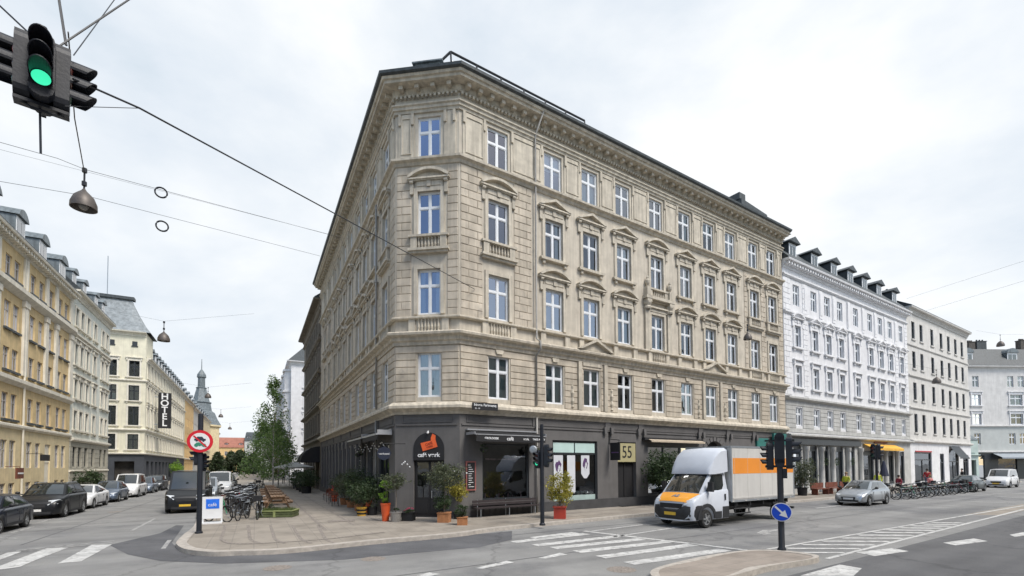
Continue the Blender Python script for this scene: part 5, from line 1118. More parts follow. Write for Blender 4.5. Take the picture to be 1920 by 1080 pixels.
car('parked_car','black car, last one seen in the left parked row','car',pc(42.0,15.2),hd,P_black,'mpv',gp,H=1.65)
car('delivery_van','tall black van with a yellow plate driving towards the crossing beside the round road sign','van',pc(11.6,9.05),hd,P_black,'van',plate='plate_y',H=2.3)
g2='vehicles queued and parked behind the black van'
car('parked_car','light blue-grey car just behind the black van, partly hidden by the sign pole','car',pc(19.5,8.9-.0),hd,P_silver,'mpv',g2,H=1.75)
car('parked_van','white van standing further behind among the queued vehicles','van',pc(27.,8.4),hd,P_white,'van',g2,H=2.1)
car('parked_car','dark car in the queue in front of the distant trees','car',pc(34.,8.3),hd,P_black,'suv',g2)
car('parked_car','grey car deep in the queue below the distant orange houses','car',pc(42.,8.4),hd,P_grey,'hatch',g2)
car('parked_car','small dark red car among the bicycles behind the black van','car',pc(15.3,7.3-.0+.9),hd,P_red,'hatch',g2,H=1.35) if False else None
def rc(s,t): p=RS(s,t); return (p.x,p.y,0)
car('parked_car','silver three-door hatchback parked in front of the white building','car',rc(24.1,6.75),hr_,P_silver,'hatch')
car('parked_car','dark green car parked beyond the bicycle stands near the far corner','car',rc(46.8,6.2),hr_+math.pi,P_teal,'hatch',H=1.42)
car('parked_van','white van driving at the right picture edge','van',rc(58.5,6.0),hr_,P_white,'mpv',plate='plate_y',H=1.85)
# ---- box truck
T=thing('box_truck','white box truck with an orange stripe along its box and an orange bonnet','truck',rc(9.12,7.05),hr_)
def truck():
    Wt=1.02; P_w=paintmat('truck_white_paint',(.60,.64,.71),.0,.45,.12)
    # front end at x=+3.35
    xf=3.3
    # cab body loft
    st=[(xf,.80,.62,.62),(xf-.06,.92,.98,.36),(xf-.2,.97,1.12,.3),(xf-.5,1.0,1.28,.3),(xf-.85,1.02,1.42,.3),(xf-1.0,1.02,1.46,.3),(xf-1.6,1.02,1.48,.3),(xf-2.3,1.02,1.50,.3)]
    xs=sorted([xf-i*.1 for i in range(24)]+[xf-.03],reverse=True); rows=[]; fw=xf-.86; r=.36
    def it(x,j):
        for a,b_ in zip(st[:-1],st[1:]):
            if b_[0]<=x<=a[0]+1e-6: u=(a[0]-x)/(a[0]-b_[0]); return a[j]+(b_[j]-a[j])*u
        return st[-1][j]
    for x in xs:
        w,zt=it(x,1),it(x,2); zb=.32 if x<xf-.05 else .45; d=abs(x-fw); R=r+.1
        if d<R: zb=max(zb,r+math.sqrt(R*R-d*d))
        half=[(0,.28),(w-.3,.28),(w-.03,zb),(w-.01,zb+.03),(w,max(min(.8,zt-.2),zb+.05)),(w-.015,zt-.1),(w-.05,zt-.03),(w-.12,zt),(w*.5,zt+.03),(0,zt+.04)]
        rows.append([(x,y,z) for y,z in half]+[(x,-y,z) for y,z in half[-2:0:-1]])
    n=len(rows[0]); b=MB()
    for q in rows: b.v+=q
    for i in range(len(rows)-1):
        for j in range(n): b.f.append((i*n+j,i*n+(j+1)%n,(i+1)*n+(j+1)%n,(i+1)*n+j)); b.m.append(0)
    b.f+=[tuple(range(n)),tuple((len(rows)-1)*n+j for j in range(n-1,-1,-1))]; b.m+=[0,0]
    A,Bx,C,D=xf-.62,xf-1.38,xf-2.3,xf-2.3; wb,wr,zA,zR=.96,.84,1.34,2.16
    base=[(A,wb*.95,zA),(D,wb,1.45),(C,wr,zR),(Bx,wr,zR)]
    LQ=base; RQ=[(x,-y,z) for x,y,z in base]; front=[RQ[0],LQ[0],LQ[3],RQ[3]]
    def nv(P): return (Vector(P[1])-Vector(P[0])).cross(Vector(P[3])-Vector(P[0])).normalized()
    nf=nv(front); nf=nf if nf.x>0 else -nf
    vs,fs=patch(front,10,4,0,1,0,1,.1,0,nf); b.add(vs,fs)
    for s,P in ((1,LQ),(-1,RQ)):
        nn=nv(P); nn=nn if nn.y*s>0 else -nn; vs,fs=patch(P,6,3,0,1,0,1,.02,0,nn); b.add(vs,fs)
    b.add([LQ[3],LQ[2],RQ[2],RQ[3]],[(0,1,2,3)]); b.add([LQ[1],LQ[2],RQ[2],RQ[1]],[(0,1,2,3)]); b.obj('cab',P_w,T,smooth=38)
    vs,fs=patch(front,10,4,.045,.955,.02,.93,.1,.01,nf); MB().add(vs,fs).obj('windscreen',M['car_glass'],T,smooth=60)
    for s,P in ((1,LQ),(-1,RQ)):
        nn=nv(P); nn=nn if nn.y*s>0 else -nn; P=[Vector(q) for q in P]
        def at_(u,v): return (P[0]*(1-u)+P[1]*u)*(1-v)+(P[3]*(1-u)+P[2]*u)*v+nn*.03
        q=[at_(.2,.06),at_(.78,.02),at_(.80,.78),at_(.74,.88),at_(.22,.86),at_(.12,.7)]; q=[at_(.13,.08),at_(.5,.02),at_(.78,.10),at_(.83,.3),at_(.80,.85),at_(.72,.9),at_(.12,.9)]
        MB().add(q,[tuple(range(7))]).obj('side_window',M['car_glass'],T)
        MB().box(C+.55,C+.57,s*1.02-.01,s*1.02+.01,.5,1.42).box(C+.57,xf-1.5,s*1.025-.01,s*1.025+.01,.95,.962).obj('door_seam',M['plastic'],T) if False else None
        g=MB(); g.box(A-.42,A-.3,s*1.12-.1,s*1.12+.1,1.42,1.8); g.tube([(A-.36,s*.95,1.45),(A-.36,s*1.1,1.5)],.04,6); g.obj('mirror',M['plastic'],T)
        MB().box(C+.22,C+.28,s*1.02 if s>0 else -1.05,s*1.05 if s>0 else -1.02,1.05,1.3).obj('door_handle',M['plastic'],T)
        # dark wheel-arch and sill cladding
        m=MB()
        for i in range(10):
            t0,t1=math.pi*i/10,math.pi*(i+1)/10; q=[(fw+math.cos(t)*rr,r+math.sin(t)*rr) for t,rr in ((t0,.46),(t0,.6),(t1,.6),(t1,.46))]
            m.prism(q,s*1.0,s*1.035)
        m.box(fw-.95,fw-.55,min(s*1.0,s*1.03),max(s*1.0,s*1.03),.34,.62); m.box(C+.0,C+.42,min(s*1.0,s*1.032),max(s*1.0,s*1.032),.34,.8); m.obj('wheel_arch_trim',M['plastic'],T)
        h=MB(); pts=[Vector(p) for p in ((xf-.03,s*.56,.92),(xf-.12,s*.93,.98),(xf-.5,s*1.0,1.2),(xf-.42,s*.92,1.24),(xf-.12,s*.62,1.08))]; h.add(pts+[sum(pts,Vector())/5+Vector((.06,s*.03,.03))],[(i,(i+1)%5,5) for i in range(5)]); h.obj('headlight',M['lamp_glass'],T)
    # bumper: dark corners
    m=MB(); prof=[(xf+.06,.42),(xf+.1,.55),(xf+.08,.72),(xf-.02,.80)]
    ys=[-1.03,-1.0,-.85,-.6,-.3,0,.3,.6,.85,1.0,1.03]; sh=[-.62,-.3,-.1,-.02,0,0,0,-.02,-.1,-.3,-.62]; vs=[];fs=[]
    for y,d in zip(ys,sh):
        zz=[.34,.5,.7,.86 if abs(y)>.5 else .72,.9 if abs(y)>.5 else .74]; xx=[.02,.08,.08,.04,-.05]
        for z,xo in zip(zz,xx): vs.append((xf+xo+d,y,z))
    for i in range(len(ys)-1):
        for j in range(4): a=i*5+j; fs.append((a,a+1,a+6,a+5))
    m.add(vs,fs); m.obj('bumper',M['plastic'],T,smooth=40)
    MB().add([(xf+.05,-.5,.78),(xf+.05,.5,.78),(xf+.01,.56,.96),(xf+.01,-.56,.96)],[(0,1,2,3)]).obj('grille',M['black'],T)
    MB().box(xf+.085,xf+.1,-.27,.27,.5,.62).obj('number_plate',M['plate_y'],T)
    # orange bonnet sheet following the loft
    vs=[];fs=[]; X_=[xf-.07-i*.07 for i in range(9)]
    for x in X_:
        w,zt=it(x,1),it(x,2); ww=min(w-.12,.62+(xf-x)*.45)
        for j in range(7):
            t=-1+2*j/6; y=ww*t; ay=abs(y)
            z=zt+.04-.01*min(1,ay/(w*.5)) if ay<w*.5 else zt+.03-.03*(ay-w*.5)/(w-.12-w*.5)
            vs.append((x,y,z+.008))
    for i in range(8):
        for j in range(6): a=i*7+j; fs.append((a,a+1,a+8,a+7))
    MB().add(vs,fs).obj('bonnet_panel',paintmat('orange_bonnet_film',(.85,.36,.03),0,.4),T,smooth=60)
    me=text_mesh('bonnet_letters','AS',.26,M['bluegrey_print'],bold=.01); o=link('bonnet_letters',me,T,(xf-.33,-.02,1.245),rot=(RAD(0),RAD(0),0)); o.rotation_euler=(Matrix.Rotation(RAD(90),3,'Z')@Matrix.Rotation(RAD(24),3,'X')).to_euler()
    # wind deflector on the roof
    f=MB(); zt=3.1
    secs=[(xf-1.18,.90,2.10,2.16),(xf-1.26,.93,2.10,2.38),(xf-1.45,.965,2.10,2.72),(xf-1.68,.99,2.12,2.98),(xf-1.92,1.0,2.14,3.12),(xf-2.3,1.0,2.2,3.17)]
    vs=[];fs=[]
    for x,w,z0,z1 in secs:
        h=[(-w,z0),(-w+.01,z0+(z1-z0)*.45),(-w+.03,z1-.1 if z1-z0>.3 else z1-.01),(-w+.16,z1),(0,z1+.03),(w-.16,z1),(w-.03,z1-.1 if z1-z0>.3 else z1-.01),(w-.01,z0+(z1-z0)*.45),(w,z0)]
        vs+=[(x,y,z) for y,z in h]
    for i in range(len(secs)-1):
        for j in range(8): a=i*9+j; fs.append((a,a+1,a+10,a+9))
    f.add(vs,fs+[tuple(range(9))]); f.obj('wind_deflector',P_w,T,smooth=50)
    # box
    bx0,bx1,bw=-4.05,xf-2.42,1.08; b=MB(); b.box(bx0,bx1,-bw,bw,.98,3.22); b.obj('cargo_box',mat('box_white_panel',(.60,.59,.565),.5,.05,.8,streak=.05,col2=(.50,.48,.45),c2lo=.6,c2hi=.75,c2s=1.1),T)
    m=MB()
    for s in (-1,1):
        for x0,x1,z0,z1 in ((bx0-.02,bx1+.02,.94,1.02),(bx0-.02,bx1+.02,3.17,3.25),(bx1-.06,bx1+.02,1.02,3.17),(bx0-.02,bx0+.05,1.02,3.17)): m.box(x0,x1,s*bw-.012,s*bw+.012,z0,z1)
    m.box(bx0-.02,bx0+.0,-bw,bw,.94,1.02); m.box(bx1,bx1+.015,-bw,bw,3.17,3.25); m.obj('box_edging',M['steel'],T)
    m=MB()
    for s in (-1,1):
        for i in range(5): x=bx0+.9+i*.95; m.box(x-.006,x+.006,s*bw-.0055,s*bw+.0055,1.02,3.17)
        m.box(bx0+.05,bx1-.06,s*bw-.02,s*bw+.02,1.06,1.12)
        for i in range(6): x=bx0+.3+i*.9; m.box(x,x+.1,s*bw-.024,s*bw+.024,.96,1.0)
    m.obj('panel_seams',M['panel_seam'],T)
    m=MB()
    for s in (-1,1): m.box(bx0+.055,bx1-.12,s*bw-.004,s*bw+.004,2.1,2.75)
    m.obj('orange_stripe',mat('orange_stripe_film',(.80,.28,.03),.5,.04,1),T)
    m=MB(); m.box(bx0,bx1+.3,-.45,-.35,.55,.75); m.box(bx0,bx1+.3,.35,.45,.55,.75)
    for x in (-3.6,-2.6,-1.6,-.6,.4): m.box(x-.04,x+.04,-1.0,1.0,.75,.94)
    for s in (-1,1): m.tube([(-.6,s*.98,.45),(.6,s*.98,.45)],.03,6); m.tube([(-.6,s*.98,.65),(.6,s*.98,.65)],.03,6); m.tube([(-.5,s*.98,.45),(-.5,s*.98,.94)],.025,5); m.tube([(.5,s*.98,.45),(.5,s*.98,.94)],.025,5)
    m.box(.2,.8,-.9,-.5,.45,.8); m.box(bx0-.15,bx0-.02,-1.0,1.0,.42,.52); m.obj('chassis',M['plastic'],T)
    m=MB()
    for s in (-1,1): m.box(-3.35,-2.35,s*.98-.04,s*.98+.04,.72,.8); m.box(-3.42,-3.34,s*.98-.04,s*.98+.04,.3,.8)
    m.obj('mudguard',M['plastic'],T)
    for s in (-1,1): wheel_parts(T,fw,s*.9,r,.22,s); wheel_parts(T,-2.85,s*.88,r,.24,s)
M['panel_seam']=mat('panel_seam',(.52,.51,.49),.5,.1,5); M['bluegrey_print']=mat('blue_grey_print',(.18,.22,.30),.5,.05)
truck()
# ---------------------------------------------------------------- plants and trees
M['leaf_dark']=leafmat('dark_green_leaves',(.025,.045,.018),(.06,.10,.035)); M['leaf_olive']=leafmat('olive_leaves',(.05,.065,.035),(.14,.16,.09))
M['leaf_lime']=leafmat('lime_green_leaves',(.14,.28,.03),(.32,.50,.06)); M['leaf_yellow']=leafmat('yellow_green_leaves',(.20,.20,.03),(.48,.42,.08)); M['leaf_birch']=leafmat('birch_leaves',(.075,.15,.04),(.22,.32,.10))
M['leaf_far']=leafmat('distant_tree_leaves',(.03,.055,.025),(.07,.10,.045)); M['bark']=mat('bark',(.16,.14,.12),.9,.3,6,.4,20); M['birch_bark']=mat('birch_bark',(.45,.43,.40),.85,.3,7)
M['flower_pink']=mat('pink_petals',(.55,.05,.14),.6,.2,9); M['petal_white']=mat('white_petals',(.7,.7,.66),.6,.1,9)
def leaves(mb,c,r,n,s,rg,shell=.35,mi=None):
    for _ in range(n):
        while True:
            p=Vector((rg.uniform(-1,1),rg.uniform(-1,1),rg.uniform(-1,1)))
            if shell*rg.random()<p.length<1: break
        q=Vector((c[0]+p.x*r[0],c[1]+p.y*r[1],c[2]+p.z*r[2])); a=Vector((rg.gauss(0,1),rg.gauss(0,1),rg.gauss(0,.7))).normalized(); b_=a.cross(Vector((rg.gauss(0,1),rg.gauss(0,1),rg.gauss(0,1)))).normalized()
        l=s*rg.uniform(.6,1.3); w=l*.45; mb.add([q-a*l*.5,q+b_*w*.5,q+a*l*.5,q-b_*w*.5],[(0,1,2,3)],mi)
def clumps(mb,c,r,k,n,s,rg,cr=.35,mi=None):
    for _ in range(k):
        while True:
            p=Vector((rg.uniform(-1,1),rg.uniform(-1,1),rg.uniform(-1,1)))
            if p.length<1: break
        p*=.85; p*=rg.choice((1,1,1,1.25)); f=cr*rg.uniform(.35,1.35); leaves(mb,(c[0]+p.x*r[0],c[1]+p.y*r[1],c[2]+p.z*r[2]),(r[0]*f,r[1]*f,r[2]*f*.8),n,s,rg,.2,mi)
def tree(name,label,loc,h,crown,leafm,barkm,seed,group=None,s=.16,k=60,n=60,trunk_r=.12,cz0=.25,narrow=1.):
    rg=random.Random(seed); t=thing(name,label,'tree',tuple(loc),rg.uniform(0,6),group); m=MB(); m.tube([(0,0,-.02),(.03,.02,h*.3),(-.04,.03,h*.6),(.02,0,h*.95)],[trunk_r,trunk_r*.8,trunk_r*.5,.015],8)
    for i in range(14):
        z=h*(cz0+.05+.6*i/14); a=rg.uniform(0,6.28); l=crown*(1.05-.6*i/14)*.8; m.tube([(0,0,z),(math.cos(a)*l*.5,math.sin(a)*l*.5,z+l*.5),(math.cos(a)*l,math.sin(a)*l,z+l*.9)],[trunk_r*.4,trunk_r*.25,.01],5)
    m.obj('trunk',M[barkm],t,smooth=60); c=MB()
    for i in range(k):
        u=rg.random()**.8; z=h*(cz0+(1.0-cz0)*u); rr=crown*(1-u)**.75*(.35+.65*min(1,u*5+.3))*rg.uniform(.25,1.05)+.1; a=rg.uniform(0,6.28); q=crown*rg.uniform(.16,.3)*(1.1-.5*u); leaves(c,(rr*math.cos(a),rr*math.sin(a),z),(q,q,q*1.3),n,s,rg,.1)
    c.obj('crown',M[leafm],t,nofix=True); return t
def pot_mesh(m,r0,r1,h,sq=False,mi=0):
    if sq: m.slab([(-r0,-r0),(r0,-r0),(r0,r0),(-r0,r0)],0,h*.9,mi); m.slab([(-r1,-r1),(r1,-r1),(r1,r1),(-r1,r1)],h*.9,h,mi)
    else: m.lathe([(.001,0),(r0,0),(r1*.96,h*.88),(r1*1.04,h*.9),(r1*1.04,h),(r1*.9,h),(r1*.88,h*.93),(.001,h*.93)],16,(0,0,0),'z',mi)
def potted(label,loc,potm,r0,r1,ph,fol,seed,sq=False,stem=None,pname='plant_pot',stripes=None,cat='potted plant'):
    """fol: list of (kind,centre z, radius xy, radius z, clumps, leaf size, material)"""
    rg=random.Random(seed); t=thing('potted_plant',label,cat,tuple(loc),rg.uniform(-.2,.2)); m=MB(); pot_mesh(m,r0,r1,ph,sq); o=m.obj('pot',M[potm],t,smooth=40)
    if stripes:
        st=MB()
        for z0,z1 in ((.08,.16),(.24,.32)): a=r0+(r1-r0)*z0/ph; b_=r0+(r1-r0)*z1/ph; st.lathe([(a+.012,z0),(b_+.014,z1)],16)
        st.obj('stripe',M[stripes],o,smooth=40)
    a=r1*.85; s=MB(); (s.slab([(-a,-a),(a,-a),(a,a),(-a,a)],ph-.06,ph-.03) if sq else s.lathe([(.001,ph-.03),(a,ph-.03)],14)); s.obj('soil',M['soil'],t)
    b_=MB(); top=max(f[1] for f in fol)
    if stem: b_.tube([(0,0,ph-.05),(.02,.01,(ph+top)/2),(0,0,top)],[stem,stem*.8,stem*.6],7)
    for i in range(7): a=rg.uniform(0,6.28); z=fol[0][1]; q=fol[0][2]*.6; b_.tube([(0,0,ph-.04 if not stem else z-.25),(math.cos(a)*q*.5,math.sin(a)*q*.5,z-.1),(math.cos(a)*q,math.sin(a)*q,z+.1)],[.012,.01,.004],4)
    b_.obj('stem',M['bark'],t)
    for f in fol:
        c=MB(); clumps(c,(0,0,f[1]),(f[2],f[2],f[3]),f[4],34,f[5],rg,.38); c.obj('foliage',M[f[6]],t,nofix=True)
    return t
M['terracotta']=mat('terracotta',(.36,.16,.07),.85,.15,6); M['orange_pot']=mat('orange_glazed_pot',(.72,.11,.03),.4,.08,3); M['yellow_pot']=mat('yellow_glazed_pot',(.62,.36,.05),.45,.08,3); M['red_pot']=mat('red_pot',(.42,.05,.03),.5,.1,3); M['zinc']=mat('zinc_pot',(.33,.32,.31),.45,.2,7,metal=.5,cscale=(6,6,.5))
g_=lambda x,y:G(x,y,KZ)
potted('lime-leaved plant in a tall orange pot at the left of the cafe door',g_(723,977),'orange_pot',.14,.21,.78,[('b',1.0,.2,.3,8,.13,'leaf_lime'),('b',1.55,.32,.2,10,.13,'leaf_lime')],1,stem=.02)
potted('olive tree with a bare stem in a grey zinc pot beside the tall orange pot',g_(742,978),'zinc',.2,.25,.42,[('b',1.72,.6,.42,44,.09,'leaf_olive'),('b',.5,.2,.1,5,.07,'leaf_dark')],2,stem=.03)
potted('low black box of pink flowers left of the cafe door step',g_(766,976),'black',.24,.26,.36,[('b',.42,.3,.1,10,.07,'leaf_dark'),('b',.48,.28,.08,7,.05,'flower_pink')],3,sq=True)
potted('tall olive standard in a square terracotta pot right of the cafe door',g_(833,979),'terracotta',.24,.26,.42,[('b',.85,.48,.4,44,.08,'leaf_dark'),('b',1.9,.82,.62,95,.10,'leaf_olive')],4,sq=True,stem=.035)
potted('yellow-leaved bush in a terracotta pot, rightmost of the pots at the cafe door',g_(867,984),'terracotta',.2,.22,.32,[('b',.58,.32,.26,24,.08,'leaf_dark')],5,sq=True)
potted('yellow-leaved bush on a stem just behind the terracotta pots',g_(858,973),'black',.16,.2,.3,[('b',1.3,.56,.5,50,.1,'leaf_yellow')],6,stem=.03)
potted('dark shrub in a yellow and black striped pot by the side wall',g_(678,967),'yellow_pot',.2,.24,.42,[('b',1.1,.65,.65,60,.09,'leaf_dark')],7,stripes='black')
potted('shrub in an orange pot between the striped pot and the lime plant',g_(691,962),'orange_pot',.14,.17,.62,[('b',1.3,.55,.65,50,.09,'leaf_dark')],8)
potted('pink flowers in an orange pot, farthest pot along the side wall',g_(627,940),'orange_pot',.18,.24,.85,[('b',1.0,.26,.15,12,.07,'flower_pink')],9)
potted('large dark shrub in a low brown pot behind the striped pot',WL.P(-4.2,.8,KZ),'terracotta',.25,.3,.4,[('b',1.35,.95,.95,90,.1,'leaf_dark')],10)
potted('broad green shrub in a brown pot at the middle of the side wall',WL.P(-6.6,.8,KZ),'terracotta',.25,.3,.4,[('b',1.3,1.0,.95,90,.1,'leaf_olive')],11)
potted('green shrub in a brown pot next to the flower pot on the side wall',WL.P(-9.0,.8,KZ),'terracotta',.25,.3,.4,[('b',1.2,.95,.85,80,.1,'leaf_dark')],12)
potted('olive bush beside the dark door below the hanging round sign',WL.P(-1.6,.7,KZ),'black',.22,.25,.4,[('b',1.2,.65,.8,60,.09,'leaf_dark')],13)
potted('yellow-green bush in a red pot behind the slim traffic light pole',g_(1050,972),'red_pot',.26,.3,.55,[('b',1.35,.66,.75,95,.1,'leaf_yellow')],14,sq=True)
potted('big dark leafy shrub in a black tub in front of the shop awning',WR.P(12.9,1.1,KZ),'black',.4,.45,.8,[('b',1.95,1.25,1.2,130,.17,'leaf_dark')],15,stem=.03)
potted('second big dark shrub in a black tub, beside the truck cab',WR.P(14.9,.9,KZ),'black',.4,.45,.8,[('b',1.7,.8,.9,70,.16,'leaf_dark')],16,stem=.03)
potted('green shrub standing just past the rear of the box truck',WR.P(27.9,1.4,KZ),'black',.3,.35,.6,[('b',1.6,.9,1.2,80,.14,'leaf_olive')],17)
for i,(s,lab) in enumerate(((24,'first dark hedge plant in a tub outside the black barrel awning'),(27,'second dark hedge plant beyond the barrel awning'),(30.5,'third hedge plant farthest along the side pavement'))):
    potted(lab,LS(s,1.7,KZ),'black',.4,.45,.6,[('b',1.25,1.1,.95,80,.13,'leaf_dark')],30+i)
for i,(s,t_,h,lab) in enumerate(((32,4.1,9.8,'birch nearest the picnic tables, tallest of the slender row'),(38,3.4,7.2,'second birch of the slender row on the side pavement'),(41,4.9,7.4,'third birch of the slender row on the side pavement'),(50,3.6,8.2,'farthest birch of the slender row'))):
    tree('birch_tree',lab,LS(s,t_,KZ),h+(1.6 if i==0 else 0),2.5,'leaf_birch','birch_bark',50+i,'birches along the side pavement',s=.23,k=120,n=40,trunk_r=.07,cz0=.16)
def D(x,y,Y): d=ray(x,y); t=Y/d.y; return Vector((0,0,EYE))+d*t
for i,(x,Y,h,r) in enumerate(((408,150,7.6,3.6),(432,160,8.4,3.8),(450,158,8.6,4.6),(474,152,7.4,3.6))):
    p=D(x,880,Y); tree('round_tree',('small round tree at the far street end under the red roofs','pale gap-side round tree at the far street end','middle round tree at the far street end','broad round tree at the far street end left of the birches','round tree at the far street end just behind the birches')[i],(p.x,p.y,0),h*.86,r*1.0,'leaf_far','bark',70+i,'round trees at the end of the side street',s=.8,k=90,n=40,trunk_r=.25,cz0=.12)
tr=potted('green climber plant at the hotel shop front',HB.P(22,1.0,KZ),'black',.4,.5,.6,[('b',2.0,1.0,1.4,50,.22,'leaf_lime')],40) 
potted('dark bush at the foot of the pale building',WY.P(34.2,1.2,KZ),'black',.4,.5,.5,[('b',1.3,1.1,.9,60,.18,'leaf_dark')],41)
# hanging baskets at the awnings
def basket(label,loc,seed,lm='leaf_dark'):
    t=thing('hanging_basket',label,'hanging plant',tuple(loc)); MB().lathe([(.001,-.16),(.12,-.12),(.17,0),(.15,0)],10).tube([(-.15,0,0),(0,0,.4),(.15,0,0)],.008,4).obj('basket',M['black'],t); c=MB(); clumps(c,(0,0,.02),(.24,.24,.22),12,26,.08,random.Random(seed)); c.obj('foliage',M[lm],t,nofix=True)
basket('green hanging basket at the left end of the cafe awning',WR.P(.95,.55,3.25),1); basket('hanging basket at the right end of the cafe awning',WR.P(4.0,.55,3.2),2,'leaf_olive'); basket('hanging basket at the side wall awning',WL.P(-5.6,.6,3.2),3)
# ---------------------------------------------------------------- street furniture
def disc(m,r,y0,y1,n=32,c=(0,0)): m.prism([(c[0]+r*math.cos(2*math.pi*i/n),c[1]+r*math.sin(2*math.pi*i/n)) for i in range(n)],y0,y1)
M['sign_blue']=mat('sign_blue',(.01,.07,.55),.35,.04,3); M['sign_red']=mat('sign_red',(.58,.02,.035),.35,.04,3); M['sign_white']=mat('sign_white',(.72,.73,.74),.35,.04,3); M['pict']=mat('pictogram_black',(.02,.03,.05),.5,.05); M['pict_green']=mat('pictogram_green',(.03,.22,.14),.5,.05)
def head(parent,loc,rz,lens,h=.84,w=.27,back=False,visor=.24):
    """signal head facing local -y; origin at the middle of the box"""
    m=MB(); m.box(-w/2,w/2,-.02,.13,-h/2,h/2); 
    for s in (-1,1): m.lathe([(.001,0),(w/2,0),(w/2,.15),(.001,.15)],12,(0,-.02,s*h/2),'y')
    o=m.obj('signal_head',M['pole_blue'],parent,loc,rz)
    for i in range(3):
        z=h*(.32-.32*i); v=MB(); n=14; rr=w*.40
        for k in range(n):
            a0=-.35+(math.pi+.7)*k/n; a1=-.35+(math.pi+.7)*(k+1)/n; pts=[]
            def q(a,y,rad): return (rad*math.cos(a),y,z+rad*math.sin(a))
            def ln(a): return -.02-visor*(.35+.65*max(0,math.sin(a)*.5+.5))
            v.add([q(a0,-.02,rr),q(a1,-.02,rr),q(a1,ln(a1),rr*1.02),q(a0,ln(a0),rr*1.02),q(a0,-.02,rr+.012),q(a1,-.02,rr+.012),q(a1,ln(a1),rr*1.02+.012),q(a0,ln(a0),rr*1.02+.012)],[(0,1,2,3),(7,6,5,4),(3,2,6,7)])
        v.obj('visor',M['pole_blue'],o)
        l=MB(); l.lathe([(.001,-.045),(rr*.5,-.04),(rr*.92,-.022),(rr*.95,-.0)],20,(0,0,z),'y'); l.obj('lens',M[lens[i]],o,smooth=60)
    return o
M['lens_red']=mat('dark_red_lens',(.16,.015,.02),.25,.1,20,coat=1.); M['lens_amber']=mat('dark_amber_lens',(.13,.045,.03),.25,.1,20,coat=1.); M['lens_green']=mat('dark_green_lens',(.01,.07,.05),.25,.1,20,coat=1.)
M['lens_red_bright']=mat('red_lens',(.40,.03,.02),.25,.1,20,coat=1.); M['lit_green']=mat('lit_green_lens',(.02,.4,.2),.3,0,emit=((.04,.62,.33),1.0)); M['lit_red']=mat('lit_red_lens',(.5,.02,.02),.3,0,emit=((.8,.03,.03),1.0))
DARK=('lens_red','lens_amber','lens_green'); GREEN=('lens_red','lens_amber','lit_green'); RED=('lens_red_bright','lens_amber','lens_green')
# left pole with the round no-motor-vehicles sign
p=g_(373,1000); yaw=math.atan2(-p.x,p.y)*.55
T_=thing('sign_pole','dark pole at the pavement corner carrying the round red-rimmed road sign and small signals','pole',tuple(p),yaw*0+RAD(30)); MB().lathe([(.001,0),(.12,0),(.12,.05),(.085,.08),(.085,4.2),(.075,4.3),(.001,4.32)],14).obj('pole',M['pole_blue'],T_,smooth=40)
head(T_,(-.16,.1,3.9-1.05),RAD(-95),DARK,.62,.2,visor=.16); head(T_,(.14,.14,2.55),RAD(60),DARK,.5,.16,visor=.12)
def pt(p): return Vector(p)
sgn=thing('no_motor_vehicles_sign','round white sign with red rim showing a crossed-out car and motorcycle','sign',(p.x,p.y,3.42),RAD(28))
m=MB(); disc(m,.40,-.13,-.11); m.obj('rim',M['sign_red'],sgn); m=MB(); disc(m,.30,-.138,-.131); m.obj('face',M['sign_white'],sgn)
m=MB(); m.prism([(-.2,.03),(.2,.03),(.2,.1),(.13,.11),(.08,.19),(-.09,.19),(-.14,.11),(-.2,.1)],-.146,-.139)
for x in (-.11,.12): disc(m,.045,-.147,-.139,12,(x,.03))
m.obj('car_pictogram',M['pict'],sgn)
m=MB()
for x in (-.13,.14): disc(m,.07,-.147,-.139,14,(x,-.16))
m.prism([(-.13,-.14),(-.02,-.2),(.07,-.17),(.15,-.14),(.1,-.07),(.02,-.08),(-.05,-.04),(-.14,-.06)],-.1465,-.139); m.obj('motorcycle_pictogram',M['pict_green'],sgn)
m=MB(); m.prism([(-.25,.21),(-.21,.25),(.25,-.21),(.21,-.25)],-.149,-.1475); m.obj('slash',M['sign_red'],sgn)
for o in kids(sgn):
    if 'pictogram' in o.name or 'slash' in o.name: o.scale=(.87,1,.87)
# slim traffic light in front of the shops
p=g_(1017,985); t=thing('traffic_light','slim dark traffic light pole with a lit green lamp in front of the shops','traffic light',tuple(p),RAD(-10)); MB().lathe([(.001,0),(.12,0),(.12,.06),(.085,.1),(.08,2.6),(.07,4.0),(.001,4.02)],12).obj('pole',M['pole_blue'],t,smooth=40)
head(t,(-.2,.0,2.62),RAD(-40),GREEN,.55,.2,visor=.16); head(t,(.24,.02,2.75),RAD(75),DARK,.7,.22,visor=.18)
m=MB(); m.lathe([(.001,-.03),(.12,-.02),(.16,0),(.001,.02)],14,(-.34,-.02,3.0),'y'); m.tube([(-.34,.0,3.0),(0,0,2.9)],.015,5); m.obj('round_mirror',M['steel'],t)
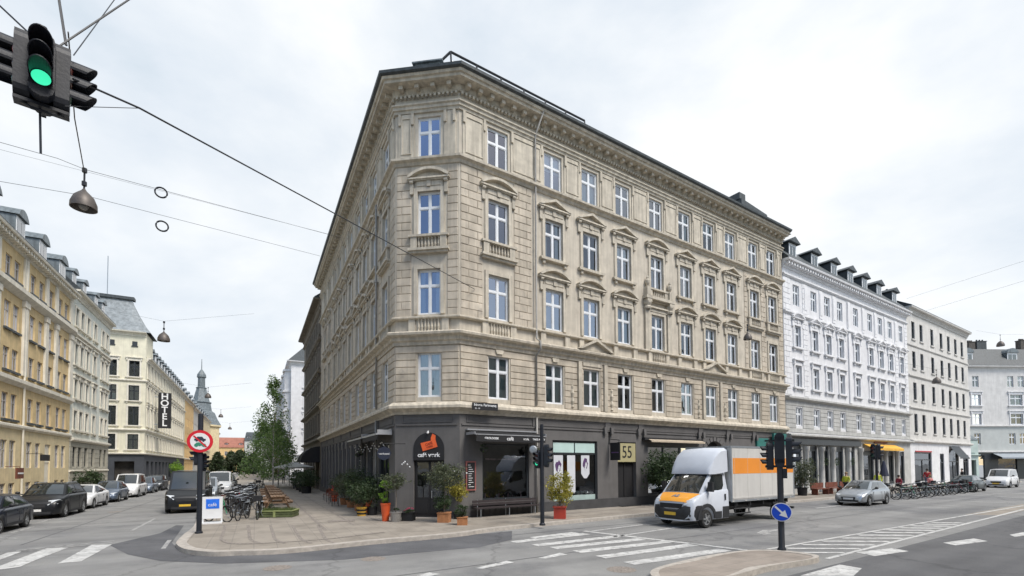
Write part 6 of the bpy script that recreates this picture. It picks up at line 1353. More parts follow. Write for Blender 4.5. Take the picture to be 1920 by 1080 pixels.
# island traffic light
p=g_(1466,1032); t=thing('traffic_light','thick dark traffic light pole on the paved island with three signal heads','traffic light',tuple(p),RAD(-25)); MB().lathe([(.001,0),(.11,0),(.11,.05),(.08,.09),(.075,2.45),(.001,2.47)],14).obj('pole',M['pole_blue'],t,smooth=40)
head(t,(0,.05,2.76),RAD(180),DARK,.72,.24); head(t,(-.29,.02,2.6),RAD(-80),DARK,.58,.2,visor=.17); head(t,(.29,.02,2.68),RAD(80),DARK,.66,.22,visor=.24); MB().box(-.36,.36,-.02,.04,2.28,2.34).box(-.36,.36,-.02,.04,3.0,3.05).box(.06,.17,-.06,.06,1.98,2.25).obj('bracket',M['pole_blue'],t)
sg=thing('keep_right_sign','round blue sign with a white arrow pointing down right on the island pole','sign',(p.x-.0,p.y,1.3-.12),RAD(-24)); m=MB(); disc(m,.255,-.13,-.11); m.obj('rim',M['sign_white'],sg); m=MB(); disc(m,.232,-.137,-.131); m.obj('face',M['sign_blue'],sg)
m=MB(); pts=[(-.17,.135),(-.135,.17),(.03,.005),(.085,.06),(.15,-.15),(-.06,-.085),(-.005,-.03)]; m.prism(pts,-.142,-.1375); m.obj('arrow',M['sign_white'],sg)
# hanging signal cluster
c=D(80,134,6.0); az=math.atan2(c.x,c.y); t=thing('hanging_traffic_light','black cluster of traffic lights hung on wires at top left, green lamp lit','traffic light',tuple(c),-az+RAD(-4))
for i,(lens,rz,ox,oy) in enumerate(((GREEN,0,0,-.16),(RED,RAD(90),.24,.05),(RED,RAD(-90),-.24,.05),(DARK,RAD(180),0,.26))): head(t,(ox,oy,0),rz,lens,.60,.25,visor=.27)
m=MB(); m.box(-.26,.26,-.03,.13,-.47,-.43); m.box(-.26,.26,-.03,.13,.38,.42); m.box(-.03,.03,.2,.24,-.47,.42); m.box(-.03,.03,.1,.24,.36,.42); m.box(-.03,.03,.1,.24,-.47,-.43); m.tube([(0,.05,.4),(0,.05,.62)],.03,8); m.tube([(-.02,.05,-.44),(.0,.05,-1.05)],.014,6); m.tube([(-.2,.05,-.45),(-.1,.0,-.52),(.1,-.02,-.53),(.2,.05,-.46)],.02,6); m.obj('hanger',M['black_metal'],t)
def wire(label,pts,r=.012,sag=0.,cat='cable'):
    P=[Vector(q) for q in pts]; Q=[]
    for a,b_ in zip(P[:-1],P[1:]):
        for i in range(10): u=i/10; q=a.lerp(b_,u); q.z-=sag*4*u*(1-u); Q.append(q)
    Q.append(P[-1]); o=MB().tube([q-P[0] for q in Q],r,5).obj('cable',M['black_metal'],None,tuple(P[0])); return tag(o,label,cat)
ax,az_=WR.on(889,543); anchor=WR.P(ax,.06,az_)
wire('thick black cable running from the hung traffic light down to the corner building',[c+Vector((.28,.12,.0)),D(262,203,7.0),anchor],.015,.0)
wire('cable from the hung traffic light up and left out of the picture',[c+Vector((-.1,.1,.42)),D(-60,-45,6)],.012); wire('cable from the top of the hung traffic light up to the right',[c+Vector((.1,.1,.42)),D(330,-60,8)],.012)
wire('steep cable rising right from the hung traffic light',[c+Vector((.3,.1,.3)),D(240,-35,8)],.007); wire('thick cable crossing the picture top beside the hung traffic light',[D(106,-30,6.8),D(124,85,6.8)],.018)
wire('thin stay wire below the hung traffic light',[c+Vector((.25,.05,-.42)),D(262,203,7.0)],.005)
def pendant(label,pos,r,wires=True):
    t=thing('pendant_street_lamp',label,'street lamp',tuple(pos)); MB().lathe([(.02,.42*r/.28),(.05,.36*r/.28),(.12*r/.28,.30*r/.28),(r*.75,.2*r/.28),(r*.98,.03*r/.28),(r,-.1*r/.28),(r*.93,-.1*r/.28),(r*.6,.1*r/.28),(.001,.14*r/.28)],24).obj('shade',M['lamp_shade'],t,smooth=50)
    MB().sphere((0,0,-.02),r*.4,10,7).obj('bulb',M['frosted_bulb'],t,smooth=60); MB().tube([(0,0,.4*r/.28),(0,0,.95*r/.28)],.018,6).lathe([(.001,0),(.045,0),(.045,.09),(.001,.09)],8,(0,0,.5*r/.28)).lathe([(.001,0),(.045,0),(.045,.09),(.001,.09)],8,(0,0,.85*r/.28)).obj('hanger',M['black_metal'],t); return t
M['lamp_shade']=mat('brown_grey_lamp_shade',(.11,.095,.085),.5,.15,5,metal=.3); M['frosted_bulb']=mat('frosted_bulb',(.25,.24,.22),.3,.05)
L1=D(157,384,10.2); pendant('large brown bowl-shaped street lamp hanging at upper left under the traffic light',L1,.235)
wire('wire carrying the large hanging lamp, upper strand',[D(-60,250,8.5),D(108,297,10),D(160,318,10.2),D(640,446,16)],.005); wire('wire rising from the large hanging lamp towards the picture top',[L1+Vector((0,0,.7)),D(140,222,8.6),D(128,60,7)],.01)
wire('lower strand of wire behind the large hanging lamp',[D(-60,330,9.5),D(165,368,10.25),D(600,480,15.5)],.0045); wire('thin tram-style wire crossing the sky below the rings',[D(-40,270,12),D(620,440,22)],.0035)
wire('thin wire at right sky above the cream building',[D(1700,560,60),D(1980,470,40)],.009); wire('second thin wire at right sky near the far roofs',[D(1680,600,62),D(1990,505,42)],.009)
for i,(x,y,lab) in enumerate(((302,361,'upper cable ring hanging on the overhead wire'),(304,424,'lower cable ring hanging on the overhead wire'))):
    q=D(x,y,11.8); m=MB(); n=20; R=.125; vs=[(R*math.cos(2*math.pi*k/n),0,R*math.sin(2*math.pi*k/n)) for k in range(n+1)]; m.tube(vs,.02,6,cap=False); o=m.obj('cable_ring',M['black_metal'],None,tuple(q),RAD(35),60); tag(o,lab,'cable ring','rings on the overhead wire')
for x,y,Y,r,lab in ((307,636,24,.27,'pendant lamp over the side street beside the domed hotel'),(390,744,50,.3,'third pendant lamp down the side street beside the spire'),(414,781,72,.32,'fourth pendant lamp, small, over the side street'),(431,804,95,.34,'fifth pendant lamp, tiny, over the far side street'),(1402,634,26,.22,'pendant lamp in front of the beige facade'),(1756,716,44,.34,'pendant lamp in front of the cream building'),(1876,647,60,.4,'pendant lamp against the sky at the far right')): 
    q=D(x,y,Y); pendant(lab,q,r); wire('thin span wire of the '+lab,[q+Vector((-4,-1,1.6)),q+Vector((0,0,.95*r/.28)),q+Vector((4,1,1.6))],.004 if Y<40 else .007)
# advertising board
p=g_(398,981); t=thing('pavement_sign','white pavement A-board with a blue poster beside the dark sign pole','sign',tuple(p),RAD(26)); m=MB(); W_=.37
for s,y in ((1,-.0),(1,.0)): pass
m.box(-W_,W_,-.03,.03,.2,1.12); m.box(-W_+.05,-W_+.1,-.25,-.03,.0,.2) if False else None
m.box(-W_,-W_+.06,-.02,.02,0,.2); m.box(W_-.06,W_,-.02,.02,0,.2); m.box(-W_,W_,-.3,.3,0,.05); m.obj('frame',M['sign_white'],t); MB().box(-W_+.14,W_-.12,-.042,-.031,.62,1.02).obj('blue_poster',M['poster_blue'] if 'poster_blue' in M else mat('poster_blue',(.02,.16,.75),.4,.1,6),t)
link('poster_lettering',text_mesh('poster_lettering','café',.2,M['white']),t,(0,-.048,.78),rot=(RAD(90),0,0))
# ---------------------------------------------------------------- bicycles
def bicycle(label,loc,rz,paint,group,basket=False,city=True):
    t=thing('bicycle',label,'bicycle',tuple(loc),rz,group); R=.34; xf,xr=.54,-.54
    for x in (xf,xr):
        m=MB(); n=24; m.tube([(R*math.cos(2*math.pi*k/n),0,R*math.sin(2*math.pi*k/n)) for k in range(n+1)],.027,6,cap=False); m.mi=1
        for k in range(9): a=2*math.pi*k/9; m.tube([(0,0,0),(R*math.cos(a),0,R*math.sin(a))],.0035,3)
        m.lathe([(.001,-.05),(.03,-.05),(.03,.05),(.001,.05)],8,(0,0,0),'y'); m.obj('wheel',[M['tyre'],M['steel']],t,(x,0,R))
    m=MB(); m.tube([(xr,0,R),(-.12,0,.3),(-.2,0,.82)],.016,6); m.tube([(-.12,0,.3),(.36,0,.78)],.018,6); m.tube([(-.18,0,.72),(.36,0,.86)],.016,6); m.tube([(xr,0,R),(-.19,0,.74)],.011,5); m.tube([(.33,0,.98),(.37,0,.78),(xf,0,R)],.018,6); m.obj('frame',paint,t,smooth=60)
    m=MB(); m.tube([(.16,-.28,1.03),(.26,-.26,1.05),(.32,0,1.0),(.26,.26,1.05),(.16,.28,1.03)],.013,6); m.tube([(.33,0,.95),(.32,0,1.02)],.013,5); m.obj('handlebar',M['steel'],t)
    m=MB(); m.prism([(-.33,.86),(-.06,.89),(-.05,.92),(-.3,.95),(-.34,.92)],-.07,.07); m.obj('saddle',M['black'],t)
    m=MB()
    for x,a0,a1 in ((xr,.35,2.6),(xf,.8,2.7)):
        pts=[(x+(R+.04)*math.cos(a0+(a1-a0)*k/8),0,R+(R+.04)*math.sin(a0+(a1-a0)*k/8)) for k in range(9)]
        for q0,q1 in zip(pts[:-1],pts[1:]): m.add([(q0[0],-.03,q0[2]),(q0[0],.03,q0[2]),(q1[0],.03,q1[2]),(q1[0],-.03,q1[2])],[(0,1,2,3)])
    m.obj('mudguard',M['black'],t); m=MB(); m.box(-.78,-.25,-.07,.07,.74,.755); m.tube([(-.75,0,.74),(xr,0,R)],.008,4); m.tube([(-.12,0,.3),(-.2,.12,.03)],.01,4); m.lathe([(.001,.04),(.09,.04),(.09,.05),(.001,.05)],12,(-.12,0,.3),'y'); m.obj('carrier',M['steel'],t)
    if basket: m=MB(); m.box(.42,.72,-.18,.18,.84,1.08); m.obj('front_basket',M['black'] if basket is True else M[basket],t)
    return t
gb='bicycles parked at the pavement corner of the side street'
PG=paintmat('green_bicycle_paint',(.02,.25,.12),.0,.35); PB=paintmat('black_bicycle_paint',(.02,.02,.025),.2,.35); PR=paintmat('red_bicycle_paint',(.3,.02,.03),.0,.35)
def bl(x,y): return g_(x,y)
b_green=bicycle('green bicycle right beside the white pavement board',bl(408,978),RAD(-20),PG,gb)
b_black=bicycle('black bicycle with front basket facing the camera left of the planter',bl(487,972),RAD(-72),PB,gb,basket=True)
b_dark=bicycle('dark city bicycle facing the camera between the green bicycle and the planter',bl(455,974),RAD(-80),PB,gb)
b_red=bicycle('dark red bicycle behind the white board',bl(418,955),RAD(-30),PR,gb,basket=True)
spots=[(bl(445,968),-75,b_dark,'dark bicycle close behind the one facing the camera'),(bl(432,962),-60,b_black,'black bicycle with basket leaning behind the green bicycle'),(bl(470,957),-95,b_dark,'dark bicycle in the second rank near the planter'),(bl(452,951),-70,b_black,'basket bicycle in the second rank, middle'),(bl(437,944),-62,b_dark,'dark bicycle in the third rank'),(bl(466,940),-80,b_black,'basket bicycle in the third rank beside the tables'),(bl(480,934),-60,b_dark,'bicycle in the fourth rank beside the tables'),(bl(450,935),-80,b_red,'red bicycle in the fourth rank'),(bl(470,926),-70,b_dark,'bicycle in the fifth rank, far among the cars'),(bl(489,921),-85,b_black,'basket bicycle in the fifth rank near the tree trunks'),(bl(478,915),-75,b_dark,'farthest bicycle of the corner rows')]
for p,a,src,lab in spots: dup(src,tuple(p),RAD(a),lab)
gr='bicycles at the stands along the main street'
for i in range(18):
    s=30.2+i*.86; p=RS(s,5.9+.5*(i%3)/2,0); src=(b_dark,b_black,b_green,b_dark,b_red)[i%5]
    dup(src,tuple(p),WR.rz+RAD(90+(i*37)%24-12 if i%2 else -90+(i*53)%20-10),'bicycle at the main street stands, one of the tightly packed row' ,gr)
def hoop(s,t_):
    p=RS(s,t_,0); h=thing('bicycle_stand','grey tubular bicycle stand in the row beside the main street','bicycle stand',tuple(p),WR.rz,'bicycle stands along the main street'); MB().tube([(-.95,0,0),(-.95,0,.75),(.95,0,.75),(.95,0,0)],.03,6).tube([(-.95,0,.4),(.95,0,.4)],.02,6).obj('hoop',M['steel'],h); return h
h0=hoop(31.2,6.7)
for i in range(1,7): dup(h0,tuple(RS(31.2+2.4*i,6.7,0)),WR.rz,h0['label'])
# ---------------------------------------------------------------- picnic tables and planter
def picnic(label,loc,rz,group):
    t=thing('picnic_table',label,'picnic table',tuple(loc),rz,group); m=MB()
    for i in range(5): m.box(-.9,.9,-.36+i*.147,-.36+i*.147+.132,.70,.74)
    m.obj('table_top',M['wood'],t)
    for s in (-1,1):
        m=MB()
        for i in range(2): y=s*.62+(i-.5)*.15; m.box(-.9,.9,y-.065,y+.065,.42,.46)
        m.obj('bench',M['wood'],t)
    for x in (-.65,.65):
        m=MB()
        for s in (-1,1): m.tube([(x,s*.62,.0),(x,s*.25,.70)],.045,4)
        m.box(x-.05,x+.05,-.75,.75,.34,.42); m.box(x-.05,x+.05,-.36,.36,.62,.70); m.obj('trestle',M['wood'],t)
    return t
gt='picnic tables in a row on the side pavement'
pt0=picnic('nearest picnic table behind the green planter',LS(8.0,4.6,KZ),WL.rz,gt)
for s,lab in ((11.2,'second picnic table behind the green planter'),(14.4,'third picnic table of the pavement row'),(17.6,'fourth picnic table of the pavement row'),(21,'fifth picnic table of the pavement row'),(24.5,'farthest picnic table, at the birch trunks')): dup(pt0,tuple(LS(s,4.6,KZ)),WL.rz,lab)
p=g_(525,974); t=thing('wooden_planter','low green-edged wooden planter box full of grass at the end of the tables','planter',tuple(LS(3.2,4.75,KZ)),math.atan2(.12,1)); m=MB()
M['lime_paint']=mat('lime_painted_wood',(.26,.30,.12),.7,.2,5); M['grass']=leafmat('planter_grass',(.05,.09,.02),(.16,.19,.06))
for z in (.02,.16): m.box(-.8,.8,-.5,-.45,z,z+.12); m.box(-.8,.8,.45,.5,z,z+.12); m.box(-.8,-.75,-.45,.45,z,z+.12); m.box(.75,.8,-.45,.45,z,z+.12)
m.obj('box',mat('mossy_wood',(.09,.11,.045),.85,.3,7),t); MB().box(-.82,.82,-.53,-.44,.285,.33).box(-.82,.82,.44,.53,.285,.33).box(-.82,-.74,-.44,.44,.285,.33).box(.74,.82,-.44,.44,.285,.33).box(-.05,.05,-.52,-.5,.02,.28).obj('rim',M['lime_paint'],t)
MB().box(-.74,.74,-.44,.44,.05,.25).obj('soil',M['soil'],t); c_=MB(); rg=random.Random(4)
for i in range(900):
    x,y=rg.uniform(-.72,.72),rg.uniform(-.42,.42); h=rg.uniform(.06,.26); a=rg.uniform(-.06,.06); b2=rg.uniform(-.06,.06); c_.add([(x-.008,y,.24),(x+.008,y,.24),(x+a,y+b2,.24+h)],[(0,1,2)])
c_.obj('grass',M['grass'],t,nofix=True)['kind']='stuff'
potted('small dark plant in the corner of the grassy planter',LS(3.6,5.0,KZ),'black',.12,.15,.3,[('b',.5,.2,.15,8,.06,'leaf_dark')],77)
# ---------------------------------------------------------------- shop fittings
aw=thing('cafe_awning','black cafe awning with white edges and white lettering over the first shop window','awning',tuple(WR.P(.3,0,4.0)),WR.rz)
m=MB(); m.box(0,3.95,-.2,0,.13,.19); m.box(0,3.95,-.95,-.89,-.12,-.08); m.box(-.02,.02,-.92,-.1,-.1,.02); m.box(3.93,3.97,-.92,-.1,-.1,.02); m.obj('frame',M['awning_metal'],aw)
m=MB(); m.add([(.02,-.12,.1),(3.93,-.12,.1),(3.93,-.9,-.085),(.02,-.9,-.085)],[(0,1,2,3)]); m.obj('canopy',M['black'],aw); m=MB(); m.box(.05,3.9,-.935,-.925,-.42,-.13); m.obj('valance',M['black'],aw)
for x,s_,tx in ((.85,.13,'ØKOLOGISK'),(1.85,.24,'café'),(2.75,.16,'værk'),(3.5,.13,'TAKE AWAY')): link('awning_lettering',text_mesh('awning_lettering',tx,s_,M['white'],bold=.003),aw,(x,-.94,-.27),rot=(RAD(90),0,0))
aw=thing('rolled_awning','rolled-up beige striped awning above the shop behind the truck cab','awning',tuple(WR.P(12.1,0,3.95)),WR.rz)
m=MB(); m.box(0,5.5,-.25,0,0,.16); m.obj('cassette',M['black'],aw); m=MB(); m.box(.3,5.4,-.5,-.45,-.12,-.02); m.add([(.3,-.2,.08),(5.4,-.2,.08),(5.4,-.48,-.03),(.3,-.48,-.03)],[(0,1,2,3)]); m.obj('cloth',mat('beige_awning_cloth',(.50,.42,.32),.8,.1,4),aw)
aw=thing('side_awning','narrow black awning with white edge bars along the side wall','awning',tuple(WL.P(-8.2,0,4.0)),WL.rz)
for x0,x1 in ((0,4.2),(4.6,7.9)):
    MB().box(x0,x1,-.8,-.74,-.05,.03).box(x1-.1,x1,-.74,-.06,-.03,.2).box(x0,x1,-.14,-.06,.2,.24).obj('frame',M['awning_metal'],aw); MB().add([(x0,-.1,.2),(x1,-.1,.2),(x1,-.77,0),(x0,-.77,0)],[(0,1,2,3)]).box(x0,x1,-.785,-.775,-.28,-.05).obj('canopy',M['black'],aw)
def bulbs(label,P,n,r=.04):
    P=[Vector(p) for p in P]; o=thing('string_lights',label,'string lights',tuple(P[0])); m=MB(); m.tube([p-P[0] for p in P],.008,4); m.obj('wire',M['black'],o); m=MB()
    k=len(P)-1
    for i in range(n):
        u=(i+.5)/n*k; j=min(int(u),k-1); q=P[j].lerp(P[j+1],u-j)-P[0]; m.sphere((q.x,q.y,q.z-.06),r,6,5)
    m.obj('bulbs',M['white'],o)
bulbs('string of white bulbs zigzagging over the side wall windows',[WL.P(-.3-i*.9,.35,3.75 if i%2 else 3.35) for i in range(10)],26)
for i in range(7): bulbs('vertical string of small bulbs on the side wall pilasters',[WL.P(-7.5-1.75*i,.18,3.9),WL.P(-7.5-1.75*i,.18,1.3)],9,.025) if i==0 else None
bulbs('string of bulbs around the cafe door',[WC.P(.35,.1,2.6),WC.P(.6,.3,2.75),WC.P(.9,.35,2.45)],5); bulbs('string of bulbs right of the cafe door down to the yellow bush',[WC.P(2.3,.2,2.6),WC.P(2.9,.3,2.3),WR.P(.3,.3,2.2)],7)
x_,z_=WL.on(720,850,.9); t=thing('octagonal_hanging_sign','dark octagonal sign with small white lettering hanging from the side wall near the corner','sign',tuple(WL.P(x_,.9,z_)),RAD(20)); m=MB(); disc(m,.3,-.04,.04,8); m.obj('board',mat('dark_navy_enamel',(.02,.025,.045),.4,.1),t)
link('sign_lettering',text_mesh('sign_lettering','værksted',.12,M['white']),t,(0,-.05,-.02),rot=(RAD(90),0,0)); MB().tube([(-.12,0,.28),(-.12,0,.42),(.9,0,.42)],.02,5).tube([(.12,0,.28),(.12,0,.42)],.02,5).obj('bracket',M['black'],t)
t=thing('projecting_sign','square black projecting sign beside the yellow panel with the number 55','sign',tuple(WR.P(9.42,.0,2.75)),WR.rz); MB().box(-.03,.03,-.82,-.1,0,.98).obj('board',M['black'],t); MB().tube([(0,0,1.2),(0,-.8,1.1)],.02,5).tube([(0,-.75,1.1),(0,-.75,.98)],.015,4).box(-.05,.05,-.02,.02,.9,1.6).obj('bracket',M['black'],t); MB().box(-.035,-.031,-.75,-.18,.4,.46).obj('purple_stripe',M['purple'],t)
t=thing('chalkboard','red-framed black menu board hung left of the cafe window','menu board',tuple(WR.P(.28,.03,1.35)),WR.rz); MB().box(0,.52,-.05,0,0,1.35).obj('frame',mat('faded_red_paint',(.30,.10,.09),.7,.2),t); MB().box(.06,.46,-.058,-.051,.06,1.29).obj('board',M['black'],t)
m=MB(); rg=random.Random(2)
for i in range(11): z=.16+i*.1; x0=.1+rg.random()*.04; m.box(x0,x0+rg.uniform(.12,.28),-.0615,-.0585,z,z+.022)
m.obj('chalk_writing',M['white'],t)
t=thing('street_bench','dark wooden bench along the wall under the first shop window','bench',tuple(WR.P(.55,.15,KZ)),WR.rz)
MB().box(0,3.6,-.42,-.02,.4,.45).obj('seat',M['redwood_dark'] if 'redwood_dark' in M else mat('dark_bench_wood',(.035,.026,.028),.6,.2,5),t)
for z in (.52,.66): MB().box(0,3.6,-.06,-.02,z,z+.11).obj('back_slat',bpy.data.materials['dark_bench_wood'],t)
for x in (.25,1.8,3.3): MB().tube([(x,-.38,0),(x,-.38,.4),(x,-.05,.42),(x,-.03,.8)],.02,5).tube([(x,-.05,0),(x,-.05,.42)],.02,5).obj('leg',M['steel'],t)
t=thing('street_name_sign','small black street name plate with white lettering fixed on the cornice at the building corner','street sign',tuple(WR.P(.45,.36,5.05)),WR.rz-RAD(6)); MB().box(0,1.3,-.03,0,0,.34).obj('plate',M['black'],t); link('street_lettering',text_mesh('street_lettering','Nørre Farimagsg.',.165,M['white'],bold=.002),t,(.66,-.038,.23),rot=(RAD(90),0,0)); link('street_lettering',text_mesh('street_lettering','55 - 59',.09,M['white']),t,(.25,-.038,.07),rot=(RAD(90),0,0))
t=thing('green_shop_sign','teal sign fixed on the wall above the rear of the box truck','sign',tuple(WR.P(24.2,.0,3.7)),WR.rz); M['teal']=mat('teal_enamel',(.02,.16,.14),.5,.1); MB().box(0,1.5,-.14,0,0,.7).box(1.9,3.7,-.35,-.2,.25,1.1).obj('board',M['teal'],t); link('sign_lettering',text_mesh('sign_lettering','café bar',.34,M['white']),t,(2.8,-.36,.7),rot=(RAD(90),0,0))
m=MB()
for s_,l in ((19.2,'left'),(26,'right')): pass
# timber benches and screens in front of the white building
gw='brown timber benches outside the white building'
def tbench(s): 
    t=thing('timber_bench','long red-brown timber bench outside the dark shop front of the white building','bench',tuple(RS(s,1.7,KZ)),WR.rz,gw); MB().box(-1.,1.,-.25,.25,.42,.48).obj('seat',M['redwood'],t); MB().box(-1.,1.,.22,.27,.5,.9).obj('backrest',M['redwood'],t)
    for x in (-.85,.85): MB().box(x-.04,x+.04,-.22,.22,0,.42).obj('leg',M['redwood'],t)
    return t
b0=tbench(30.0)
for s in (32.4,34.8,37.2): dup(b0,tuple(RS(s,1.7,KZ)),WR.rz,b0['label'])
ps=RS(38.2,3.0,KZ); t=thing('closed_parasol','closed dark blue parasol behind the silver hatchback','parasol',tuple(ps)); MB().tube([(0,0,0),(0,0,2.6)],.025,6).obj('pole',M['steel'],t); MB().lathe([(.3,1.3),(.34,1.32),(.22,1.9),(.08,2.55),(.001,2.62)],10).obj('canopy',mat('navy_canvas',(.035,.04,.07),.8,.1),t)
# wall lanterns wreaths on the white building's columns
for c_x in (31.3,33.9,35.8,38.8): 
    t=thing('wall_wreath','dark leafy wreath hung on a white column of the shop front','wreath',tuple(RS(c_x,.5,2.75)),WR.rz,'wreaths on the white columns'); c_=MB(); rg=random.Random(int(c_x))
    for k in range(10): a=2*math.pi*k/10; leaves(c_,(.26*math.cos(a),0,.26*math.sin(a)-.1),(.1,.08,.12),16,.09,rg)
    c_.obj('foliage',M['leaf_dark'],t,nofix=True)
# distant slim pole and signal on the white building side
p=RS(30.6,5.2,KZ); t=thing('traffic_light','distant traffic light between the silver hatchback and the bicycle stands','traffic light',tuple(p),RAD(10)); MB().tube([(0,0,0),(0,0,3.7)],.07,8).obj('pole',M['pole_blue'],t); head(t,(-.28,0,3.2),RAD(-60),DARK,.85,.28); head(t,(.28,0,3.2),RAD(60),DARK,.85,.28)
# scooter trailer / dark cargo boxes behind the hatchback
p=RS(28.6,5.3,0); t=thing('cargo_bicycle','black three-wheeled cargo bicycle right behind the silver hatchback','cargo bicycle',tuple(p),WR.rz+RAD(200)); MB().prism([(.1,.35),(1.0,.35),(1.12,1.05),(.0,1.05)],-.42,.42).obj('box',M['black'],t)
for y in (-.45,.45):
    m=MB(); n=20; m.tube([(.26*math.cos(2*math.pi*k/n),0,.26*math.sin(2*math.pi*k/n)) for k in range(n+1)],.022,6,cap=False); [m.tube([(0,0,0),(.26*math.cos(a),0,.26*math.sin(a))],.004,3) for a in (0,1,2,3,4,5)]; m.obj('wheel',M['tyre'],t,(.6,y,.27))
m=MB(); n=20; m.tube([(.34*math.cos(2*math.pi*k/n),0,.34*math.sin(2*math.pi*k/n)) for k in range(n+1)],.022,6,cap=False); m.obj('wheel',M['tyre'],t,(-1.0,0,.35)); MB().tube([(-1.,0,.35),(-.45,0,.35),(-.6,0,.9)],.02,5).tube([(-.45,0,.35),(.1,0,.5)],.02,5).tube([(.1,0,.5),(-.05,0,1.1),(-.2,-.3,1.12)],.015,5).tube([(-.05,0,1.1),(-.2,.3,1.12)],.015,5).box(-.75,-.45,-.08,.08,.9,.96).obj('frame',M['black_metal'],t)
# ---------------------------------------------------------------- people
M['skin']=mat('skin',(.50,.32,.24),.6,.05,8)
def skin_mesh(name,V,Ed,Rr,mt,parent,root=0,sub=1):
    me=bpy.data.meshes.new(name); me.from_pydata(V,Ed,[]); o=link(name,me,parent); o.modifiers.new('skin','SKIN').use_smooth_shade=True; me.materials.append(mt)
    sv=me.skin_vertices[0].data
    for i,r in enumerate(Rr): sv[i].radius=(r,r*.8) if isinstance(r,float) else r
    sv[root].use_root=True; s=o.modifiers.new('sub','SUBSURF'); s.levels=s.render_levels=sub; return o
def person(label,loc,rz,coat,trous,hair,h=1.74,stride=.12,arm=.1,seat=False):
    t=thing('person',label,'person',tuple(loc),rz); k=h/1.75; V=[(0,0,.95),(0,0,1.15),(0,0,1.38),(0,0,1.5),(.01,0,1.6),(.02,0,1.7)]; E_=[(0,1),(1,2),(2,3),(3,4),(4,5)]; R_=[(.15,.11),(.14,.1),(.17,.1),.055,(.085,.1),(.07,.085)]
    for s in (-1,1):
        b_=len(V); sw=s*arm; V+=[(0,s*.19,1.42),(-sw*.6,s*.25,1.14),(sw*1.3,s*.25,.9),(sw*1.6+.02,s*.245,.80)]; E_+=[(2,b_),(b_,b_+1),(b_+1,b_+2),(b_+2,b_+3)]; R_+=[.055,.045,.035,.028]
        b_=len(V); f=-s*stride
        if seat: V+=[(.02,s*.1,.90),(.42,s*.1,.50+.05),(.42,s*.1,.08),(.56,s*.1,.04)]
        else: V+=[(0,s*.1,.90),(f*.7+.03,s*.1,.5),(f*1.1-.03,s*.1,.08),(f*1.1+.12,s*.1,.035)]
        E_+=[(0,b_),(b_,b_+1),(b_+1,b_+2),(b_+2,b_+3)]; R_+=[.09,.06,.045,.035]
    V=[(x*k,y*k,z*k) for x,y,z in V]; skin_mesh('body',V,E_,R_,M['skin'],t)
    jV=[V[0],V[1],V[2],(0,0,1.47*k)]; jE=[(0,1),(1,2),(2,3)]; jR=[(.19,.15),(.17,.135),(.195,.13),(.085,.08)]
    for b_ in (6,14): n=len(jV); jV+=[V[b_],V[b_+1],V[b_+2]]; jE+=[(2,n),(n,n+1),(n+1,n+2)]; jR+=[.075,.062,.052]
    skin_mesh('jacket',jV,jE,jR,coat,t)
    tV=[V[0]]; tE=[]; tR=[(.165,.125)]
    for b_ in (10,18): n=len(tV); tV+=[V[b_],V[b_+1],V[b_+2]]; tE+=[(0,n),(n,n+1),(n+1,n+2)]; tR+=[.108,.078,.065]
    skin_mesh('trousers',tV,tE,tR,trous,t)
    m=MB()
    for b_ in (13,21): x,y,z=V[b_]; m.box(x-.16,x+.08,y-.05,y+.05,0,.09)
    m.obj('shoes',M['black'],t); m=MB(); m.sphere((-.01*k,0,1.685*k),.108,12,8); m.v=[(x,y,z if not(x>.03 and z<1.70*k) else 1.70*k) for x,y,z in m.v]; m.obj('hair',hair,t,smooth=60)
    m=MB(); m.add([(.095*k,-.014,1.60*k),(.095*k,.014,1.60*k),(.128*k,0,1.60*k),(.10*k,0,1.65*k)],[(0,1,2),(0,2,3),(1,3,2)]); m.obj('nose',M['skin'],t); m=MB(); [m.sphere((.10*k,y,1.655*k),.012,6,4) for y in (-.03,.03)]; m.box(.094*k,.103*k,-.02,.02,1.56*k,1.568*k); m.obj('eyes_and_mouth',M['black'],t); return t
cl=lambda n,c: mat(n,c,.85,.1,6)
C_red=cl('red_cloth_jacket',(.42,.03,.04)); C_navy=cl('navy_cloth',(.03,.035,.06)); C_black=cl('black_cloth',(.02,.02,.022)); C_yel=cl('hi_vis_cloth',(.55,.62,.05)); C_grey=cl('grey_cloth',(.2,.2,.2)); C_white=cl('white_shirt_cloth',(.6,.6,.6)); C_jean=cl('denim_cloth',(.07,.10,.17)); H_dark=cl('dark_hair',(.03,.022,.018)); H_fair=cl('fair_hair',(.25,.17,.09)); C_pink=cl('pink_cloth',(.55,.2,.2))
def who(x,s,t_): return RS(s,t_,KZ)
person('person in a red jacket walking behind the dark green car',RS(47.8,3.1,KZ),WR.rz,C_red,C_jean,H_dark,1.82)
person('person in black standing by the pale green shop corner, right of the red jacket',RS(60,2.6,KZ),WR.rz+2,C_black,C_black,H_dark)
person('person in a bright yellow jacket behind the silver hatchback roof',RS(31.2,3.0,KZ),WR.rz+3,C_yel,C_black,H_fair,1.7)
person('second person in bright yellow, between the silver hatchback and the bicycles',RS(35.8,3.4,KZ),WR.rz+3.4,C_yel,C_black,H_dark,1.72)
person('person in a dark red top seated outside the red-edged awning shop',RS(42.5,2.6,KZ-.4),WR.rz-.5,cl('dark_red_cloth',(.2,.02,.04)),C_black,H_dark,1.7,seat=True)
person('person in pink bending over the bicycles near the stands',RS(43.2,4.6,KZ-.35),WR.rz+1,C_pink,C_grey,H_fair,1.68,seat=True)
person('person in white by the parked row on the left side street',LS(46,13.2),hd,C_white,C_black,H_dark)
person('person in dark clothes beside the person in white on the left side street',LS(48,12.6),hd+.4,C_navy,C_black,H_dark)
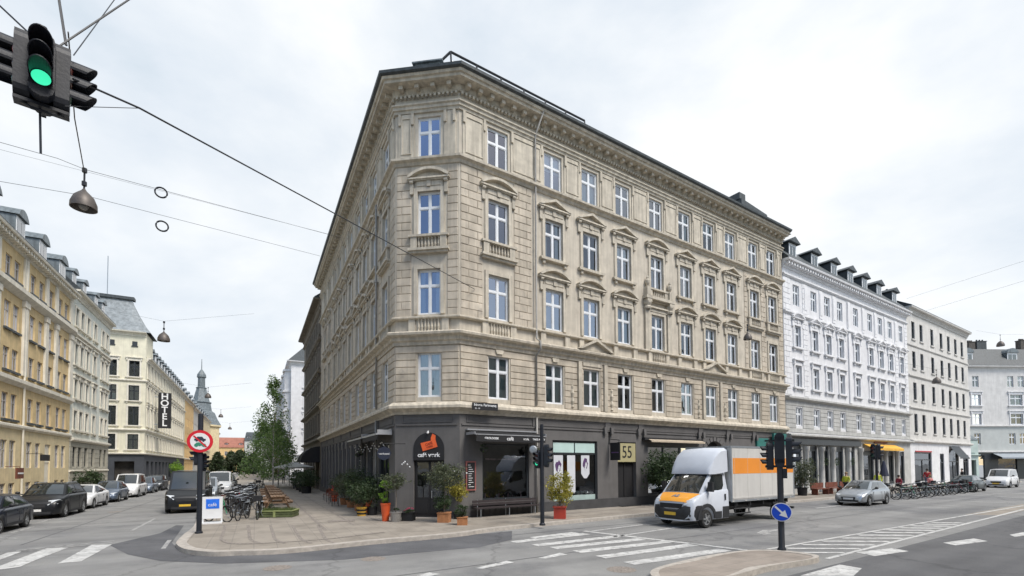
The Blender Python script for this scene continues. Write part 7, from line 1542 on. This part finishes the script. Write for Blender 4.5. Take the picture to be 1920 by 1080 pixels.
person('far pedestrian in black on the side pavement beyond the tables',LS(52,2.2,KZ),hd,C_black,C_black,H_dark)
person('person sitting at a cafe table under the far white parasols',LS(38,1.8,KZ-.4),hd,C_grey,C_navy,H_fair,seat=True)
# cafe tables with white parasol cloth beyond the barrel awning
for i,s in enumerate((34,37.5,41)):
    t=thing('cafe_table','small pale cafe table with chairs beyond the barrel awning','cafe table',tuple(LS(s,2.1,KZ)),.3*i,'cafe tables on the side pavement'); MB().lathe([(.001,.7),(.35,.7),(.35,.74),(.001,.74)],12).obj('table_top',M['sign_white'],t); MB().tube([(0,0,0),(0,0,.7)],.03,6).lathe([(.001,0),(.22,0),(.2,.03),(.001,.03)],10).obj('base',M['black_metal'],t)
for i,(x,y) in enumerate(((590,0),(548,0))): pass
t=thing('white_parasol','wide pale parasol canopy low over the cafe tables beyond the barrel awning','parasol',tuple(LS(36,1.9,KZ))); MB().tube([(0,0,0),(0,0,2.6)],.03,6).obj('pole',M['steel'],t); MB().lathe([(2.2,2.15),(2.22,2.3),(.1,2.85),(.001,2.86)],8).obj('canopy',mat('pale_canvas',(.55,.55,.53),.8,.08),t)
# dark clutter along the pavement by the cafe chairs
gl='wooden cafe chairs by the side wall'
def chair(label,loc,rz,group,mt='redwood'):
    t=thing('cafe_chair',label,'chair',tuple(loc),rz,group); MB().box(-.2,.2,-.2,.2,.43,.46).obj('seat',M[mt],t); MB().box(-.2,.2,.18,.2,.62,.86).box(-.2,-.17,.18,.2,.46,.62).box(.17,.2,.18,.2,.46,.62).obj('backrest',M[mt],t)
    for x in (-.18,.18):
        for y in (-.18,.18): MB().tube([(x,y,0),(x*.95,y*.95,.43)],.014,5).obj('leg',M['black_metal'],t)
    return t
c0=chair('wooden cafe chair beside the flower pot at the side wall',WL.P(-8.0,1.5,KZ),.4,gl)
for s,o_,lab in ((-9.6,1.4,'second wooden cafe chair along the side wall'),(-11.5,1.3,'third wooden cafe chair along the side wall'),(-13.5,1.3,'farthest wooden cafe chair along the side wall')): dup(c0,tuple(WL.P(s,o_,KZ)),s,lab)

# more of the crowded bicycles behind the corner
rg=random.Random(9)
for i in range(26):
    s_=4.2+i*.62+rg.uniform(-.3,.3); t_=6.6+rg.uniform(-.6,.5); src=(b_dark,b_black,b_dark,b_red)[i%4]
    dup(src,tuple(LS(s_,t_,KZ)),WL.rz+RAD(rg.uniform(-30,30)+(180 if i%3 else 0)),'bicycle in the crowded rack between the picnic tables and the queued cars','bicycles crowded beside the picnic tables')
# separate pieces that merely share a mesh
def split_pieces(o,name,eps=.02,limit=100):
    me=o.data; n=len(me.vertices); par=list(range(n))
    def f(a):
        while par[a]!=a: par[a]=par[par[a]]; a=par[a]
        return a
    for p in me.polygons:
        vs=list(p.vertices)
        for v in vs[1:]:
            a,b_=f(vs[0]),f(v)
            if a!=b_: par[a]=b_
    isl={}
    for i in range(n): isl.setdefault(f(i),[]).append(i)
    bx=[]
    for k,vs in isl.items():
        c=[me.vertices[i].co for i in vs]; bx.append([[min(q[j] for q in c)-eps for j in range(3)],[max(q[j] for q in c)+eps for j in range(3)],[k]])
    ch=True
    while ch:
        ch=False; out=[]
        for b_ in bx:
            for c in out:
                if all(b_[0][j]<=c[1][j] and c[0][j]<=b_[1][j] for j in range(3)):
                    c[0]=[min(x,y) for x,y in zip(b_[0],c[0])]; c[1]=[max(x,y) for x,y in zip(b_[1],c[1])]; c[2]+=b_[2]; ch=True; break
            else: out.append(b_)
        bx=out
    if len(bx)<2 or len(bx)>limit: return
    owner={}
    for g,b_ in enumerate(bx):
        for k in b_[2]: owner[k]=g
    fs=[[] for _ in bx]
    for p in me.polygons: fs[owner[f(p.vertices[0])]].append((tuple(p.vertices),p.material_index,p.use_smooth))
    for q in fs:
        m={}; vs=[]; ff=[]
        for vv,_,_ in q:
            for v in vv:
                if v not in m: m[v]=len(vs); vs.append(me.vertices[v].co[:])
            ff.append(tuple(m[v] for v in vv))
        nm=bpy.data.meshes.new(name); nm.from_pydata(vs,[],ff)
        for t_ in me.materials: nm.materials.append(t_)
        for p,(_,mi,sm) in zip(nm.polygons,q): p.material_index=mi; p.use_smooth=sm
        d=o.copy(); d.data=nm; d.name=name; S.collection.objects.link(d)
    bpy.data.objects.remove(o)
for o in list(bpy.data.objects):
    b_=o.name.split('.')[0]
    if o.parent and b_ in ('pilasters','pilaster_panels','window_sills','columns','shop_pilasters','attic_openings','bay_windows','pediment_ornament','balustrade','rusticated_stones','balcony_framing','chimney','curtain_pair','downpipe','plinth','teal'):
        split_pieces(o,{'pilasters':'pilaster','pilaster_panels':'pilaster_panel','window_sills':'window_sill','columns':'column','shop_pilasters':'shop_pilaster','attic_openings':'attic_opening','bay_windows':'bay_window'}.get(b_,b_))
